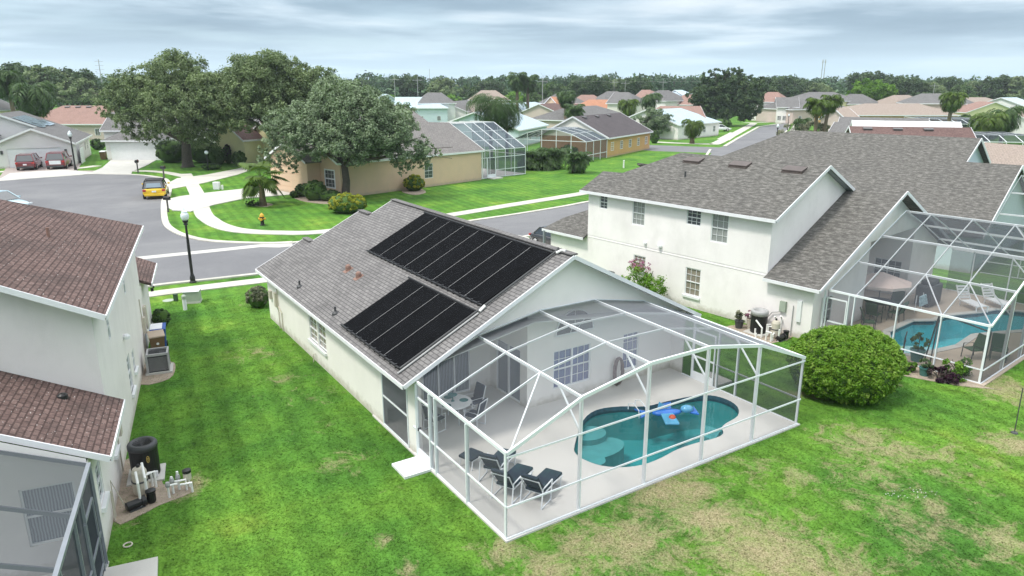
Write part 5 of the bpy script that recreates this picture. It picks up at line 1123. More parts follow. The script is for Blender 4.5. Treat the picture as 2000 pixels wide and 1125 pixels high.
# --- right side, looking across the rear yards
hp('red brown roofed house with three roof vents behind the grey roofs', (1658,246), (1896,249), 8.0, 'sh_red', 'whitewall', vents=3, zr=6.4, ez=2.9, wins=0)
hp('house with white gable strip behind the red brown roof', (1664,235), (1876,238), 7.0, 'white', 'whitewall', zr=6.6, ez=3.6, wins=0, fasc='white')
hp('grey roofed house with white front wall beside the far street', (1630,238), (1668,239), 6.5, 'sh_gray', 'whitewall', zr=6.0, ez=3.2, wins=0)
hp('house with blue grey roof behind the white gable strip', (1640,228), (1815,231), 8, 'sh_gray', 'pinkwall', zr=6.5, ez=3.2, wins=0)
hp('wide house with pale taupe roof and salmon walls', (1690,202), (1795,202), 14, 'sh_light', 'orange', zr=6.8, ez=4.0, hipA=9, hipB=4, wins=0)
hp('small house with pale roof at the left of the wide taupe roof', (1630,212), (1660,212), 8, 'sh_light', 'pinkwall', zr=6.8, ez=4.2, wins=2)
hp('beige two storey house with grey hip roof among palms on the right', (1800,182), (1838,182), 10, 'sh_gray', 'pinkwall', zr=8.6, ez=5.6, hipA=6, hipB=6, wins=4)
hp('taupe roofed house right of the beige two storey house', (1885,192), (1925,192), 9, 'sh_light', 'offwhite', zr=7.4, ez=4.2, hipA=5, hipB=6)
hp('brown striped roof house behind the right hand palms', (1912,198), (1945,199), 8, 'sh_brown', 'yellow', zr=7.2, ez=4.2, hipA=5)
hp('white walled house near the right edge among palms', (1955,190), (1985,190), 9, 'sh_blue', 'whitewall', zr=7.4, ez=4.4, wins=3)
hp('white walled low house at the right edge', (1975,216), (2030,216), 7, 'sh_light', 'whitewall', zr=5.6, ez=3.4)
hp('taupe roofed house at the right edge beyond the enclosures', (1925,278), (2080,290), 9, 'sh_light', 'offwhite', zr=5.6, ez=2.8, wins=0)
hp('long grey roofed house beyond the far end of the street', (1532,194), (1600,193), 10, 'sh_gray', 'pinkwall', zr=6.8, ez=3.8, hipA=4, hipB=6, wins=4)
hp('yellow walled house with grey hip roof left of the bright green tree', (1580,180), (1628,180), 9, 'sh_gray', 'yellow', zr=8.4, ez=5.4, hipA=5, hipB=5)
hp('house with small white gable beyond the parked silver car', (1515,190), (1560,189), 8, 'sh_gray', 'offwhite', zr=7.0, ez=4.0, wins=4)
# dark screened roofs on the right
def flatcage(label, p, w, d, h, ang, nx, ny):
    t = thing('screen_enclosure', label, 'pool enclosure', (p.x, p.y, 0), ang); mb = MB(); W = .1
    for i in range(nx+1):
        x = w*i/nx; mb.beam((x,0,0), (x,0,h), W, W); mb.beam((x,0,h), (x,d*.25,h+.9), W, W); mb.beam((x,d*.25,h+.9), (x,d,h+.9), W, W); mb.beam((x,d,0), (x,d,h+.9), W, W)
    for y, z in ((0,h),(d*.25,h+.9),(d*.6,h+.9),(d,h+.9)): mb.beam((0,y,z), (w,y,z), W, W)
    mb.build('frame', M['alu'], t)
    MB().poly([(0,d*.25,h+.93),(w,d*.25,h+.93),(w,d,h+.93),(0,d,h+.93)]).build('roof_screen', M['screen_d'], t); MB().poly([(0,0,h),(w,0,h),(w,d*.25,h+.93),(0,d*.25,h+.93)]).build('roof_screen', M['screen_d'], t)
    MB().poly([(0,.02,0),(w,.02,0),(w,.02,h),(0,.02,h)]).build('wall_screen', M['screen_d'], t)
flatcage('low dark screened enclosure behind the grey roof near the right edge', at(1902,277,3.0), 9.5, 11, 3.0, R_(-8), 4, 2)
flatcage('dark screened enclosure right of the white gable strip', at(1825,242,3.2), 12.5, 18, 3.2, R_(-8), 5, 3)
flatcage('smaller dark screened enclosure behind the taupe roof', at(1800,217,3.6), 13, 16, 3.6, R_(-4), 4, 3)
# ------------------------------------------------------------------ vehicles
def paint(name, col): return plain(name, col, .3, .03, 2, coat=1, spec=.5)
M['red_paint'] = paint('dark_red_car_paint', (.16,.012,.022)); M['red2_paint'] = paint('red_car_paint', (.21,.015,.03)); M['yel_paint'] = paint('yellow_car_paint', (.80,.52,.01))
M['blue_paint'] = paint('pale_blue_car_paint', (.42,.56,.62)); M['white_paint'] = paint('white_car_paint', (.75,.76,.78)); M['silver_paint'] = paint('silver_car_paint', (.48,.50,.53)); M['blk_paint'] = paint('black_car_paint', (.02,.02,.022))
M['car_glass'] = plain('car_glass', (.02,.025,.03), .05, .1, 2, spec=.9, coat=1); M['tail'] = plain('tail_lamp_red', (.45,.02,.02), .2, .1, 4, coat=1); M['soft_top'] = plain('black_fabric_top', (.03,.03,.032), .8, .2, 3)
def car(label, col, loc, rz, L=4.4, W=1.84, Hh=1.65, kind='suv', scale=1, group=None, roofm=None, plate=True):
    t = thing('parked_car', label, 'car', loc, rz, group); t.scale = (scale,)*3; w = W/2
    zb = .24; belt = .60*Hh if kind != 'sedan' else .62*Hh
    st = {'suv': [(0,.86,.42,belt*.86),(.10,.96,.30,belt*.97),(.5,1,zb,belt),(L*.5,1,zb,belt),(L*.70,1,zb,belt*.98),(L*.92,.95,.27,belt*.86),(L,.80,.38,belt*.70)],
          'sedan': [(0,.84,.42,belt*.84),(.12,.95,.30,belt*.95),(.7,1,zb,belt),(L*.5,1,zb,belt),(L*.68,1,zb,belt*.97),(L*.92,.94,.25,belt*.80),(L,.78,.36,belt*.60)]}['suv' if kind != 'sedan' else 'sedan']
    mb = MB(); rings = []
    for x, f, z0, z1 in st:
        a = w*f; zm = (z0+z1)*.5
        rings.append([(x-L/2, y, z) for y, z in ((-a*.86,z0),(-a*.98,z0+.10),(-a,zm),(-a*.965,z1-.06),(-a*.86,z1),(-a*.3,z1+.03),(a*.3,z1+.03),(a*.86,z1),(a*.965,z1-.06),(a,zm),(a*.98,z0+.10),(a*.86,z0))])
    b = 0
    for r in rings: mb.v += r
    n = 12
    for i in range(len(rings)-1):
        for k in range(n): mb.f.append((i*n+k, (i+1)*n+k, (i+1)*n+(k+1)%n, i*n+(k+1)%n)); mb.mi.append(0)
    mb.f.append(tuple(range(n))); mb.mi.append(0); mb.f.append(tuple((len(rings)-1)*n+k for k in reversed(range(n)))); mb.mi.append(0)
    mb.build('body', M[col], t, smooth=True, sub=1)
    # cabin: glass house and roof
    bx = {'suv': (.06, .42, L*.60, L*.76), 'hatch': (.12, .45, L*.58, L*.76), 'sedan': (.55, 1.15, L*.54, L*.74)}[kind]
    g_ = MB(); bo = [(bx[0],-w*.90),(bx[3],-w*.88),(bx[3],w*.88),(bx[0],w*.90)]; tp = [(bx[1],-w*.72),(bx[2],-w*.72),(bx[2],w*.72),(bx[1],w*.72)]
    zt = Hh-.05; B = [(x-L/2,y,belt-.02) for x, y in bo]; T = [(x-L/2,y,zt) for x, y in tp]
    for i in range(4): g_.poly([B[i],B[(i+1)%4],T[(i+1)%4],T[i]])
    g_.poly(T); g_.build('windows', M['car_glass'], t)
    r_ = MB(); e = .03
    r_.slab([(tp[0][0]-L/2-e,-w*.74,Hh-.045),(tp[1][0]-L/2+e,-w*.74,Hh-.045),(tp[1][0]-L/2-.02,w*.74,Hh-.045),(tp[3][0]-L/2-e,w*.74,Hh-.045)], (0,0,-.05))
    r_.slab([(tp[0][0]-L/2+.1,-w*.6,Hh),(tp[1][0]-L/2-.1,-w*.6,Hh),(tp[1][0]-L/2-.1,w*.6,Hh),(tp[3][0]-L/2+.1,w*.6,Hh)], (0,0,-.06))
    for i in range(4): r_.beam(B[i], T[i], .09, .09)
    mx = (bx[1]+bx[2])/2-L/2
    for s in (-1, 1): r_.beam((mx,s*w*.90,belt), (mx,s*w*.725,zt), .08, .05); r_.beam(T[0] if s < 0 else T[3], T[1] if s < 0 else T[2], .07, .07)
    r_.build('roof', M[roofm or col], t, bevel=.02)
    for x in (L*.19, L*.80):
        for s in (-1, 1):
            q = MB().lathe([(.20,-.11),(.33,-.10),(.345,-.04),(.345,.04),(.33,.10),(.20,.11)], 20); q.xf(Matrix.Translation((x-L/2, s*(w-.10), .345)) @ Matrix.Rotation(math.pi/2, 4, 'X'))
            wh = q.build('wheel', M['rubber'], t, smooth=True)
            q = MB().lathe([(.02,.115),(.20,.105),(.21,.11),(.19,.125),(.03,.13)], 10); q.xf(Matrix.Translation((x-L/2, s*(w-.10), .345)) @ Matrix.Rotation(-s*math.pi/2, 4, 'X')); q.build('rim', M['steel'], wh)
    for s in (-1, 1):
        MB().box(-L/2+.0,s*w*.80-.13,belt*.72,-L/2+.10,s*w*.80+.13,belt*.90).build('tail_light', M['tail'], t, bevel=.02)
        MB().box(L/2-.22,s*w*.72-.18,belt*.56,L/2-.06,s*w*.72+.18,belt*.68).build('headlight', M['lamp_glass'], t, bevel=.02)
        MB().box(L*.17,s*(w+.10)-.10,belt+.02,L*.17+.12,s*(w+.10)+.08,belt+.16).build('mirror', M[col], t, bevel=.02)
    MB().box(-L/2-.04,-w*.82,.30,-L/2+.10,w*.82,.50).build('bumper', M['dkgrey' if kind != 'hatch' else col], t, bevel=.03)
    if plate: MB().box(-L/2-.025,-.17,.62,-L/2+.01,.17,.76).build('number_plate', M['white'], t)
    return t
c1 = at(47,334); c2 = at(106,332); c3 = at(304,390)
car('dark red suv with black rear glass, left of the two by the white garage', 'red_paint', c1+Vector((-.8,2.6,0)), R_(113), 4.7, 1.9, 1.75, 'suv', 1.28)
car('red suv with white panel on its tailgate, parked beside the street lamp', 'red2_paint', c2+Vector((-.9,2.9,0)), R_(112), 4.9, 1.95, 1.85, 'suv', 1.28, roofm='red2_paint')
o = [x for x in C.objects if x.get('label', '').startswith('red suv')][0]
MB().box(-2.49,-.55,.62,-2.40,.55,1.02).build('tailgate_panel', M['white_paint'], o)
M['bl_glass'] = plain('bluish_rear_glass', (.16,.22,.27), .1, .1, 2, coat=1)
y = car('yellow hatchback with black open roof parked at the kerb of the cul-de-sac', 'yel_paint', c3+Vector((-1.0,2.3,0)), R_(112), 4.0, 1.85, 1.6, 'hatch', 1.22, roofm='soft_top')
MB().poly([(-2.06+.13,-.60,1.02),(-2.06+.13,.60,1.02),(-1.72,.52,1.36),(-1.72,-.52,1.36)][::-1]).build('rear_glass', M['bl_glass'], y)
car('pale blue car half hidden behind the brown shingle roof', 'blue_paint', at(3,412,0), R_(-14), 4.6, 1.85, 1.55, 'sedan', 1.2)
car('black car with red tail light beside the off white house garage corner', 'blk_paint', at(1086,482), FR.a+R_(-90), 4.5, 1.85, 1.5, 'sedan', .95)
car('white car parked on the drive under the great dark oak', 'white_paint', at(1408,257)+Vector((0,1,0)), R_(5), 4.5, 1.85, 1.5, 'sedan', 1.25)
car('silver car parked beyond the far end of the street', 'silver_paint', at(1520,230)+Vector((0,1,0)), R_(-5), 4.6, 1.85, 1.5, 'sedan', 1.3)
# ------------------------------------------------------------------ street furniture
def lamp(label, loc, h=4.3, used=[None], scale=1):
    if used[0] is None:
        t = thing('street_lamp', label, 'street lamp', loc, 0, 'post top street lamps')
        MB().lathe([(.20,0),(.20,.06),(.15,.12),(.15,.34),(.12,.42),(.085,.55),(.085,h*.5),(.06,h-.95),(.06,h-.80)], 12).build('pole', M['black'], t, smooth=False)
        MB().lathe([(.06,h-.84),(.13,h-.80),(.10,h-.70),(.16,h-.60),(.17,h-.55)], 12).build('collar', M['black'], t)
        g_ = MB().lathe([(.13,h-.55),(.21,h-.42),(.235,h-.28),(.21,h-.16),(.15,h-.09),(.13,h-.06)], 14).build('globe', M['lamp_glass'], t, smooth=True)
        MB().lathe([(.17,h-.07),(.16,h-.03),(.08,h+.03),(.03,h+.07),(.03,h+.15),(.01,h+.18)], 12).build('cap', M['lamp_glass'], g_)
        used[0] = t; t.scale = (scale,)*3; return t
    return place(used[0], True, loc, 0, label, 'post top street lamps', scale)
lamp('black street lamp with pale globe on the verge beside the main street', at(377,552))
lamp('street lamp with pale globe in front of the white gabled house', at(148,333), scale=1.24)
lamp('street lamp on the near verge of the far street', at(1515,291), scale=1.05)
lamp('farthest street lamp down the far street', at(1538,255), scale=1.0)
lamp('street lamp beyond the end of the far street', at(1565,232), scale=1.0)
def mailbox(label, loc, rz, used=[None], scale=1.0, post='bronze'):
    if used[0] is None:
        t = thing('mailbox', label, 'mailbox', loc, rz); mb = MB(); mb.box(-.05,-.05,-.05,.05,.05,1.05); mb.box(-.08,-.3,.98,.08,.3,1.04); mb.build('post', M[post], t)
        mb = MB(); n = 8; pr = [(-.11,1.05)]+[(-.11*math.cos(math.pi*i/n), 1.17+.10*math.sin(math.pi*i/n)) for i in range(n+1)]+[(.11,1.05)]
        mb.slab([(x,-.28,z) for x, z in pr], (0,.56,0)); bx = mb.build('box', M['black'], t); MB().box(.112,-.1,1.15,.13,-.06,1.32).build('flag', M['tail'], bx)
        used[0] = t; t.scale = (scale,)*3; return t
    return place(used[0], True, loc, rz, label, None, scale)
mailbox('black mailbox on a post at the corner of the concrete drive', at(329,414), R_(80), scale=1.15)
mailbox('dark mailbox on a post beside the drive of the grey hip roofed garage', at(270,338), R_(10), scale=1.4)
m3 = mailbox('brown mailbox with its back turned near the yellow car', at(321,350), R_(60), scale=1.3)
mailbox('mailbox at the verge beside the far street lamp', at(1507,287), R_(-30), scale=1.3); mailbox('mailbox farther along the far street verge', at(1520,268), R_(-30), scale=1.3)
t = thing('fire_hydrant', 'yellow fire hydrant on the corner lawn', 'hydrant', at(513,440)); MB().lathe([(.17,0),(.17,.05),(.12,.08),(.12,.5),(.16,.52),(.16,.58)], 12).build('body', M['black'], t, smooth=False)
M['hyd'] = plain('yellow_hydrant_paint', (.62,.36,.04), .5, .15, 4); MB().lathe([(.15,.55),(.16,.62),(.13,.72),(.06,.80),(.03,.84)], 12).build('bonnet', M['hyd'], t)
q = MB().tube([(-.24,0,.45),(.24,0,.45)], .07, 10); q.tube([(0,-.26,.42),(0,0,.42)], .085, 10); q.build('outlet', M['hyd'], t); t.scale = (1.25,)*3
t = thing('utility_box', 'sage green transformer box on the lawn by the pavement', 'utility box', at(377,590), R_(12)); MB().box(-.42,-.32,0,.42,.32,.10).build('plinth', M['concrete'], t); q = MB().box(-.40,-.30,.10,.40,.30,.66); q.build('cabinet', M['sage_box'], t, bevel=.02); MB().slab([(-.42,-.33,.68),(.42,-.33,.68),(.42,.33,.72),(-.42,.33,.72)], (0,0,-.04)).build('lid', M['trim'], t)
t = thing('utility_pedestal', 'pale green cable pedestal standing beside the transformer box', 'utility box', at(362,605)); MB().tube([(0,0,0),(0,0,.70)], [.10,.10], 10).build('post', M['trim'], t, smooth=False); MB().lathe([(.12,.60),(.12,.74),(.08,.80),(.02,.82)], 12).build('cap', M['sage_box'], t)
t = thing('utility_pedestal', 'small dark green pedestal left of the transformer box', 'utility box', at(344,588)); MB().box(-.10,-.08,0,.10,.08,.36).build('cabinet', M['green_box'], t, bevel=.015); MB().box(-.11,-.09,.36,.11,.09,.40).build('lid', M['green_box'], t)
t = thing('utility_box', 'pale utility cover on the lawn between two drives', 'utility box', at(424,370)); MB().box(-.35,-.25,0,.35,.25,.85).build('cabinet', M['trim'], t, bevel=.03); MB().box(.55,-.1,0,.72,.1,.5).build('marker_post', M['trim'], t)
tag(MB().lathe([(.3,0),(.3,.02),(.26,.03)], 16).build('manhole_lid', M['sage_box'], loc=at(329,587)), 'oval green ground lid in the grass beside the small pedestal', 'cover')
t = thing('wire_post', 'thin dark post in the bare ground at the right edge of the lawn', 'post', at(1981,846)); MB().tube([(0,0,0),(.05,.1,1.6)], .018, 6).build('rod', M['dkgrey'], t); MB().lathe([(.12,0),(.10,.04),(.03,.06)], 8).build('foot', M['dkgrey'], t)
t = thing('street_sign', 'small green street name sign at the far junction', 'sign', at(1345,273)); MB().tube([(0,0,0),(0,0,2.9)], .05, 6).build('pole', M['grey'], t); M['signg'] = plain('green_sign', (.02,.20,.14), .5, .05, 2); MB().box(-.5,-.02,2.6,.5,.02,2.9).build('sign_blade', M['signg'], t)
t = thing('white_bollard', 'white marker pipe standing on the far lawn', 'post', at(1218,328)); MB().tube([(0,0,0),(0,0,1.0)], [.12,.10], 10).build('pipe', M['pvc'], t); MB().lathe([(.14,.98),(.14,1.08),(.05,1.12)], 10).build('cap', M['pvc'], t)
# ------------------------------------------------------------------ yard equipment
def condenser(label, loc, rz, round_=False, w=.78, h=.84, group=None):
    t = thing('air_conditioner', label, 'air conditioner', loc, rz, group)
    MB().box(-w*.62,-w*.62,-.02,w*.62,w*.62,.08).build('base', M['concrete'], t)
    if round_:
        MB().lathe([(w*.5,.08),(w*.5,h-.12)], 28).build('casing', M['fin'], t)
        MB().lathe([(w*.52,h-.14),(w*.53,h-.02),(w*.46,h),(w*.36,h-.02),(w*.34,h-.10)], 28).build('top', M['dkgrey'], t, smooth=True)
        q = MB()
        for i in range(14): a = i*math.pi*2/14; q.beam((.05*math.cos(a),.05*math.sin(a),h-.06),(w*.36*math.cos(a),w*.36*math.sin(a),h-.03),.012,.012)
        q.build('grille', M['black'], t)
        q = MB()
        for i in range(12): q.lathe([(w*.505,.12+i*(h-.3)/12),(w*.512,.13+i*(h-.3)/12),(w*.505,.14+i*(h-.3)/12)], 28)
        q.build('coil_guard', M['black'], t)
    else:
        a = w/2; MB().box(-a+.03,-a+.03,.08,a-.03,a-.03,h-.08).build('casing', M['fin'], t)
        q = MB()
        for i in range(14):
            z = .14+i*(h-.28)/14; q.box(-a+.02,-a+.02,z,a-.02,-a+.026,z+.012); q.box(-a+.02,a-.026,z,a-.02,a-.02,z+.012); q.box(a-.026,-a+.02,z,a-.02,a-.02,z+.012)
        q.build('coil_guard', M['grey'], t)
        q = MB()
        for sx in (-1, 1):
            for sy in (-1, 1): q.box(sx*a-.04,sy*a-.04,.08,sx*a+.04 if sx < 0 else sx*a,sy*a+.0 if sy > 0 else sy*a+.04,h-.06)
        q.box(-a,-a,.08,-a+.02,a,h-.06); q.box(-a-.01,-a-.01,h-.09,a+.01,-a+.06,h); q.box(-a-.01,a-.06,h-.09,a+.01,a+.01,h); q.box(-a-.01,-a+.06,h-.09,-a+.06,a-.06,h); q.box(a-.06,-a+.06,h-.09,a+.01,a-.06,h)
        q.build('cabinet', M['grey'], t)
        q = MB()
        for r in (.08,.16,.24,.32): q.tube([(r*math.cos(2*math.pi*k/20), r*math.sin(2*math.pi*k/20), h-.03) for k in range(21)], .006, 4, cap=False)
        for k in range(8): an = k*math.pi/4; q.beam((0,0,h-.03),(.36*math.cos(an),.36*math.sin(an),h-.03),.01,.01)
        q.lathe([(.09,h-.10),(.09,h-.05),(.02,h-.04)], 12); q.build('fan_grille', M['dkgrey'], t)
    return t
condenser('square grey air conditioner on a pad beside the brown bin and pale grey wall', FL.w(.62,13.15), FL.a, False, .80, .86)
condenser('round dark air conditioner by the off white house wall past the solar roof ridge', FR.w(-.75,12.0), FR.a, True, .8, 1.0)
# black pool heaters
t = thing('pool_heater', 'round black pool heater with gold oval badge beside the pale grey house wall', 'pool heater', FL.w(.68,4.15), FL.a); w = .80; h = 1.12
MB().box(-.5,-.5,-.02,.5,.5,.06).build('base', M['concrete'], t); MB().lathe([(.37,.06),(.39,.12),(.39,h-.16)], 28).build('casing', M['black'], t, smooth=False)
MB().lathe([(.405,h-.18),(.41,h-.06),(.37,h),(.27,h-.01),(.25,h-.10)], 28).build('top', M['dkgrey'], t, smooth=True)
q = MB()
for i in range(16): a = i*math.pi/8; q.beam((.05*math.cos(a),.05*math.sin(a),h-.07),(.28*math.cos(a),.28*math.sin(a),h-.03),.012,.012)
q.build('grille', M['black'], t)
q = MB(); n = 16; a0 = R_(-70); 
q.tube([(.397*math.cos(a0+.10*math.cos(2*math.pi*i/n)*.9), .397*math.sin(a0+.10*math.cos(2*math.pi*i/n)*.9), .70+.10*math.sin(2*math.pi*i/n)) for i in range(n+1)], .010, 5, cap=False)
q.beam((.40*math.cos(a0-.05),.40*math.sin(a0-.05),.75),(.40*math.cos(a0),.40*math.sin(a0),.70),.015); q.beam((.40*math.cos(a0+.05),.40*math.sin(a0+.05),.75),(.40*math.cos(a0),.40*math.sin(a0),.70),.015); q.beam((.40*math.cos(a0),.40*math.sin(a0),.70),(.40*math.cos(a0),.40*math.sin(a0),.64),.015)
q.build('badge', M['gold'], t); MB().box(.25,-.36,.10,.34,-.28,.26).build('label_plate', M['trim'], t)
def filterset(label, loc, rz, mir=1, tank='beige'):
    t = thing('pool_filter', label, 'pool filter', loc, rz)
    MB().lathe([(.19,.05),(.21,.10),(.21,.42),(.20,.45),(.20,.72),(.15,.82),(.05,.86)], 18).build('tank', M[tank], t, smooth=False); MB().lathe([(.05,.85),(.05,.92),(.02,.95)], 10).build('gauge', M['black'], t)
    MB().lathe([(.215,.42),(.225,.44),(.215,.47)], 18).build('clamp', M['dkgrey'], t)
    for pts in ([(-.2,-.1,.25),(-.55,-.1,.25),(-.55,-.1,.75),(-.1,-.1,1.0)], [(.22,0,.3),(.5,0,.3),(.5,0,.0)], [(-.75,.1,0),(-.75,.1,.75),(-.45,.1,.95)], [(.1,-.3,.1),(.1,-.3,.55),(.1,-.12,.55)], [(.0,-.38,.1),(.0,-.38,.6),(-.1,-.15,.6)]):
        MB().tube([(x*mir, y_, z) for x, y_, z in pts], .035, 8).build('pipe', M['pvc'], t)
    return t
def pump(label, loc, rz):
    t = thing('pool_pump', label, 'pool pump', loc, rz)
    q = MB().tube([(-.35,0,.17),(-.33,0,.17),(.05,0,.17)], [.10,.12,.12], 14); q.build('motor', M['black'], t); MB().tube([(.05,0,.17),(.16,0,.17)], .15, 14).build('volute', M['black'], t)
    MB().lathe([(.10,.03),(.12,.08),(.12,.33),(.14,.35),(.14,.40),(.04,.42)], 14, (.32,0,0)).build('strainer', M['black'], t); MB().box(-.3,-.12,0,.1,.12,.05).build('foot', M['dkgrey'], t); return t
filterset('beige pool filter with white pipes in front of the black heater', FL.w(.62,3.1), FL.a+R_(100)); pump('black pool pump lying below the beige filter', FL.w(.62,2.35), FL.a+R_(25))
t = thing('valve_cluster', 'cluster of white pool pipes and valves right of the black pump', 'pipework', FL.w(1.45,2.75), FL.a)
for pts in ([(0,0,0),(0,0,.55)], [(-.15,.05,.35),(.35,.05,.35),(.35,.05,0)], [(-.1,-.2,0),(-.1,-.2,.4),(.15,-.2,.4)], [(.15,.15,0),(.15,.15,.6)], [(.5,-.1,0),(.5,-.1,.3),(.2,-.1,.3)], [(.42,.2,0),(.42,.2,.3)]): MB().tube(pts, .034, 8).build('pipe', M['pvc'], t)
MB().lathe([(.10,.30),(.11,.34),(.11,.52),(.08,.58),(.02,.60)], 12, (.40,.15,0)).build('strainer', M['beige'], t); MB().lathe([(.12,.52),(.12,.60),(.03,.63)], 12, (.40,.15,0)).build('knob', M['black'], t)
for x, y_ in ((0,0),(.15,.15),(-.1,-.2)): MB().lathe([(.06,.36),(.07,.42),(.05,.5)], 10, (x,y_,0)).build('valve', M['grey'], t)
t = thing('pool_heater', 'round black heat pump on the wall of the off white house behind the screen roof', 'pool heater', FR.w(-.75,2.15), FR.a)
MB().lathe([(.36,.04),(.38,.10),(.38,.98)], 26).build('casing', M['black'], t); MB().lathe([(.40,.90),(.405,1.08),(.36,1.14),(.27,1.13),(.25,1.02)], 26).build('top', M['grey'], t, smooth=True); MB().box(-.5,-.5,-.02,.5,.5,.05).build('base', M['concrete'], t)
filterset('beige pool filter beside the round heat pump of the off white house', FR.w(-.8,1.25), FR.a+R_(200)); pump('black pump with white valve on top of its stand by the off white house', FR.w(-.85,.85)+Vector((0,0,.0)), FR.a)
t = thing('valve_cluster', 'row of white pool pipes in front of the round heat pump', 'pipework', FR.w(-1.35,1.6), FR.a)
for pts in ([(0,0,0),(0,0,.5),(.0,.35,.8)], [(-.1,-.3,0),(-.1,-.3,.45),(-.1,-.55,.45),(-.1,-.55,0)], [(.1,.4,0),(.1,.4,.35)], [(-.3,.1,0),(-.3,.1,.3)], [(.2,-.75,0),(.2,-.75,.6)]): MB().tube(pts, .04, 8).build('pipe', M['pvc'], t)
# wheeled bins
def bin_(label, loc, rz, body, lid, badge=None):
    t = thing('wheeled_bin', label, 'bin', loc, rz); q = MB(); a, b, c_, d = .24, .28, .31, .36
    q.slab([(-c_,-d,.98),(c_,-d,.98),(c_,d,.98),(-c_,d,.98)], (0,0,-.08)); q2 = MB()
    B_ = [(-a,-b,.06),(a,-b,.06),(a,b,.06),(-a,b,.06)]; T_ = [(-c_+.02,-d+.02,.92),(c_-.02,-d+.02,.92),(c_-.02,d-.02,.92),(-c_+.02,d-.02,.92)]
    for i in range(4): q2.poly([B_[i],B_[(i+1)%4],T_[(i+1)%4],T_[i]])
    q2.poly(B_[::-1]); q2.poly(T_); q2.build('tub', M[body], t, bevel=.02)
    q = MB(); q.slab([(-c_-.01,-d-.02,1.0),(c_+.01,-d-.02,1.0),(c_+.01,d+.02,1.06),(-c_-.01,d+.02,1.06)], (0,0,-.07)); q.build('lid', M[lid], t, bevel=.02)
    for s in (-1, 1): w = MB().lathe([(.03,-.03),(.12,-.03),(.12,.03),(.03,.03)], 14); w.xf(Matrix.Translation((s*.26,.30,.12)) @ Matrix.Rotation(math.pi/2, 4, 'Y')); w.build('wheel', M['rubber'], t)
    MB().beam((-.22,d+.05,.95),(.22,d+.05,.95),.04).build('handle', M[body], t)
    if badge: w = MB().lathe([(.055,0),(.055,.012),(.035,.013)], 16); w.xf(Matrix.Translation((0,-.345,.66)) @ Matrix.Rotation(math.pi/2+.08, 4, 'X')); w.build('badge', M[badge], t)
    return t
bin_('brown wheeled bin with pale tan lid and round white badge beside the pale grey house', FL.w(.50,15.0), FL.a+R_(8), 'brownbin', 'tanbin', 'white')
bin_('wheeled bin with blue and white lid behind the brown bin', FL.w(.52,16.0), FL.a, 'bluebin', 'bluebin')
o = [x for x in C.objects if x.get('label', '').startswith('wheeled bin with blue')][0]; MB().slab([(-.30,-.33,1.02),(.18,-.33,1.02),(.18,.33,1.075),(-.30,.33,1.075)], (0,0,-.02)).build('lid_sticker', M['trim'], o)
bin_('brown wheeled bin with white lid left of the grey hip roofed garage', at(203,312), R_(10), 'brownbin', 'trim').scale = (1.35,)*3
# ------------------------------------------------------------------ patio furniture
M['cushion'] = plain('navy_floral_cushion', (.018,.030,.050), .85, .3, 2, stain=(.03,.09,.09), stw=.8)
M['frame_w'] = M['alu']
def lounger():
    t = thing('sun_lounger', 'x', 'sun lounger', (0,0,0), 0, 'navy cushioned loungers on the patio')
    # x forward = foot end, y width; back at x=0
    mb = MB()
    for s in (-.33, .33):
        mb.tube([(-.05,s,.0),(.05,s,.58),(.62,s,.60)], .02, 6); mb.tube([(.62,s,.60),(.52,s,.0)], .02, 6); mb.tube([(-.05,s,.02),(.55,s,.02)], .02, 6)
        mb.tube([(-.12,s*.85,.86),(.18,s*.85,.34),(.85,s*.85,.36),(1.42,s*.85,.30)], .018, 6); mb.tube([(1.32,s*.85,.31),(1.25,s*.85,0)], .018, 6)
    for x, z in ((-.12,.86),(.18,.34),(1.42,.30),(1.28,.05)): mb.tube([(x,-.28,z),(x,.28,z)], .018, 6)
    mb.build('frame', M['frame_w'], t)
    a = MB(); a.slab([(.12,-.27,.46),(1.44,-.27,.40),(1.44,.27,.40),(.12,.27,.46)], (0,0,-.09)); a.build('seat_cushion', M['cushion'], t, bevel=.035)
    a = MB(); a.slab([(-.20,-.27,.98),(-.20,.27,.98),(.20,.27,.44),(.20,-.27,.44)], (.085,0,.055)); a.build('back_cushion', M['cushion'], t, bevel=.035)
    return t
L0 = lounger()
lp = [(1.62,3.05,62,'navy cushioned lounger farthest from the corner post'), (1.72,1.9,50,'navy cushioned lounger in the middle of the three'), (1.85,.92,40,'navy cushioned lounger nearest the front screen')]
lp = [(FM.g(960,925,.3), FM.g(992,886,.3)), (FM.g(985,958,.3), FM.g(1030,912,.3)), (FM.g(1042,968,.3), FM.g(1088,920,.3))]
for i, ((p, q), lb) in enumerate(zip(lp, ['navy cushioned lounger farthest from the corner post', 'navy cushioned lounger in the middle of the three', 'navy cushioned lounger nearest the front screen'])):
    d = Vector((q.x-p.x, q.y-p.y, 0)); an = math.atan2(d.y, d.x); w = FM.w(p.x, p.y, .05); dw = FM.e1*math.cos(an)+FM.e2*math.sin(an)
    place(L0, i > 0, w-dw*.12, FM.a+an, lb, 'navy cushioned loungers on the patio')
t = thing('ottoman', 'square navy cushioned ottoman left of the loungers', 'ottoman', FM.w(1.12,3.75,.05), FM.a+R_(20)); MB().slab([(-.3,-.26,.40),(.3,-.26,.40),(.3,.26,.40),(-.3,.26,.40)], (0,0,-.09)).build('cushion', M['cushion'], t, bevel=.03)
mb = MB()
for s in (-.24, .24): mb.tube([(-.27,s,0),(-.22,s,.30),(.22,s,.30),(.27,s,0)], .018, 6)
mb.build('frame', M['frame_w'], t)
t = thing('dining_table', 'round white patio table with teal place settings under the lanai', 'table', FM.w(2.15,6.75,.05), 0)
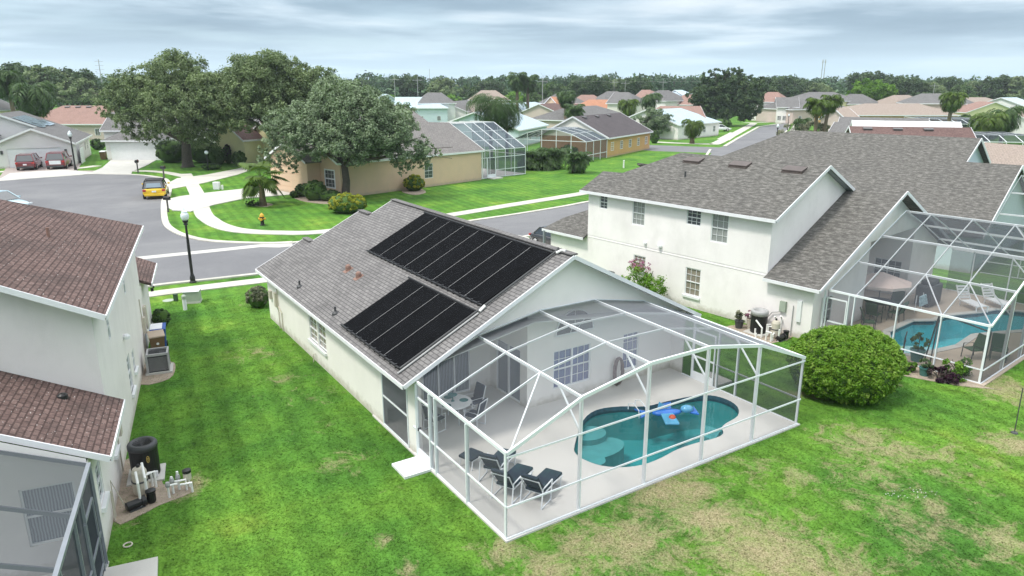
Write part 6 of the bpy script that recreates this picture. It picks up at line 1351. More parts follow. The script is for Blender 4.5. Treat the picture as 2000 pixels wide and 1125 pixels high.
MB().lathe([(.62,.66),(.64,.68),(.64,.70),(.60,.71)], 28).build('tabletop', M['white'], t)
for k in range(4): a = k*math.pi/2+.5; MB().tube([(.42*math.cos(a),.42*math.sin(a),.66),(.46*math.cos(a),.46*math.sin(a),0)], .022, 6).build('leg', M['alu'], t)
M['teal'] = plain('teal_fabric', (.04,.20,.20), .8, .1, 3); zt = FM.w(2.15,6.75,.76)
for i, (dx, dy, l) in enumerate(((.36,.1,'right'),(-.2,.34,'left'),(-.2,-.34,'front'))): tag(MB().lathe([(.15,0),(.16,.006),(.14,.008)], 20).build('placemat', M['teal'], loc=zt+Vector((dx,dy,0))), 'round teal placemat at the %s of the white patio table' % l, 'placemat', 'teal placemats')
t = thing('centrepiece', 'teal stemmed bowl in the middle of the white patio table', 'bowl', zt+Vector((-.02,.03,0))); MB().lathe([(.07,0),(.03,.02),(.02,.14),(.03,.16)], 14).build('stem', M['teal'], t); MB().lathe([(.03,.16),(.13,.20),(.17,.24),(.15,.245)], 16).build('bowl', M['teal'], t)
def chair():
    t = thing('patio_chair', 'x', 'chair', (0,0,0)); mb = MB()
    for s in (-.27, .27): mb.tube([(-.24,s,0),(-.24,s,.60),(.26,s,.62),(.26,s,0)], .018, 6); mb.tube([(-.24,s,.02),(.26,s,.02)], .018, 6); mb.tube([(-.2,s*.9,.35),(-.36,s*.9,1.0)], .018, 6)
    for x, z in ((-.36,1.0),(-.22,.4),(.26,.4)): mb.tube([(x,-.25,z),(x,.25,z)], .018, 6)
    mb.build('frame', M['alu'], t)
    a = MB(); a.slab([(-.22,-.24,.48),(.27,-.24,.48),(.27,.24,.48),(-.22,.24,.48)], (0,0,-.08)); a.build('seat', M['cushion'], t, bevel=.03)
    a = MB(); a.slab([(-.36,-.24,1.02),(-.36,.24,1.02),(-.20,.24,.47),(-.20,-.24,.47)], (.07,0,.02)); a.build('backrest', M['cushion'], t, bevel=.03); return t
c0 = chair()
for i, (u, v, an, lb) in enumerate(((3.05,6.9,185,'navy cushioned chair on the far side of the round patio table'),(2.55,5.95,118,'navy cushioned chair in front of the round patio table'),(1.25,6.45,15,'navy cushioned chair behind the screen door'))): place(c0, i > 0, FM.w(u,v,.05), FM.a+R_(an), lb, 'navy cushioned chairs at the round patio table')
M['hose'] = plain('brown_grey_hose', (.20,.15,.14), .6, .3, 6)
t = thing('vacuum_hose', 'brown pool hose coiled on the lanai wall between two windows', 'hose', FM.w(8.97,6.0,0), FM.a); mb = MB(); rs = random.Random(3); pts = []
for k in range(9*14+1):
    a = 2*math.pi*k/14; j = k//14; pts.append(((.20+.012*rs.uniform(-1,1)-.008*(j%4))*math.cos(a)+.01*j-.04, -.05-.02*(j%5)+rs.uniform(-.006,.006), .62+(.58-.015*(j%5))*math.sin(a)))
mb.tube(pts, .021, 6); mb.tube([(.1,-.1,.2),(-.25,-.15,.35),(-.3,-.15,.2),(-.1,-.15,.06)], .02, 6); mb.build('coil', M['hose'], t, smooth=True); MB().box(-.05,-.04,1.1,.05,.06,1.16).build('hook', M['white'], t)
# inflatable in the pool
M['infl'] = plain('blue_vinyl', (.012,.16,.62), .2, .25, 3, coat=1); M['infl2'] = plain('pale_blue_vinyl', (.10,.38,.62), .2, .2, 3, coat=1)
P0 = FM.g(1302,808,-.05); t = thing('pool_inflatable', 'blue inflatable sea creature with fins floating in the kidney shaped pool', 'inflatable', FM.w(P0.x,P0.y,-.04), FM.a+R_(-25)); t.scale = (1.15,)*3
MB().ico((0,0,.04), (.50,.20,.11), 2).build('body', M['infl'], t, smooth=True); MB().ico((.66,.02,.10), (.22,.17,.13), 2).build('head', M['infl2'], t, smooth=True)
for pts, m in (([(.18,.10,.09),(.42,.74,.05),(.05,.66,.04),(-.22,.12,.09)],'infl'), ([(.16,-.10,.09),(.12,-.80,.05),(-.30,-.72,.04),(-.24,-.10,.09)],'infl2'), ([(-.5,.0,.1),(-.95,.38,.07),(-.80,.05,.1),(-.95,-.30,.07)],'infl'), ([(.7,.1,.06),(1.0,.3,.06),(.95,-.28,.06),(.7,-.1,.06)],'infl')):
    MB().slab(pts, (0,0,-.07)).build('fin', M[m], t, bevel=.025)
MB().slab([(.05,.0,.18),(-.25,.02,.40),(-.30,0,.18)], (0,.05,0)).build('dorsal_fin', M['infl2'], t, bevel=.015)
M['ball'] = plain('orange_ball', (.55,.09,.03), .4, .1, 2); B0 = FM.g(1313,818,-.02); t = thing('ball', 'small orange red ball floating against the blue inflatable', 'ball', FM.w(B0.x,B0.y,-.02)); MB().ico((0,0,.03), .13, 3).build('shell', M['ball'], t, smooth=True); MB().lathe([(.131,.02),(.133,.03),(.131,.04)], 24).build('seam', M['black'], t)
# pool ladder rail and lights on the deck edge
t = thing('pool_rail', 'small white handrail at the back edge of the kidney shaped pool', 'handrail', FM.w(*FM.g(1243,802,0)[:2],.05), FM.a+R_(100))
for s in (-.2, .2): MB().tube([(.22,s,0),(.22,s,.22),(.0,s,.30),(-.25,s,.1),(-.28,s,-.2)], .018, 6).build('rail', M['alu'], t)
# things on the neighbour's patio
def gp(x, y): return FR.w(*FR.g(1640+x*360/1688, 540+y*360/1688)[:2], .05)
M['umb'] = plain('pink_white_canvas', (.62,.50,.46), .8, .06, 3)
t = thing('patio_umbrella', 'pale pink patio umbrella against the neighbour lanai wall', 'umbrella', FR.w(6.3,-.15,.05), FR.a); mb = MB(); n = 8; T_ = (0,0,2.25); R3 = [(1.45*math.cos(2*math.pi*i/n), 1.45*math.sin(2*math.pi*i/n), 1.75) for i in range(n)]
for i in range(n): mb.poly([T_,R3[i],R3[(i+1)%n]]); mb.poly([R3[i],(R3[i][0],R3[i][1],1.62),(R3[(i+1)%n][0],R3[(i+1)%n][1],1.62),R3[(i+1)%n]])
mb.build('canopy', M['umb'], t); MB().tube([(0,0,0),(0,0,2.3)], .025, 8).build('pole', M['dkgrey'], t)
t = thing('dining_table', 'dark patio table below the pale pink umbrella', 'table', FR.w(6.3,-.2,.05), FR.a); q = MB().lathe([(.7,.70),(.72,.72),(.7,.74)], 24); q.build('tabletop', M['dkgrey'], t)
for k in range(4): a = k*math.pi/2; MB().tube([(.5*math.cos(a),.5*math.sin(a),.7),(.55*math.cos(a),.55*math.sin(a),0)], .02, 6).build('leg', M['dkgrey'], t)
def dchair(label, p, rz, used=[None], m='cushion'):
    if used[0] is None:
        t = thing('patio_chair', label, 'chair', p, rz, 'dark chairs on the neighbour patio'); mb = MB()
        for s in (-.28, .28): mb.tube([(-.3,s,0),(-.22,s,.60),(.26,s,.62),(.30,s,0)], .02, 6); mb.tube([(-.2,s,.38),(-.40,s,1.02)], .02, 6)
        mb.build('frame', M['dkgrey'], t); MB().slab([(-.24,-.27,.46),(.27,-.27,.46),(.27,.27,.46),(-.24,.27,.46)], (0,0,-.05)).build('seat', M['green_box'], t, bevel=.02); MB().slab([(-.42,-.27,1.04),(-.42,.27,1.04),(-.22,.27,.46),(-.22,-.27,.46)], (.05,0,.02)).build('backrest', M['green_box'], t, bevel=.02)
        used[0] = t; return t
    return place(used[0], True, p, rz, label, 'dark chairs on the neighbour patio')
dchair('dark green sling chair by the front corner post of the neighbour enclosure', gp(1210,760), FR.a+R_(150)); dchair('dark sling chair behind the front screen of the neighbour enclosure', gp(1440,770), FR.a+R_(200))
dchair('brown dark chair just inside the neighbour screen door', gp(250,500), FR.a+R_(-60)); dchair('dark chair right of the table under the umbrella', FR.w(7.6,-.4,.05), FR.a+R_(180)); dchair('dark chair in front of the table under the umbrella', FR.w(6.0,-1.2,.05), FR.a+R_(90)); dchair('dark chair left of the table under the umbrella', FR.w(4.9,-.6,.05), FR.a)
t = thing('covered_grill', 'large black covered grill on the neighbour patio', 'grill', FR.w(10.2,-1.0,.05), FR.a); MB().slab([(-.75,-.4,1.15),(.75,-.4,1.15),(.75,.4,1.15),(-.75,.4,1.15)], (0,0,-1.1)).build('cover', M['dkgrey'], t, bevel=.1); MB().slab([(-.5,-.3,1.40),(.5,-.3,1.40),(.5,.3,1.40),(-.5,.3,1.40)], (0,0,-.3)).build('hood', M['dkgrey'], t, bevel=.1)
M['towel'] = plain('blue_white_towel', (.30,.42,.46), .9, .7, 9); t = thing('towel_rack', 'rack draped with blue and white patterned towels left of the covered grill', 'towel rack', FR.w(8.6,-1.2,.05), FR.a); MB().slab([(-.4,-.15,.85),(.4,-.15,.85),(.5,-.25,.35),(-.5,-.25,.35)], (0,.05,.02)).build('towel', M['towel'], t, bevel=.02)
for x in (-.4,.4): MB().tube([(x,0,0),(x,0,.9)], .02, 6).build('post', M['alu'], t)
M['swht'] = M['white']
def wl(label, p, rz, used=[None]):
    if used[0] is None:
        t = thing('sun_lounger', label, 'sun lounger', p, rz, 'white loungers on the neighbour patio'); mb = MB()
        for i in range(9): mb.box(.1+i*.14,-.28,.30,.21+i*.14,.28,.33)
        for i in range(5): mb.beam((-.02-i*.08,-.28,.42+i*.13),(-.02-i*.08,.28,.42+i*.13),.03,.10)
        mb.build('slats', M['white'], t); mb = MB()
        for s in (-.3,.3): mb.beam((.0,s,.3),(1.4,s,.3),.04,.06); mb.beam((.0,s,.3),(-.42,s,1.0),.04,.06); mb.beam((.1,s,.3),(.05,s,0),.04); mb.beam((1.3,s,.3),(1.35,s,0),.04)
        mb.build('frame', M['white'], t); used[0] = t; return t
    return place(used[0], True, p, rz, label, 'white loungers on the neighbour patio')
wl('white slatted lounger on the far side of the neighbour pool, the left one', FR.w(11.6,-2.3,.05), FR.a+R_(-125)); wl('white slatted lounger on the far side of the neighbour pool, the right one', FR.w(13.0,-3.0,.05), FR.a+R_(-125))
t = thing('steel_frame', 'black metal frame leaning inside the neighbour enclosure', 'frame', FR.w(1.1,-4.75,.05), FR.a)
for a, b in (((0,0,0),(.9,.25,2.0)),((.9,.25,2.0),(.2,-1.9,1.9)),((.2,-1.9,1.9),(.0,-1.9,0)),((.5,.4,0),(.9,.25,2.0))): MB().tube([a, b], .03, 6).build('bar', M['dkgrey'], t)
t = thing('pool_rail', 'dark handrail at the near end of the neighbour pool', 'handrail', FR.w(1.2,-3.6,.05), FR.a)
for a in ([(0,0,0),(0,0,.85),(.9,.3,.85)], [(.9,.3,.85),(1.1,.4,.5),(1.1,.4,-.3)], [(0,0,.45),(.9,.3,.45)]): MB().tube(a, .025, 6).build('rail', M['dkgrey'], t)
def pot(label, loc, r, h, pm, leaf, n, size, lr, seed=1, name='potted_plant'):
    t = thing(name, label, 'potted plant', loc); MB().lathe([(r*.72,0),(r*.95,h*.9),(r*1.05,h*.9),(r*1.05,h),(r*.85,h),(r*.8,h*.9)], 18).build('pot', M[pm], t, smooth=False)
    leaves('foliage', [(0,0,h+lr[2]*.7,lr[0],lr[1],lr[2])], n, size, M[leaf], t, seed, nsub=14, low=-.8, spread=.3); MB().tube([(0,0,h*.6),(0,0,h+lr[2])], .02, 5).build('stem', M['bark'], t); return t
M['teal_pot'] = plain('teal_glazed_pot', (.06,.17,.16), .4, .15, 3)
pot('tall green plant in a large teal pot behind the neighbour screen', gp(700,780), .30, .50, 'teal_pot', 'midleaf', 900, .09, (.32,.32,.5))
pot('teal pot with dark foliage outside the neighbour screen', FR.w(-.20,-5.05,0), .22, .36, 'teal_pot', 'dkleaf', 500, .08, (.26,.26,.25), 2)
pot('grey pot with spiky plant left of the round heat pump', FR.w(-.9,3.1,0), .22, .4, 'dkgrey', 'greyleaf', 500, .11, (.28,.28,.35), 3)
pot('flowering pot between the spiky plant and the round heat pump', FR.w(-.55,2.75,.0), .17, .5, 'beige', 'pinkflower', 400, .08, (.2,.2,.25), 4)
# ------------------------------------------------------------------ shrubs and trees near by
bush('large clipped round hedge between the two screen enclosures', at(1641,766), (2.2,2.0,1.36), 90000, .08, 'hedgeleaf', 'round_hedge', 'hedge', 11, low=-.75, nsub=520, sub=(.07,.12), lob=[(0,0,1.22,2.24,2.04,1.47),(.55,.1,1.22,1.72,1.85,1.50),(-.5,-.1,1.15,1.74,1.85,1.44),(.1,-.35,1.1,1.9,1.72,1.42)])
bush('low yellow green rounded shrub on the corner lawn below the big oak', at(676,418)+Vector((0,.8,0)), (2.0,1.6,.98), 9000, .13, 'yelleaf', 'rounded_shrub', seed=12, nsub=140)
bush('pale grey green shrub at the front corner of the house with solar panels', at(508,600)+Vector((-.1,.1,0)), (.62,.62,.62), 5000, .07, 'greyleaf', 'rounded_shrub', seed=13, nsub=90)
bush('small dark round shrub against the corner of the pale grey house', FL.w(.45,19.3), (.42,.42,.5), 2600, .07, 'dkleaf', 'rounded_shrub', seed=14)
bush('yellow croton bush against the tan house wall', at(808,374)+Vector((0,.5,0)), (1.25,1.0,.98), 4200, .16, 'yelleaf', 'croton_bush', seed=15)
bush('dark clipped ball shrub in front of the tan house window', at(612,393)+Vector((0,.8,0)), (1.3,1.3,1.1), 5500, .13, 'midleaf', 'rounded_shrub', seed=16)
bush('dark low shrub left of the clipped ball in the tan house bed', at(596,388)+Vector((-.6,1.6,0)), (.9,.9,.75), 2600, .14, 'dkleaf', 'rounded_shrub', seed=17)
bush('dark trailing shrub right of the clipped ball in the tan house bed', at(640,395)+Vector((0,1.0,0)), (1.3,.9,.62), 3200, .14, 'dkleaf', 'rounded_shrub', seed=18)
bush('tiny dark shrub beside the tan house drive', at(576,386), (.55,.55,.4), 1000, .12, 'dkleaf', 'rounded_shrub', seed=19)
bush('green box hedge beside the black car at the off white garage corner', FR.w(-.7,18.9), (.55,1.0,.55), 3500, .09, 'hedgeleaf', 'low_hedge', seed=20)
for i, (x, y_, r, h, m, lb) in enumerate([(333,318,2.6,1.9,'dkleaf','dark rounded shrub left of the left oak trunk'),(396,318,2.6,2.0,'dkleaf','dark rounded shrub right of the left oak trunk'),(422,322,1.4,1.5,'midleaf','round shrub between the oak and the yellow house'),(464,325,1.1,1.2,'midleaf','round shrub under the arched window of the yellow house'),
        (443,320,.7,1.6,'purpleaf','narrow dark red shrub against the yellow house'),(409,332,1.5,.45,'dkleaf','low dark mound at the foot of the small lamp post'),(188,293,1.4,1.1,'dkleaf','dark shrub by the back corner of the white gabled house'),(357,312,2.2,1.5,'dkleaf','dark shrub behind the left oak trunk')]):
    bush(lb, at(x, y_)+Vector((0,.8,0)), (r, r*.85, h), 2600, .22, m, 'rounded_shrub', seed=30+i)
t = thing('garden_lamp', 'short black garden lamp with white globe in the low dark mound', 'lamp', at(407,333)); MB().tube([(0,0,0),(0,0,2.3)], .07, 8).build('pole', M['black'], t); MB().ico((0,0,2.5), .28, 2).build('globe', M['lamp_glass'], t, smooth=True)
# crepe myrtle with pink blossom
cm = FR.w(-1.15,9.1); t = thing('flowering_shrub', 'green shrub with pink blossom against the off white house wall', 'shrub', cm); mb = MB()
for k in range(6): a = k; mb.tube([(0,0,0),(math.cos(a)*.3,math.sin(a)*.3,.9),(math.cos(a)*.6,math.sin(a)*.6,1.7)], [.05,.03,.015], 6)
mb.build('stems', M['bark'], t)
leaves('foliage', [(.3,-.5,.95,1.0,1.0,.9),(-.1,.3,1.1,.9,.9,.95),(.0,-1.0,.8,.7,.7,.7)], 5200, .10, M['limeleaf'], t, 41, nsub=26, low=-.9, spread=.22)
leaves('blossom', [(-.15,.75,1.75,.7,.65,.42),(0,.1,2.0,.45,.45,.3)], 800, .08, M['pinkflower'], t, 42, nsub=22, low=-.6, spread=.3)
# plants along the outside of the neighbour enclosure
for x, y_, r, h, m, lb, n in ((640,860,.42,.25,'limeleaf','light green clump beside the round hedge outside the enclosure',700),(930,930,.6,.28,'purpleaf','dark purple foliage plant outside the neighbour screen',1400),(1100,910,.55,.42,'limeleaf','bright green broad leaved plant at the front of the neighbour enclosure',1400),(560,850,.25,.3,'dkleaf','dark small plant against the round hedge',500),(1040,960,.35,.2,'purpleaf','small purple plant right of the dark purple clump',500)):
    bush(lb, FR.w(*FR.g(1640+x*360/1688, 540+y_*360/1688)[:2])-FR.e1*.25, (r, r, h), n, .11, m, 'garden_plant', 'plant', seed=int(x), core=False, low=-.9, nsub=16, sub=(.3,.5))
# the big oaks
b = at(675,387); random.seed(5)
tree('large grey green live oak on the corner lawn', b, lobes_px(b, [(690,215,4.6,0),(620,235,4.3,1),(745,245,4.0,-1),(560,250,3.0,0),(680,270,3.3,-2.6),(800,285,2.9,-.5),(600,268,3.1,-2.0),(730,272,3.0,1.0),(830,300,1.9,0),(545,300,2.4,-.5),(770,230,3.0,2.5),(650,190,3.4,1.5),(560,318,1.6,0),(790,318,1.6,-.3)]),
    150000, .215, 'oak', fork=.36, r0=.46, seed=5, nsub=120, low=-.98, spread=.5, sub=(.16,.28))
b = at(367,326)
tree('tall dark oak left of the centre, trunk on the cul-de-sac lawn', b, lobes_px(b, [(350,150,5.6,0),(290,175,5.2,1),(235,195,3.8,0),(400,190,5.8,-3),(330,210,5.0,-4),(270,235,3.8,-1),(385,238,4.4,-2.5),(440,205,4.6,1),(340,130,3.8,2),(210,215,2.3,1),(245,165,3.2,1),(300,262,2.4,-2)]),
    150000, .27, 'oak2', fork=.28, r0=.80, seed=6, nsub=120, low=-.98, spread=.5, sub=(.16,.28))
b = at(548,330)
tree('widest oak with olive crown standing behind the yellow house', b, lobes_px(b, [(520,155,6.5,0),(460,178,5.4,2),(590,165,5.0,1),(500,192,5.2,-3),(560,205,4.6,-2),(430,200,3.8,-2),(630,165,4.0,1),(550,132,3.6,2),(505,130,3.3,2),(440,225,3.2,-2.5),(670,180,2.8,1)]),
    150000, .27, 'oak2', fork=.34, r0=.75, seed=7, nsub=120, low=-.98, spread=.5, sub=(.16,.28))
b = at(1420,246)
tree('great round dark oak beside the far street', b, lobes_px(b, [(1410,190,7.5,0),(1440,165,6.2,1),(1375,185,5.6,1),(1400,220,5.2,-4),(1460,200,6.5,-1),(1430,145,3.9,2),(1395,150,4.3,1),(1370,215,3.6,-2),(1475,170,4.6,0)]),
    75000, .55, 'dkleaf', fork=.25, r0=.95, seed=8, nsub=90, low=-.98, spread=.4, sub=(.16,.28))
b = at(1487,231)
tree('dark tree right behind the great round oak', b, lobes_px(b, [(1492,185,6.4,0),(1480,205,5.2,-2),(1500,207,4.0,-2),(1478,165,4.6,0)]), 22000, .70, 'dkleaf', fork=.25, r0=.7, seed=9, low=-.95, nsub=40)
b = at(1280,272)
tree('small olive tree right of the orange walled house', b, lobes_px(b, [(1282,230,3.6,0),(1260,238,2.9,0),(1298,238,2.8,0),(1280,250,2.6,-1)]), 11000, .3, 'oak', fork=.3, r0=.3, seed=10, low=-.8)
bush('dark narrow shrub right of the small olive tree', at(1308,268), (1.7,1.4,1.9), 2200, .3, 'dkleaf', 'shrub', seed=44)
b = at(1700,232)
tree('bright green round tree behind the taupe roofs', b+Vector((0,0,0)), lobes_px(b, [(1695,178,6.2,0),(1720,175,5.4,0),(1675,190,4.8,0),(1732,192,4.6,0),(1700,200,5.4,-2)]), 26000, .60, 'limeleaf', fork=.25, r0=.5, seed=13, low=-.9, nsub=40)
# palms
palm('stout fan palm on the corner lawn at the drive', at(514,402), 2.7, 2.6, 22, 1.3, .5, 'palmy', .30, 21, fan=True)
bush('low fern clump at the foot of the fan palm', at(497,402), (.9,.6,.3), 900, .16, 'dkleaf', 'fern', 'plant', seed=51, core=False, low=-.9)
def pal(label, x, yc, d, R, nfr, droop, lf, mat, r, seed, **k):
    q = atd(x, yc, d); return palm(label, Vector((q.x, d, 0)), q.z, R, nfr, droop, lf, mat, r, seed, **k)
pal('tall drooping queen palm behind the tan house enclosure', 958, 202, 116, 5.0, 40, 1.9, 1.2, 'palm', .26, 22, width=.05, nl=30)
pal('second queen palm crown joined to the tall drooping one', 990, 212, 120, 4.4, 32, 2.0, 1.1, 'palm', .25, 23, width=.05, nl=28)
palm('clump of low date palms beside the tan house enclosure', at(1060,330), 2.0, 3.0, 44, 1.35, .7, 'palm', .2, 24, width=.07, heads=[(-1.6,0,1.4),(1.6,.4,1.7),(0,-.8,1.2)])
palm('single low date palm leaning on the lawn right of the clump', at(1118,338), 1.9, 2.4, 36, 1.4, .65, 'palm', .2, 27, width=.07, lean=(.6,0))
pal('yellow green date palm on the lawn at the far junction', 1354, 243, 150, 3.1, 36, 1.9, .9, 'palmy', .42, 28, width=.09)
pal('spiky palm rising behind the purple grey roof', 1122, 214, 150, 2.8, 30, 1.2, .8, 'palm', .25, 29, width=.10)
pal('shaggy fan palm with hanging leaves in the middle distance', 1106, 186, 185, 3.6, 36, 2.2, 1.2, 'palm', .5, 30, width=.14)
pal('palm left of the pale roof in the middle distance', 1228, 203, 180, 3.6, 28, 1.9, 1.1, 'palmy', .35, 31, width=.12)
pal('wispy palm before the white house with light hip roof', 1270, 190, 210, 4.2, 26, 1.8, 1.2, 'palm', .35, 32, width=.13)
pal('bushy palm behind the white gabled house at the left edge', 62, 178, 128, 5.4, 36, 1.9, 1.3, 'palm', .4, 33, width=.14)
pal('palm at the very left edge above the cream house', 14, 152, 140, 4.4, 30, 1.9, 1.3, 'palm', .4, 34, width=.13)
pal('twin fan palms on the skyline, the left one', 1010, 152, 230, 4.2, 36, 1.5, 1.4, 'palm', .5, 35, width=.2, group='tall palms on the skyline')
pal('twin fan palms on the skyline, the right one', 1031, 157, 232, 3.9, 36, 1.5, 1.4, 'palm', .5, 36, width=.2, group='tall palms on the skyline')
pal('queen palm in front of the beige two storey house', 1861, 190, 160, 3.6, 32, 1.9, 1.1, 'palmy', .4, 37, width=.13)
pal('broad palm behind the dark enclosures on the right', 1932, 232, 128, 4.3, 34, 2.0, 1.2, 'palmy', .35, 38, width=.11)
pal('second broad palm at the right edge behind the enclosures', 1965, 222, 132, 4.3, 34, 2.0, 1.2, 'palm', .35, 39, width=.11)
pal('cabbage palm with ragged head beside the far street', 1598, 203, 140, 3.0, 30, 1.6, .9, 'palmy', .35, 40, width=.12)
pal('second cabbage palm leaning by the first', 1614, 196, 142, 2.8, 30, 1.6, .9, 'palmy', .35, 41, width=.12, lean=(.8,0))
pal('small bright palm on the verge of the far street', 1568, 236, 150, 2.6, 26, 1.9, .9, 'palm', .25, 42, width=.1)
b = at(1575,285)
tree('sprawling grey twigged shrub tree beside the far street', b, [(-2.5,0,2.4,3.2,2.6,2.0),(1.5,0,2.8,3.4,2.6,2.3),(3.8,1,2.0,2.2,2.2,1.8)], 9000, .26, 'greyleaf', fork=.2, r0=.2, seed=45, low=-.7, name='shrub_tree')
bush('long clipped hedge in front of the orange walled house', at(1138,305)+Vector((1.5,2.0,0)), (6.4,1.6,1.15), 9000, .2, 'midleaf', 'clipped_hedge', 'hedge', 52, nsub=160, rz=R_(18), sub=(.2,.3))
bush('hedge end by the white enclosure posts', at(1186,303)+Vector((0,2.0,0)), (2.0,1.8,1.3), 3000, .2, 'dkleaf', 'clipped_hedge', 'hedge', 53)
bush('dark shrub on the corner of the orange walled house', at(1278,280), (1.0,1.0,1.5), 900, .25, 'dkleaf', 'shrub', seed=54)
bush('round dark shrub behind the dark enclosure at the right', at(1903,255)+Vector((0,5,0)), (3.2,2.6,2.2), 3500, .3, 'dkleaf', 'shrub', seed=55)
bush('green bush left of the far white enclosure behind the tan house', at(1035,275)+Vector((0,4,0)), (2.6,2,1.9), 2500, .28, 'midleaf', 'shrub', seed=56)
bush('tall shrub with bright leaves behind the left hand enclosure', at(420/1.0,300)+Vector((0,0,0)), (1.5,1.5,1.5), 1200, .25, 'midleaf', 'shrub', seed=57)
bush('climbing green shrub between the white gabled house and the brown roofed one', at(150,262)+Vector((0,-8,0)), (3.4,2.4,2.2), 3500, .3, 'midleaf', 'shrub', seed=58)
bush('dark round shrubs under the great dark oak', at(1392,252)+Vector((2,0,0)), (3.6,2.2,1.6), 2600, .3, 'dkleaf', 'shrub', seed=59)
# ------------------------------------------------------------------ trees further off: a few kinds, each copy a tree of its own
def proto(name, mat, lobes, n, size, seed, r0=.4, **kw):
    t = tree('x', Vector((0,0,0)), lobes, n, size, mat, fork=.3, r0=r0, seed=seed, name=name, **kw); return t
PT = {
 'broad': [proto('broadleaf_tree','dkleaf',[(0,0,6.5,4.4,4.2,3.6),(2.8,0,5.2,2.8,2.8,2.4),(-2.8,.5,5.4,3,2.8,2.4),(.5,-2,7.6,2.6,2.6,2)], 6500, .5, 101), False, 'dark broad tree'],
 'mid': [proto('broadleaf_tree','midleaf',[(0,0,5.2,3.6,3.6,3.2),(2.2,0,4.2,2.4,2.4,2.2),(-2.2,.5,4.6,2.5,2.4,2.2),(-.3,.5,7,2,2,1.8)], 5500, .45, 102), False, 'mid green tree'],
 'olive': [proto('broadleaf_tree','oak2',[(0,0,6.5,4.0,4.2,3.0),(3.2,1,5.6,2.6,2.8,2.2),(-3,.5,6,2.7,2.8,2.2),(.5,0,8.6,2.4,2.6,1.8)], 6000, .45, 103), False, 'olive crowned tree'],
 'pine': [proto('pine_tree','farpine',[(0,0,5.5,2.4,2.4,2.2),(0,0,8.2,2.0,2.0,2.2),(0,0,11,1.5,1.5,2.2),(0,0,13.4,.8,.8,1.6)], 3800, .5, 104, r0=.3), False, 'narrow pine'],
 'bright': [proto('broadleaf_tree','limeleaf',[(0,0,3.6,2.8,2.6,2.4),(1.6,0,3.0,2,2,1.7),(-1.5,.4,3.2,2,2,1.8)], 3600, .42, 105), False, 'bright green tree']}
GT = 'trees beyond the houses'
def ft(kind, x, y_, h, label, top=None, dmax=340):
    p = PT[kind]; H0 = {'broad':10.2,'mid':9,'olive':10.6,'pine':15,'bright':6.2}[kind]
    g_ = at(x, y_); d = min(g_.y, dmax+random.uniform(0, 40))
    if top is None: top = {'broad':150,'olive':151,'pine':146,'mid':161,'bright':174}[kind]+random.uniform(-4, 6)
    q = atd(x, top, d); sc = q.z/H0*random.uniform(.96, 1.03)
    place(p[0], p[1], (q.x, d, 0), random.uniform(0, 6.28), label, GT, (sc*random.uniform(.95,1.2), sc*1.05, sc)); p[1] = True
TOPS = {30:118, 85:124, 118:130, 150:150, 185:158, 225:160, 262:150, 735:176, 760:184, 1700:138, 1735:141, 1760:150, 1790:152, 1960:143, 1990:146, 2010:150, 1550:150, 1580:156, 1520:146, 1600:160, 1895:214, 1920:222, 1945:226, 1985:208, 1590:215, 1628:222, 1640:212, 1622:196, 1540:214, 1555:204, 1535:200, 1322:192, 1335:186, 1352:182, 330:190, 1000:200, 820:178, 1010:176, 936:182, 884:182, 1782:186}
random.seed(77)
wh = {'broad':'dark broad tree','mid':'mid green tree','olive':'olive crowned tree','pine':'narrow pine','bright':'bright green tree'}
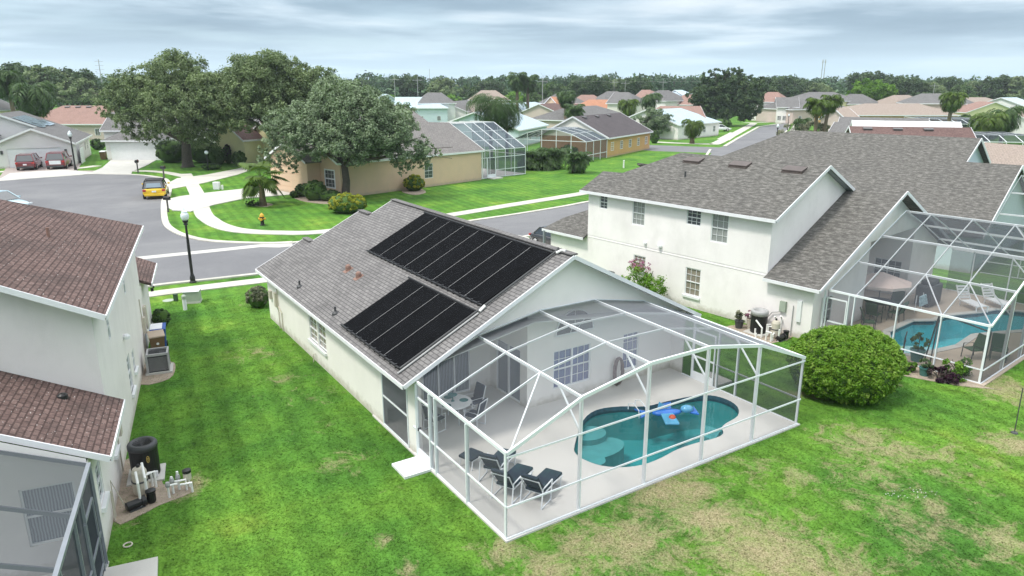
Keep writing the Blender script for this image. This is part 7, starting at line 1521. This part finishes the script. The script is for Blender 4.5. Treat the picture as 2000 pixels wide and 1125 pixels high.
spec = [('broad',30,215,13,'above the left hand palms'),('olive',85,212,12,'left of the pylon on the skyline'),('broad',118,214,11.5,'between the palms and the pink brown roof'),('olive',150,222,10,'behind the pink brown roof'),('mid',185,215,9.5,'under the pylon'),('mid',225,212,10,'left of the tall dark oak'),('olive',262,214,10.5,'tucked behind the tall dark oak'),
 ('mid',716,200,8.5,'right of the widest oak'),('broad',700,192,10,'at the skyline end of the widest oak'),('bright',760,196,7,'behind the small pale blue gable'),('mid',735,197,8,'left of the small pale blue gable'),('broad',800,186,11,'over the long pale blue roof'),('mid',845,190,9,'right of the long pale blue roof'),('olive',866,189,9.5,'above the dark grey roof'),('bright',884,195,7,'left of the small cream roof'),
 ('mid',915,196,7.5,'below the small cream roof'),('bright',936,199,6.5,'left of the queen palm crown'),('broad',958,190,9,'behind the queen palm crown'),('mid',1052,186,9,'right of the twin fan palms'),('broad',1160,190,13,'forming the round dark mass mid way'),('broad',1178,191,12.5,'right half of the round dark mass'),('broad',1143,190,11.5,'left of the round dark mass'),('mid',1120,188,10,'above the shaggy fan palm'),
 ('mid',1085,186,10,'between the twin palms and the shaggy palm'),('olive',1212,180,9,'behind the dark enclosure house'),('broad',1240,176,10,'left of the orange gable'),('mid',1335,196,7,'left of the lawn by the great oak'),('mid',1352,200,6.5,'beside the great oak on the left'),('bright',1322,203,5,'below the far pale blue house'),
 ('broad',1520,200,10.5,'right of the dark tree by the street'),('mid',1535,216,7,'before the grey roof beyond the street'),('bright',1555,226,6.5,'behind the silver car'),('broad',1550,186,11,'above the far grey roof'),('olive',1600,182,10.5,'left of the twin masts'),('broad',1580,190,11,'below the twin masts'),('mid',1640,205,8.5,'left of the bright green round tree'),('broad',1640,188,11,'above the yellow walled house'),
 ('broad',1735,188,13,'behind the bright green round tree'),('broad',1700,180,13.5,'tall behind the bright green round tree'),('broad',1760,190,12,'right of the bright green round tree'),('mid',1782,205,8,'left of the beige two storey house'),('broad',1790,186,11.5,'above the beige two storey house'),('olive',1815,184,11,'right above the beige two storey house'),('broad',1850,186,11,'behind the right queen palm'),
 ('mid',1880,192,9,'right of the right queen palm'),('olive',1900,186,10,'above the taupe roof on the right'),('broad',1925,188,11,'above the brown striped roof'),('mid',1945,194,8.5,'right of the brown striped roof'),('broad',1960,184,12,'near the right edge skyline'),('olive',1990,200,12,'at the right edge'),('olive',2010,214,12,'cut by the right edge'),('mid',1895,226,6.5,'between the two dark enclosures'),
 ('mid',1920,240,6,'behind the low dark enclosure'),('bright',1945,246,6,'beside the broad palms'),('mid',1985,240,7,'right of the broad palms'),('mid',1590,240,5.5,'beside the far street on the right'),('bright',1628,250,4.5,'by the red flower bed'),('bright',1640,236,5.5,'left of the white front wall'),('broad',1622,214,8,'behind the small pale roof'),('mid',1540,240,4,'beyond the street lamp'),
 ('mid',1000,215,6,'right of the light blue roof'),('bright',1010,186,6.5,'at the foot of the twin fan palms'),('mid',975,186,8.5,'left of the twin fan palms'),('olive',820,195,7.5,'in front of the long pale blue roof'),('mid',330,240,9,'inside the gap below the tall dark oak')]
for k, x, y_, h, w in spec: ft(k, x, y_, h, wh[k]+' '+w, TOPS.get(x), 230 if x < 330 else 320)
# rows of dark pines along the middle skyline
for i in range(64):
    x = 1040+i*6.6+random.uniform(-3,3); 
    if x > 1470: break
    ft('pine', x, 182, 0, 'narrow dark pine in the long row on the middle skyline', 147+random.uniform(-5,5), 360)
for i in range(26): ft('pine', 700+i*13+random.uniform(-4,4), 181, 0, 'narrow dark pine in the row on the left middle skyline', 151+random.uniform(-4,4), 400)
# far woodland that reads as one mass
rs = random.Random(9); bl = []
for i in range(360):
    x = -350+i*7.8+rs.uniform(-5,5); d = rs.uniform(430,760); tz = atd(x, rs.uniform(149,160), d).z; r = rs.uniform(9,15); bl.append((atd(x,150,d).x, d, tz*.48, r*1.2, r, tz*.52))
for i in range(170):
    x = -300+i*15+rs.uniform(-6,6); d = rs.uniform(350,430); tz = atd(x, rs.uniform(163,178), d).z; r = rs.uniform(6,10); bl.append((atd(x,150,d).x, d, tz*.46, r*1.4, r, tz*.54))
tag(leaves('distant_woodland', bl, 170000, 2.6, M['farleaf'], None, 3, nsub=16, low=-.5, spread=.25, sub=(.3,.5)), 'long belt of distant trees below the horizon', 'woodland', kind='stuff')
# pylon, masts, poles
def pole(label, x, d, ytop, r=.35, arms=1, group='utility poles among the far trees'):
    p = atd(x, 150, d); top = atd(x, ytop, d).z; t = thing('utility_pole', label, 'utility pole', (p.x, d, 0), 0, group); MB().tube([(0,0,0),(0,0,top)], [r*.5,r*.35], 6).build('pole', M['grey'], t)
    for k in range(arms): MB().box(-1.3-r*2,-.08,top-1.2-k*2.2,1.3+r*2,.08,top-1.05-k*2.2).build('crossarm', M['grey'], t)
pole('tall leaning power pole with crossarms on the left skyline', 197, 420, 116, .6, 4)
pole('thin utility pole left of the palms on the skyline', 770, 260, 149, .22); pole('thin utility pole right of the first one', 815, 260, 150, .22); pole('thin mast above the left middle skyline', 839, 420, 134, .3, 0)
pole('utility pole with transformer right of the twin palms', 1060, 250, 152, .25); pole('thin utility pole before the dark pines, left', 1200, 300, 155, .2); pole('thin utility pole before the dark pines, middle', 1222, 300, 157, .2); pole('thin utility pole before the dark pines, right', 1296, 300, 155, .2)
pole('utility pole above the right hand roofs', 1828, 300, 162, .3)
for x, l in ((1604,'left'),(1609,'right')):
    p = atd(x, 150, 900); top = atd(x, 116, 900).z; t = thing('radio_mast', '%s of the two tall thin masts on the right skyline' % l, 'mast', (p.x, 900, 0)); MB().tube([(0,0,0),(0,0,top)], [.7,.4], 6).build('mast', M['grey'], t); MB().lathe([(.8,0),(.8,3),(.5,3.2)], 8, (0,0,top*.9)).build('antenna', M['grey'], t)
# wires
tag(MB().tube([(atd(x, y_, 300)) for x, y_ in ((1100,158),(1200,160),(1296,159),(1400,160))], .018, 4).build('power_line', M['grey']), 'power line strung before the dark pines', 'power line')
# ------------------------------------------------------------------ grass blades close to the camera
M['clover'] = leafmat('white_clover', [(.45,.48,.42), (.6,.62,.58)], .1)
cp = at(1775,965); tag(leaves('clover_flowers', [(cp.x, cp.y, .02, .95, .35, .03)], 260, .035, M['clover'], None, 61, nsub=40, low=-1, spread=.6), 'small white clover flowers scattered in the rear lawn', 'flowers', kind='stuff')
tag(MB().tube([(.1*math.cos(a*math.pi/8), .1*math.sin(a*math.pi/8), .03) for a in range(17)], .02, 6, cap=False).build('pipe_ring', M['beige'], loc=at(250,1066)), 'small beige pipe ring in the grass by the concrete slab', 'pipe')
def blades():
    r = np.random.RandomState(4); n = 230000
    y = 9+31*r.rand(n*2)**1.15; x = (r.rand(n*2)-.5)*2*(y*.80+3)
    F = [(FM,-.1,-.12,12.1,22.5),(FR,-.0,.0,15,18),(FR,.38,-7.0,15,.2),(FL,-14,-9,.05,21),(FM,-.95,4.1,0,5.15),(FL,0,-1.8,1.3,-.3)]
    k = np.ones(len(x), bool)
    for f, u0, v0, u1, v1 in F:
        dx, dy = x-f.o.x, y-f.o.y; u = dx*f.e1.x+dy*f.e1.y; v = dx*f.e2.x+dy*f.e2.y; k &= ~((u > u0) & (u < u1) & (v > v0) & (v < v1))
    k &= (y < 36.5+ .33*(x+20)) | (x > -5); k &= ~((y > 44))
    x, y = x[k][:n], y[k][:n]; n = len(x)
    h = r.uniform(.015,.045,n); a = r.rand(n)*6.283; w = r.uniform(.010,.022,n); ln = r.uniform(.04,.09,n); b = r.rand(n)*6.283
    V = np.zeros((n,3,3)); V[:,0,0] = x-np.cos(a)*w; V[:,0,1] = y-np.sin(a)*w; V[:,1,0] = x+np.cos(a)*w; V[:,1,1] = y+np.sin(a)*w; V[:,2,0] = x+np.cos(b)*ln; V[:,2,1] = y+np.sin(b)*ln; V[:,2,2] = h
    me = bpy.data.meshes.new('grass_blades'); me.vertices.add(n*3); me.vertices.foreach_set('co', V.ravel()); me.loops.add(n*3); me.loops.foreach_set('vertex_index', np.arange(n*3)); me.polygons.add(n)
    me.polygons.foreach_set('loop_start', np.arange(n)*3); me.polygons.foreach_set('loop_total', np.full(n,3)); me.update(calc_edges=True); me.materials.append(M['grass'])
    o = bpy.data.objects.new('grass_blades', me); C.objects.link(o); tag(o, 'short lawn grass around the near houses', 'grass', kind='stuff')
blades()

# ------------------------------------------------------------------ humid air
hb = MB().box(-1100,-30,-1,1100,1250,64).build('haze', plain('haze', (1,1,1)))
hm = hb.data.materials[0]; nt = hm.node_tree
for n in list(nt.nodes):
    if n.type != 'OUTPUT_MATERIAL': nt.nodes.remove(n)
pv = N(nt, 'ShaderNodeVolumePrincipled', in_Density=.00022, in_Anisotropy=.2); pv.inputs['Color'].default_value = (.86,.93,1,1)
nt.links.new(pv.outputs[0], nt.nodes['Material Output'].inputs['Volume']); tag(hb, 'pale humid air over the whole neighbourhood', 'haze', kind='stuff')
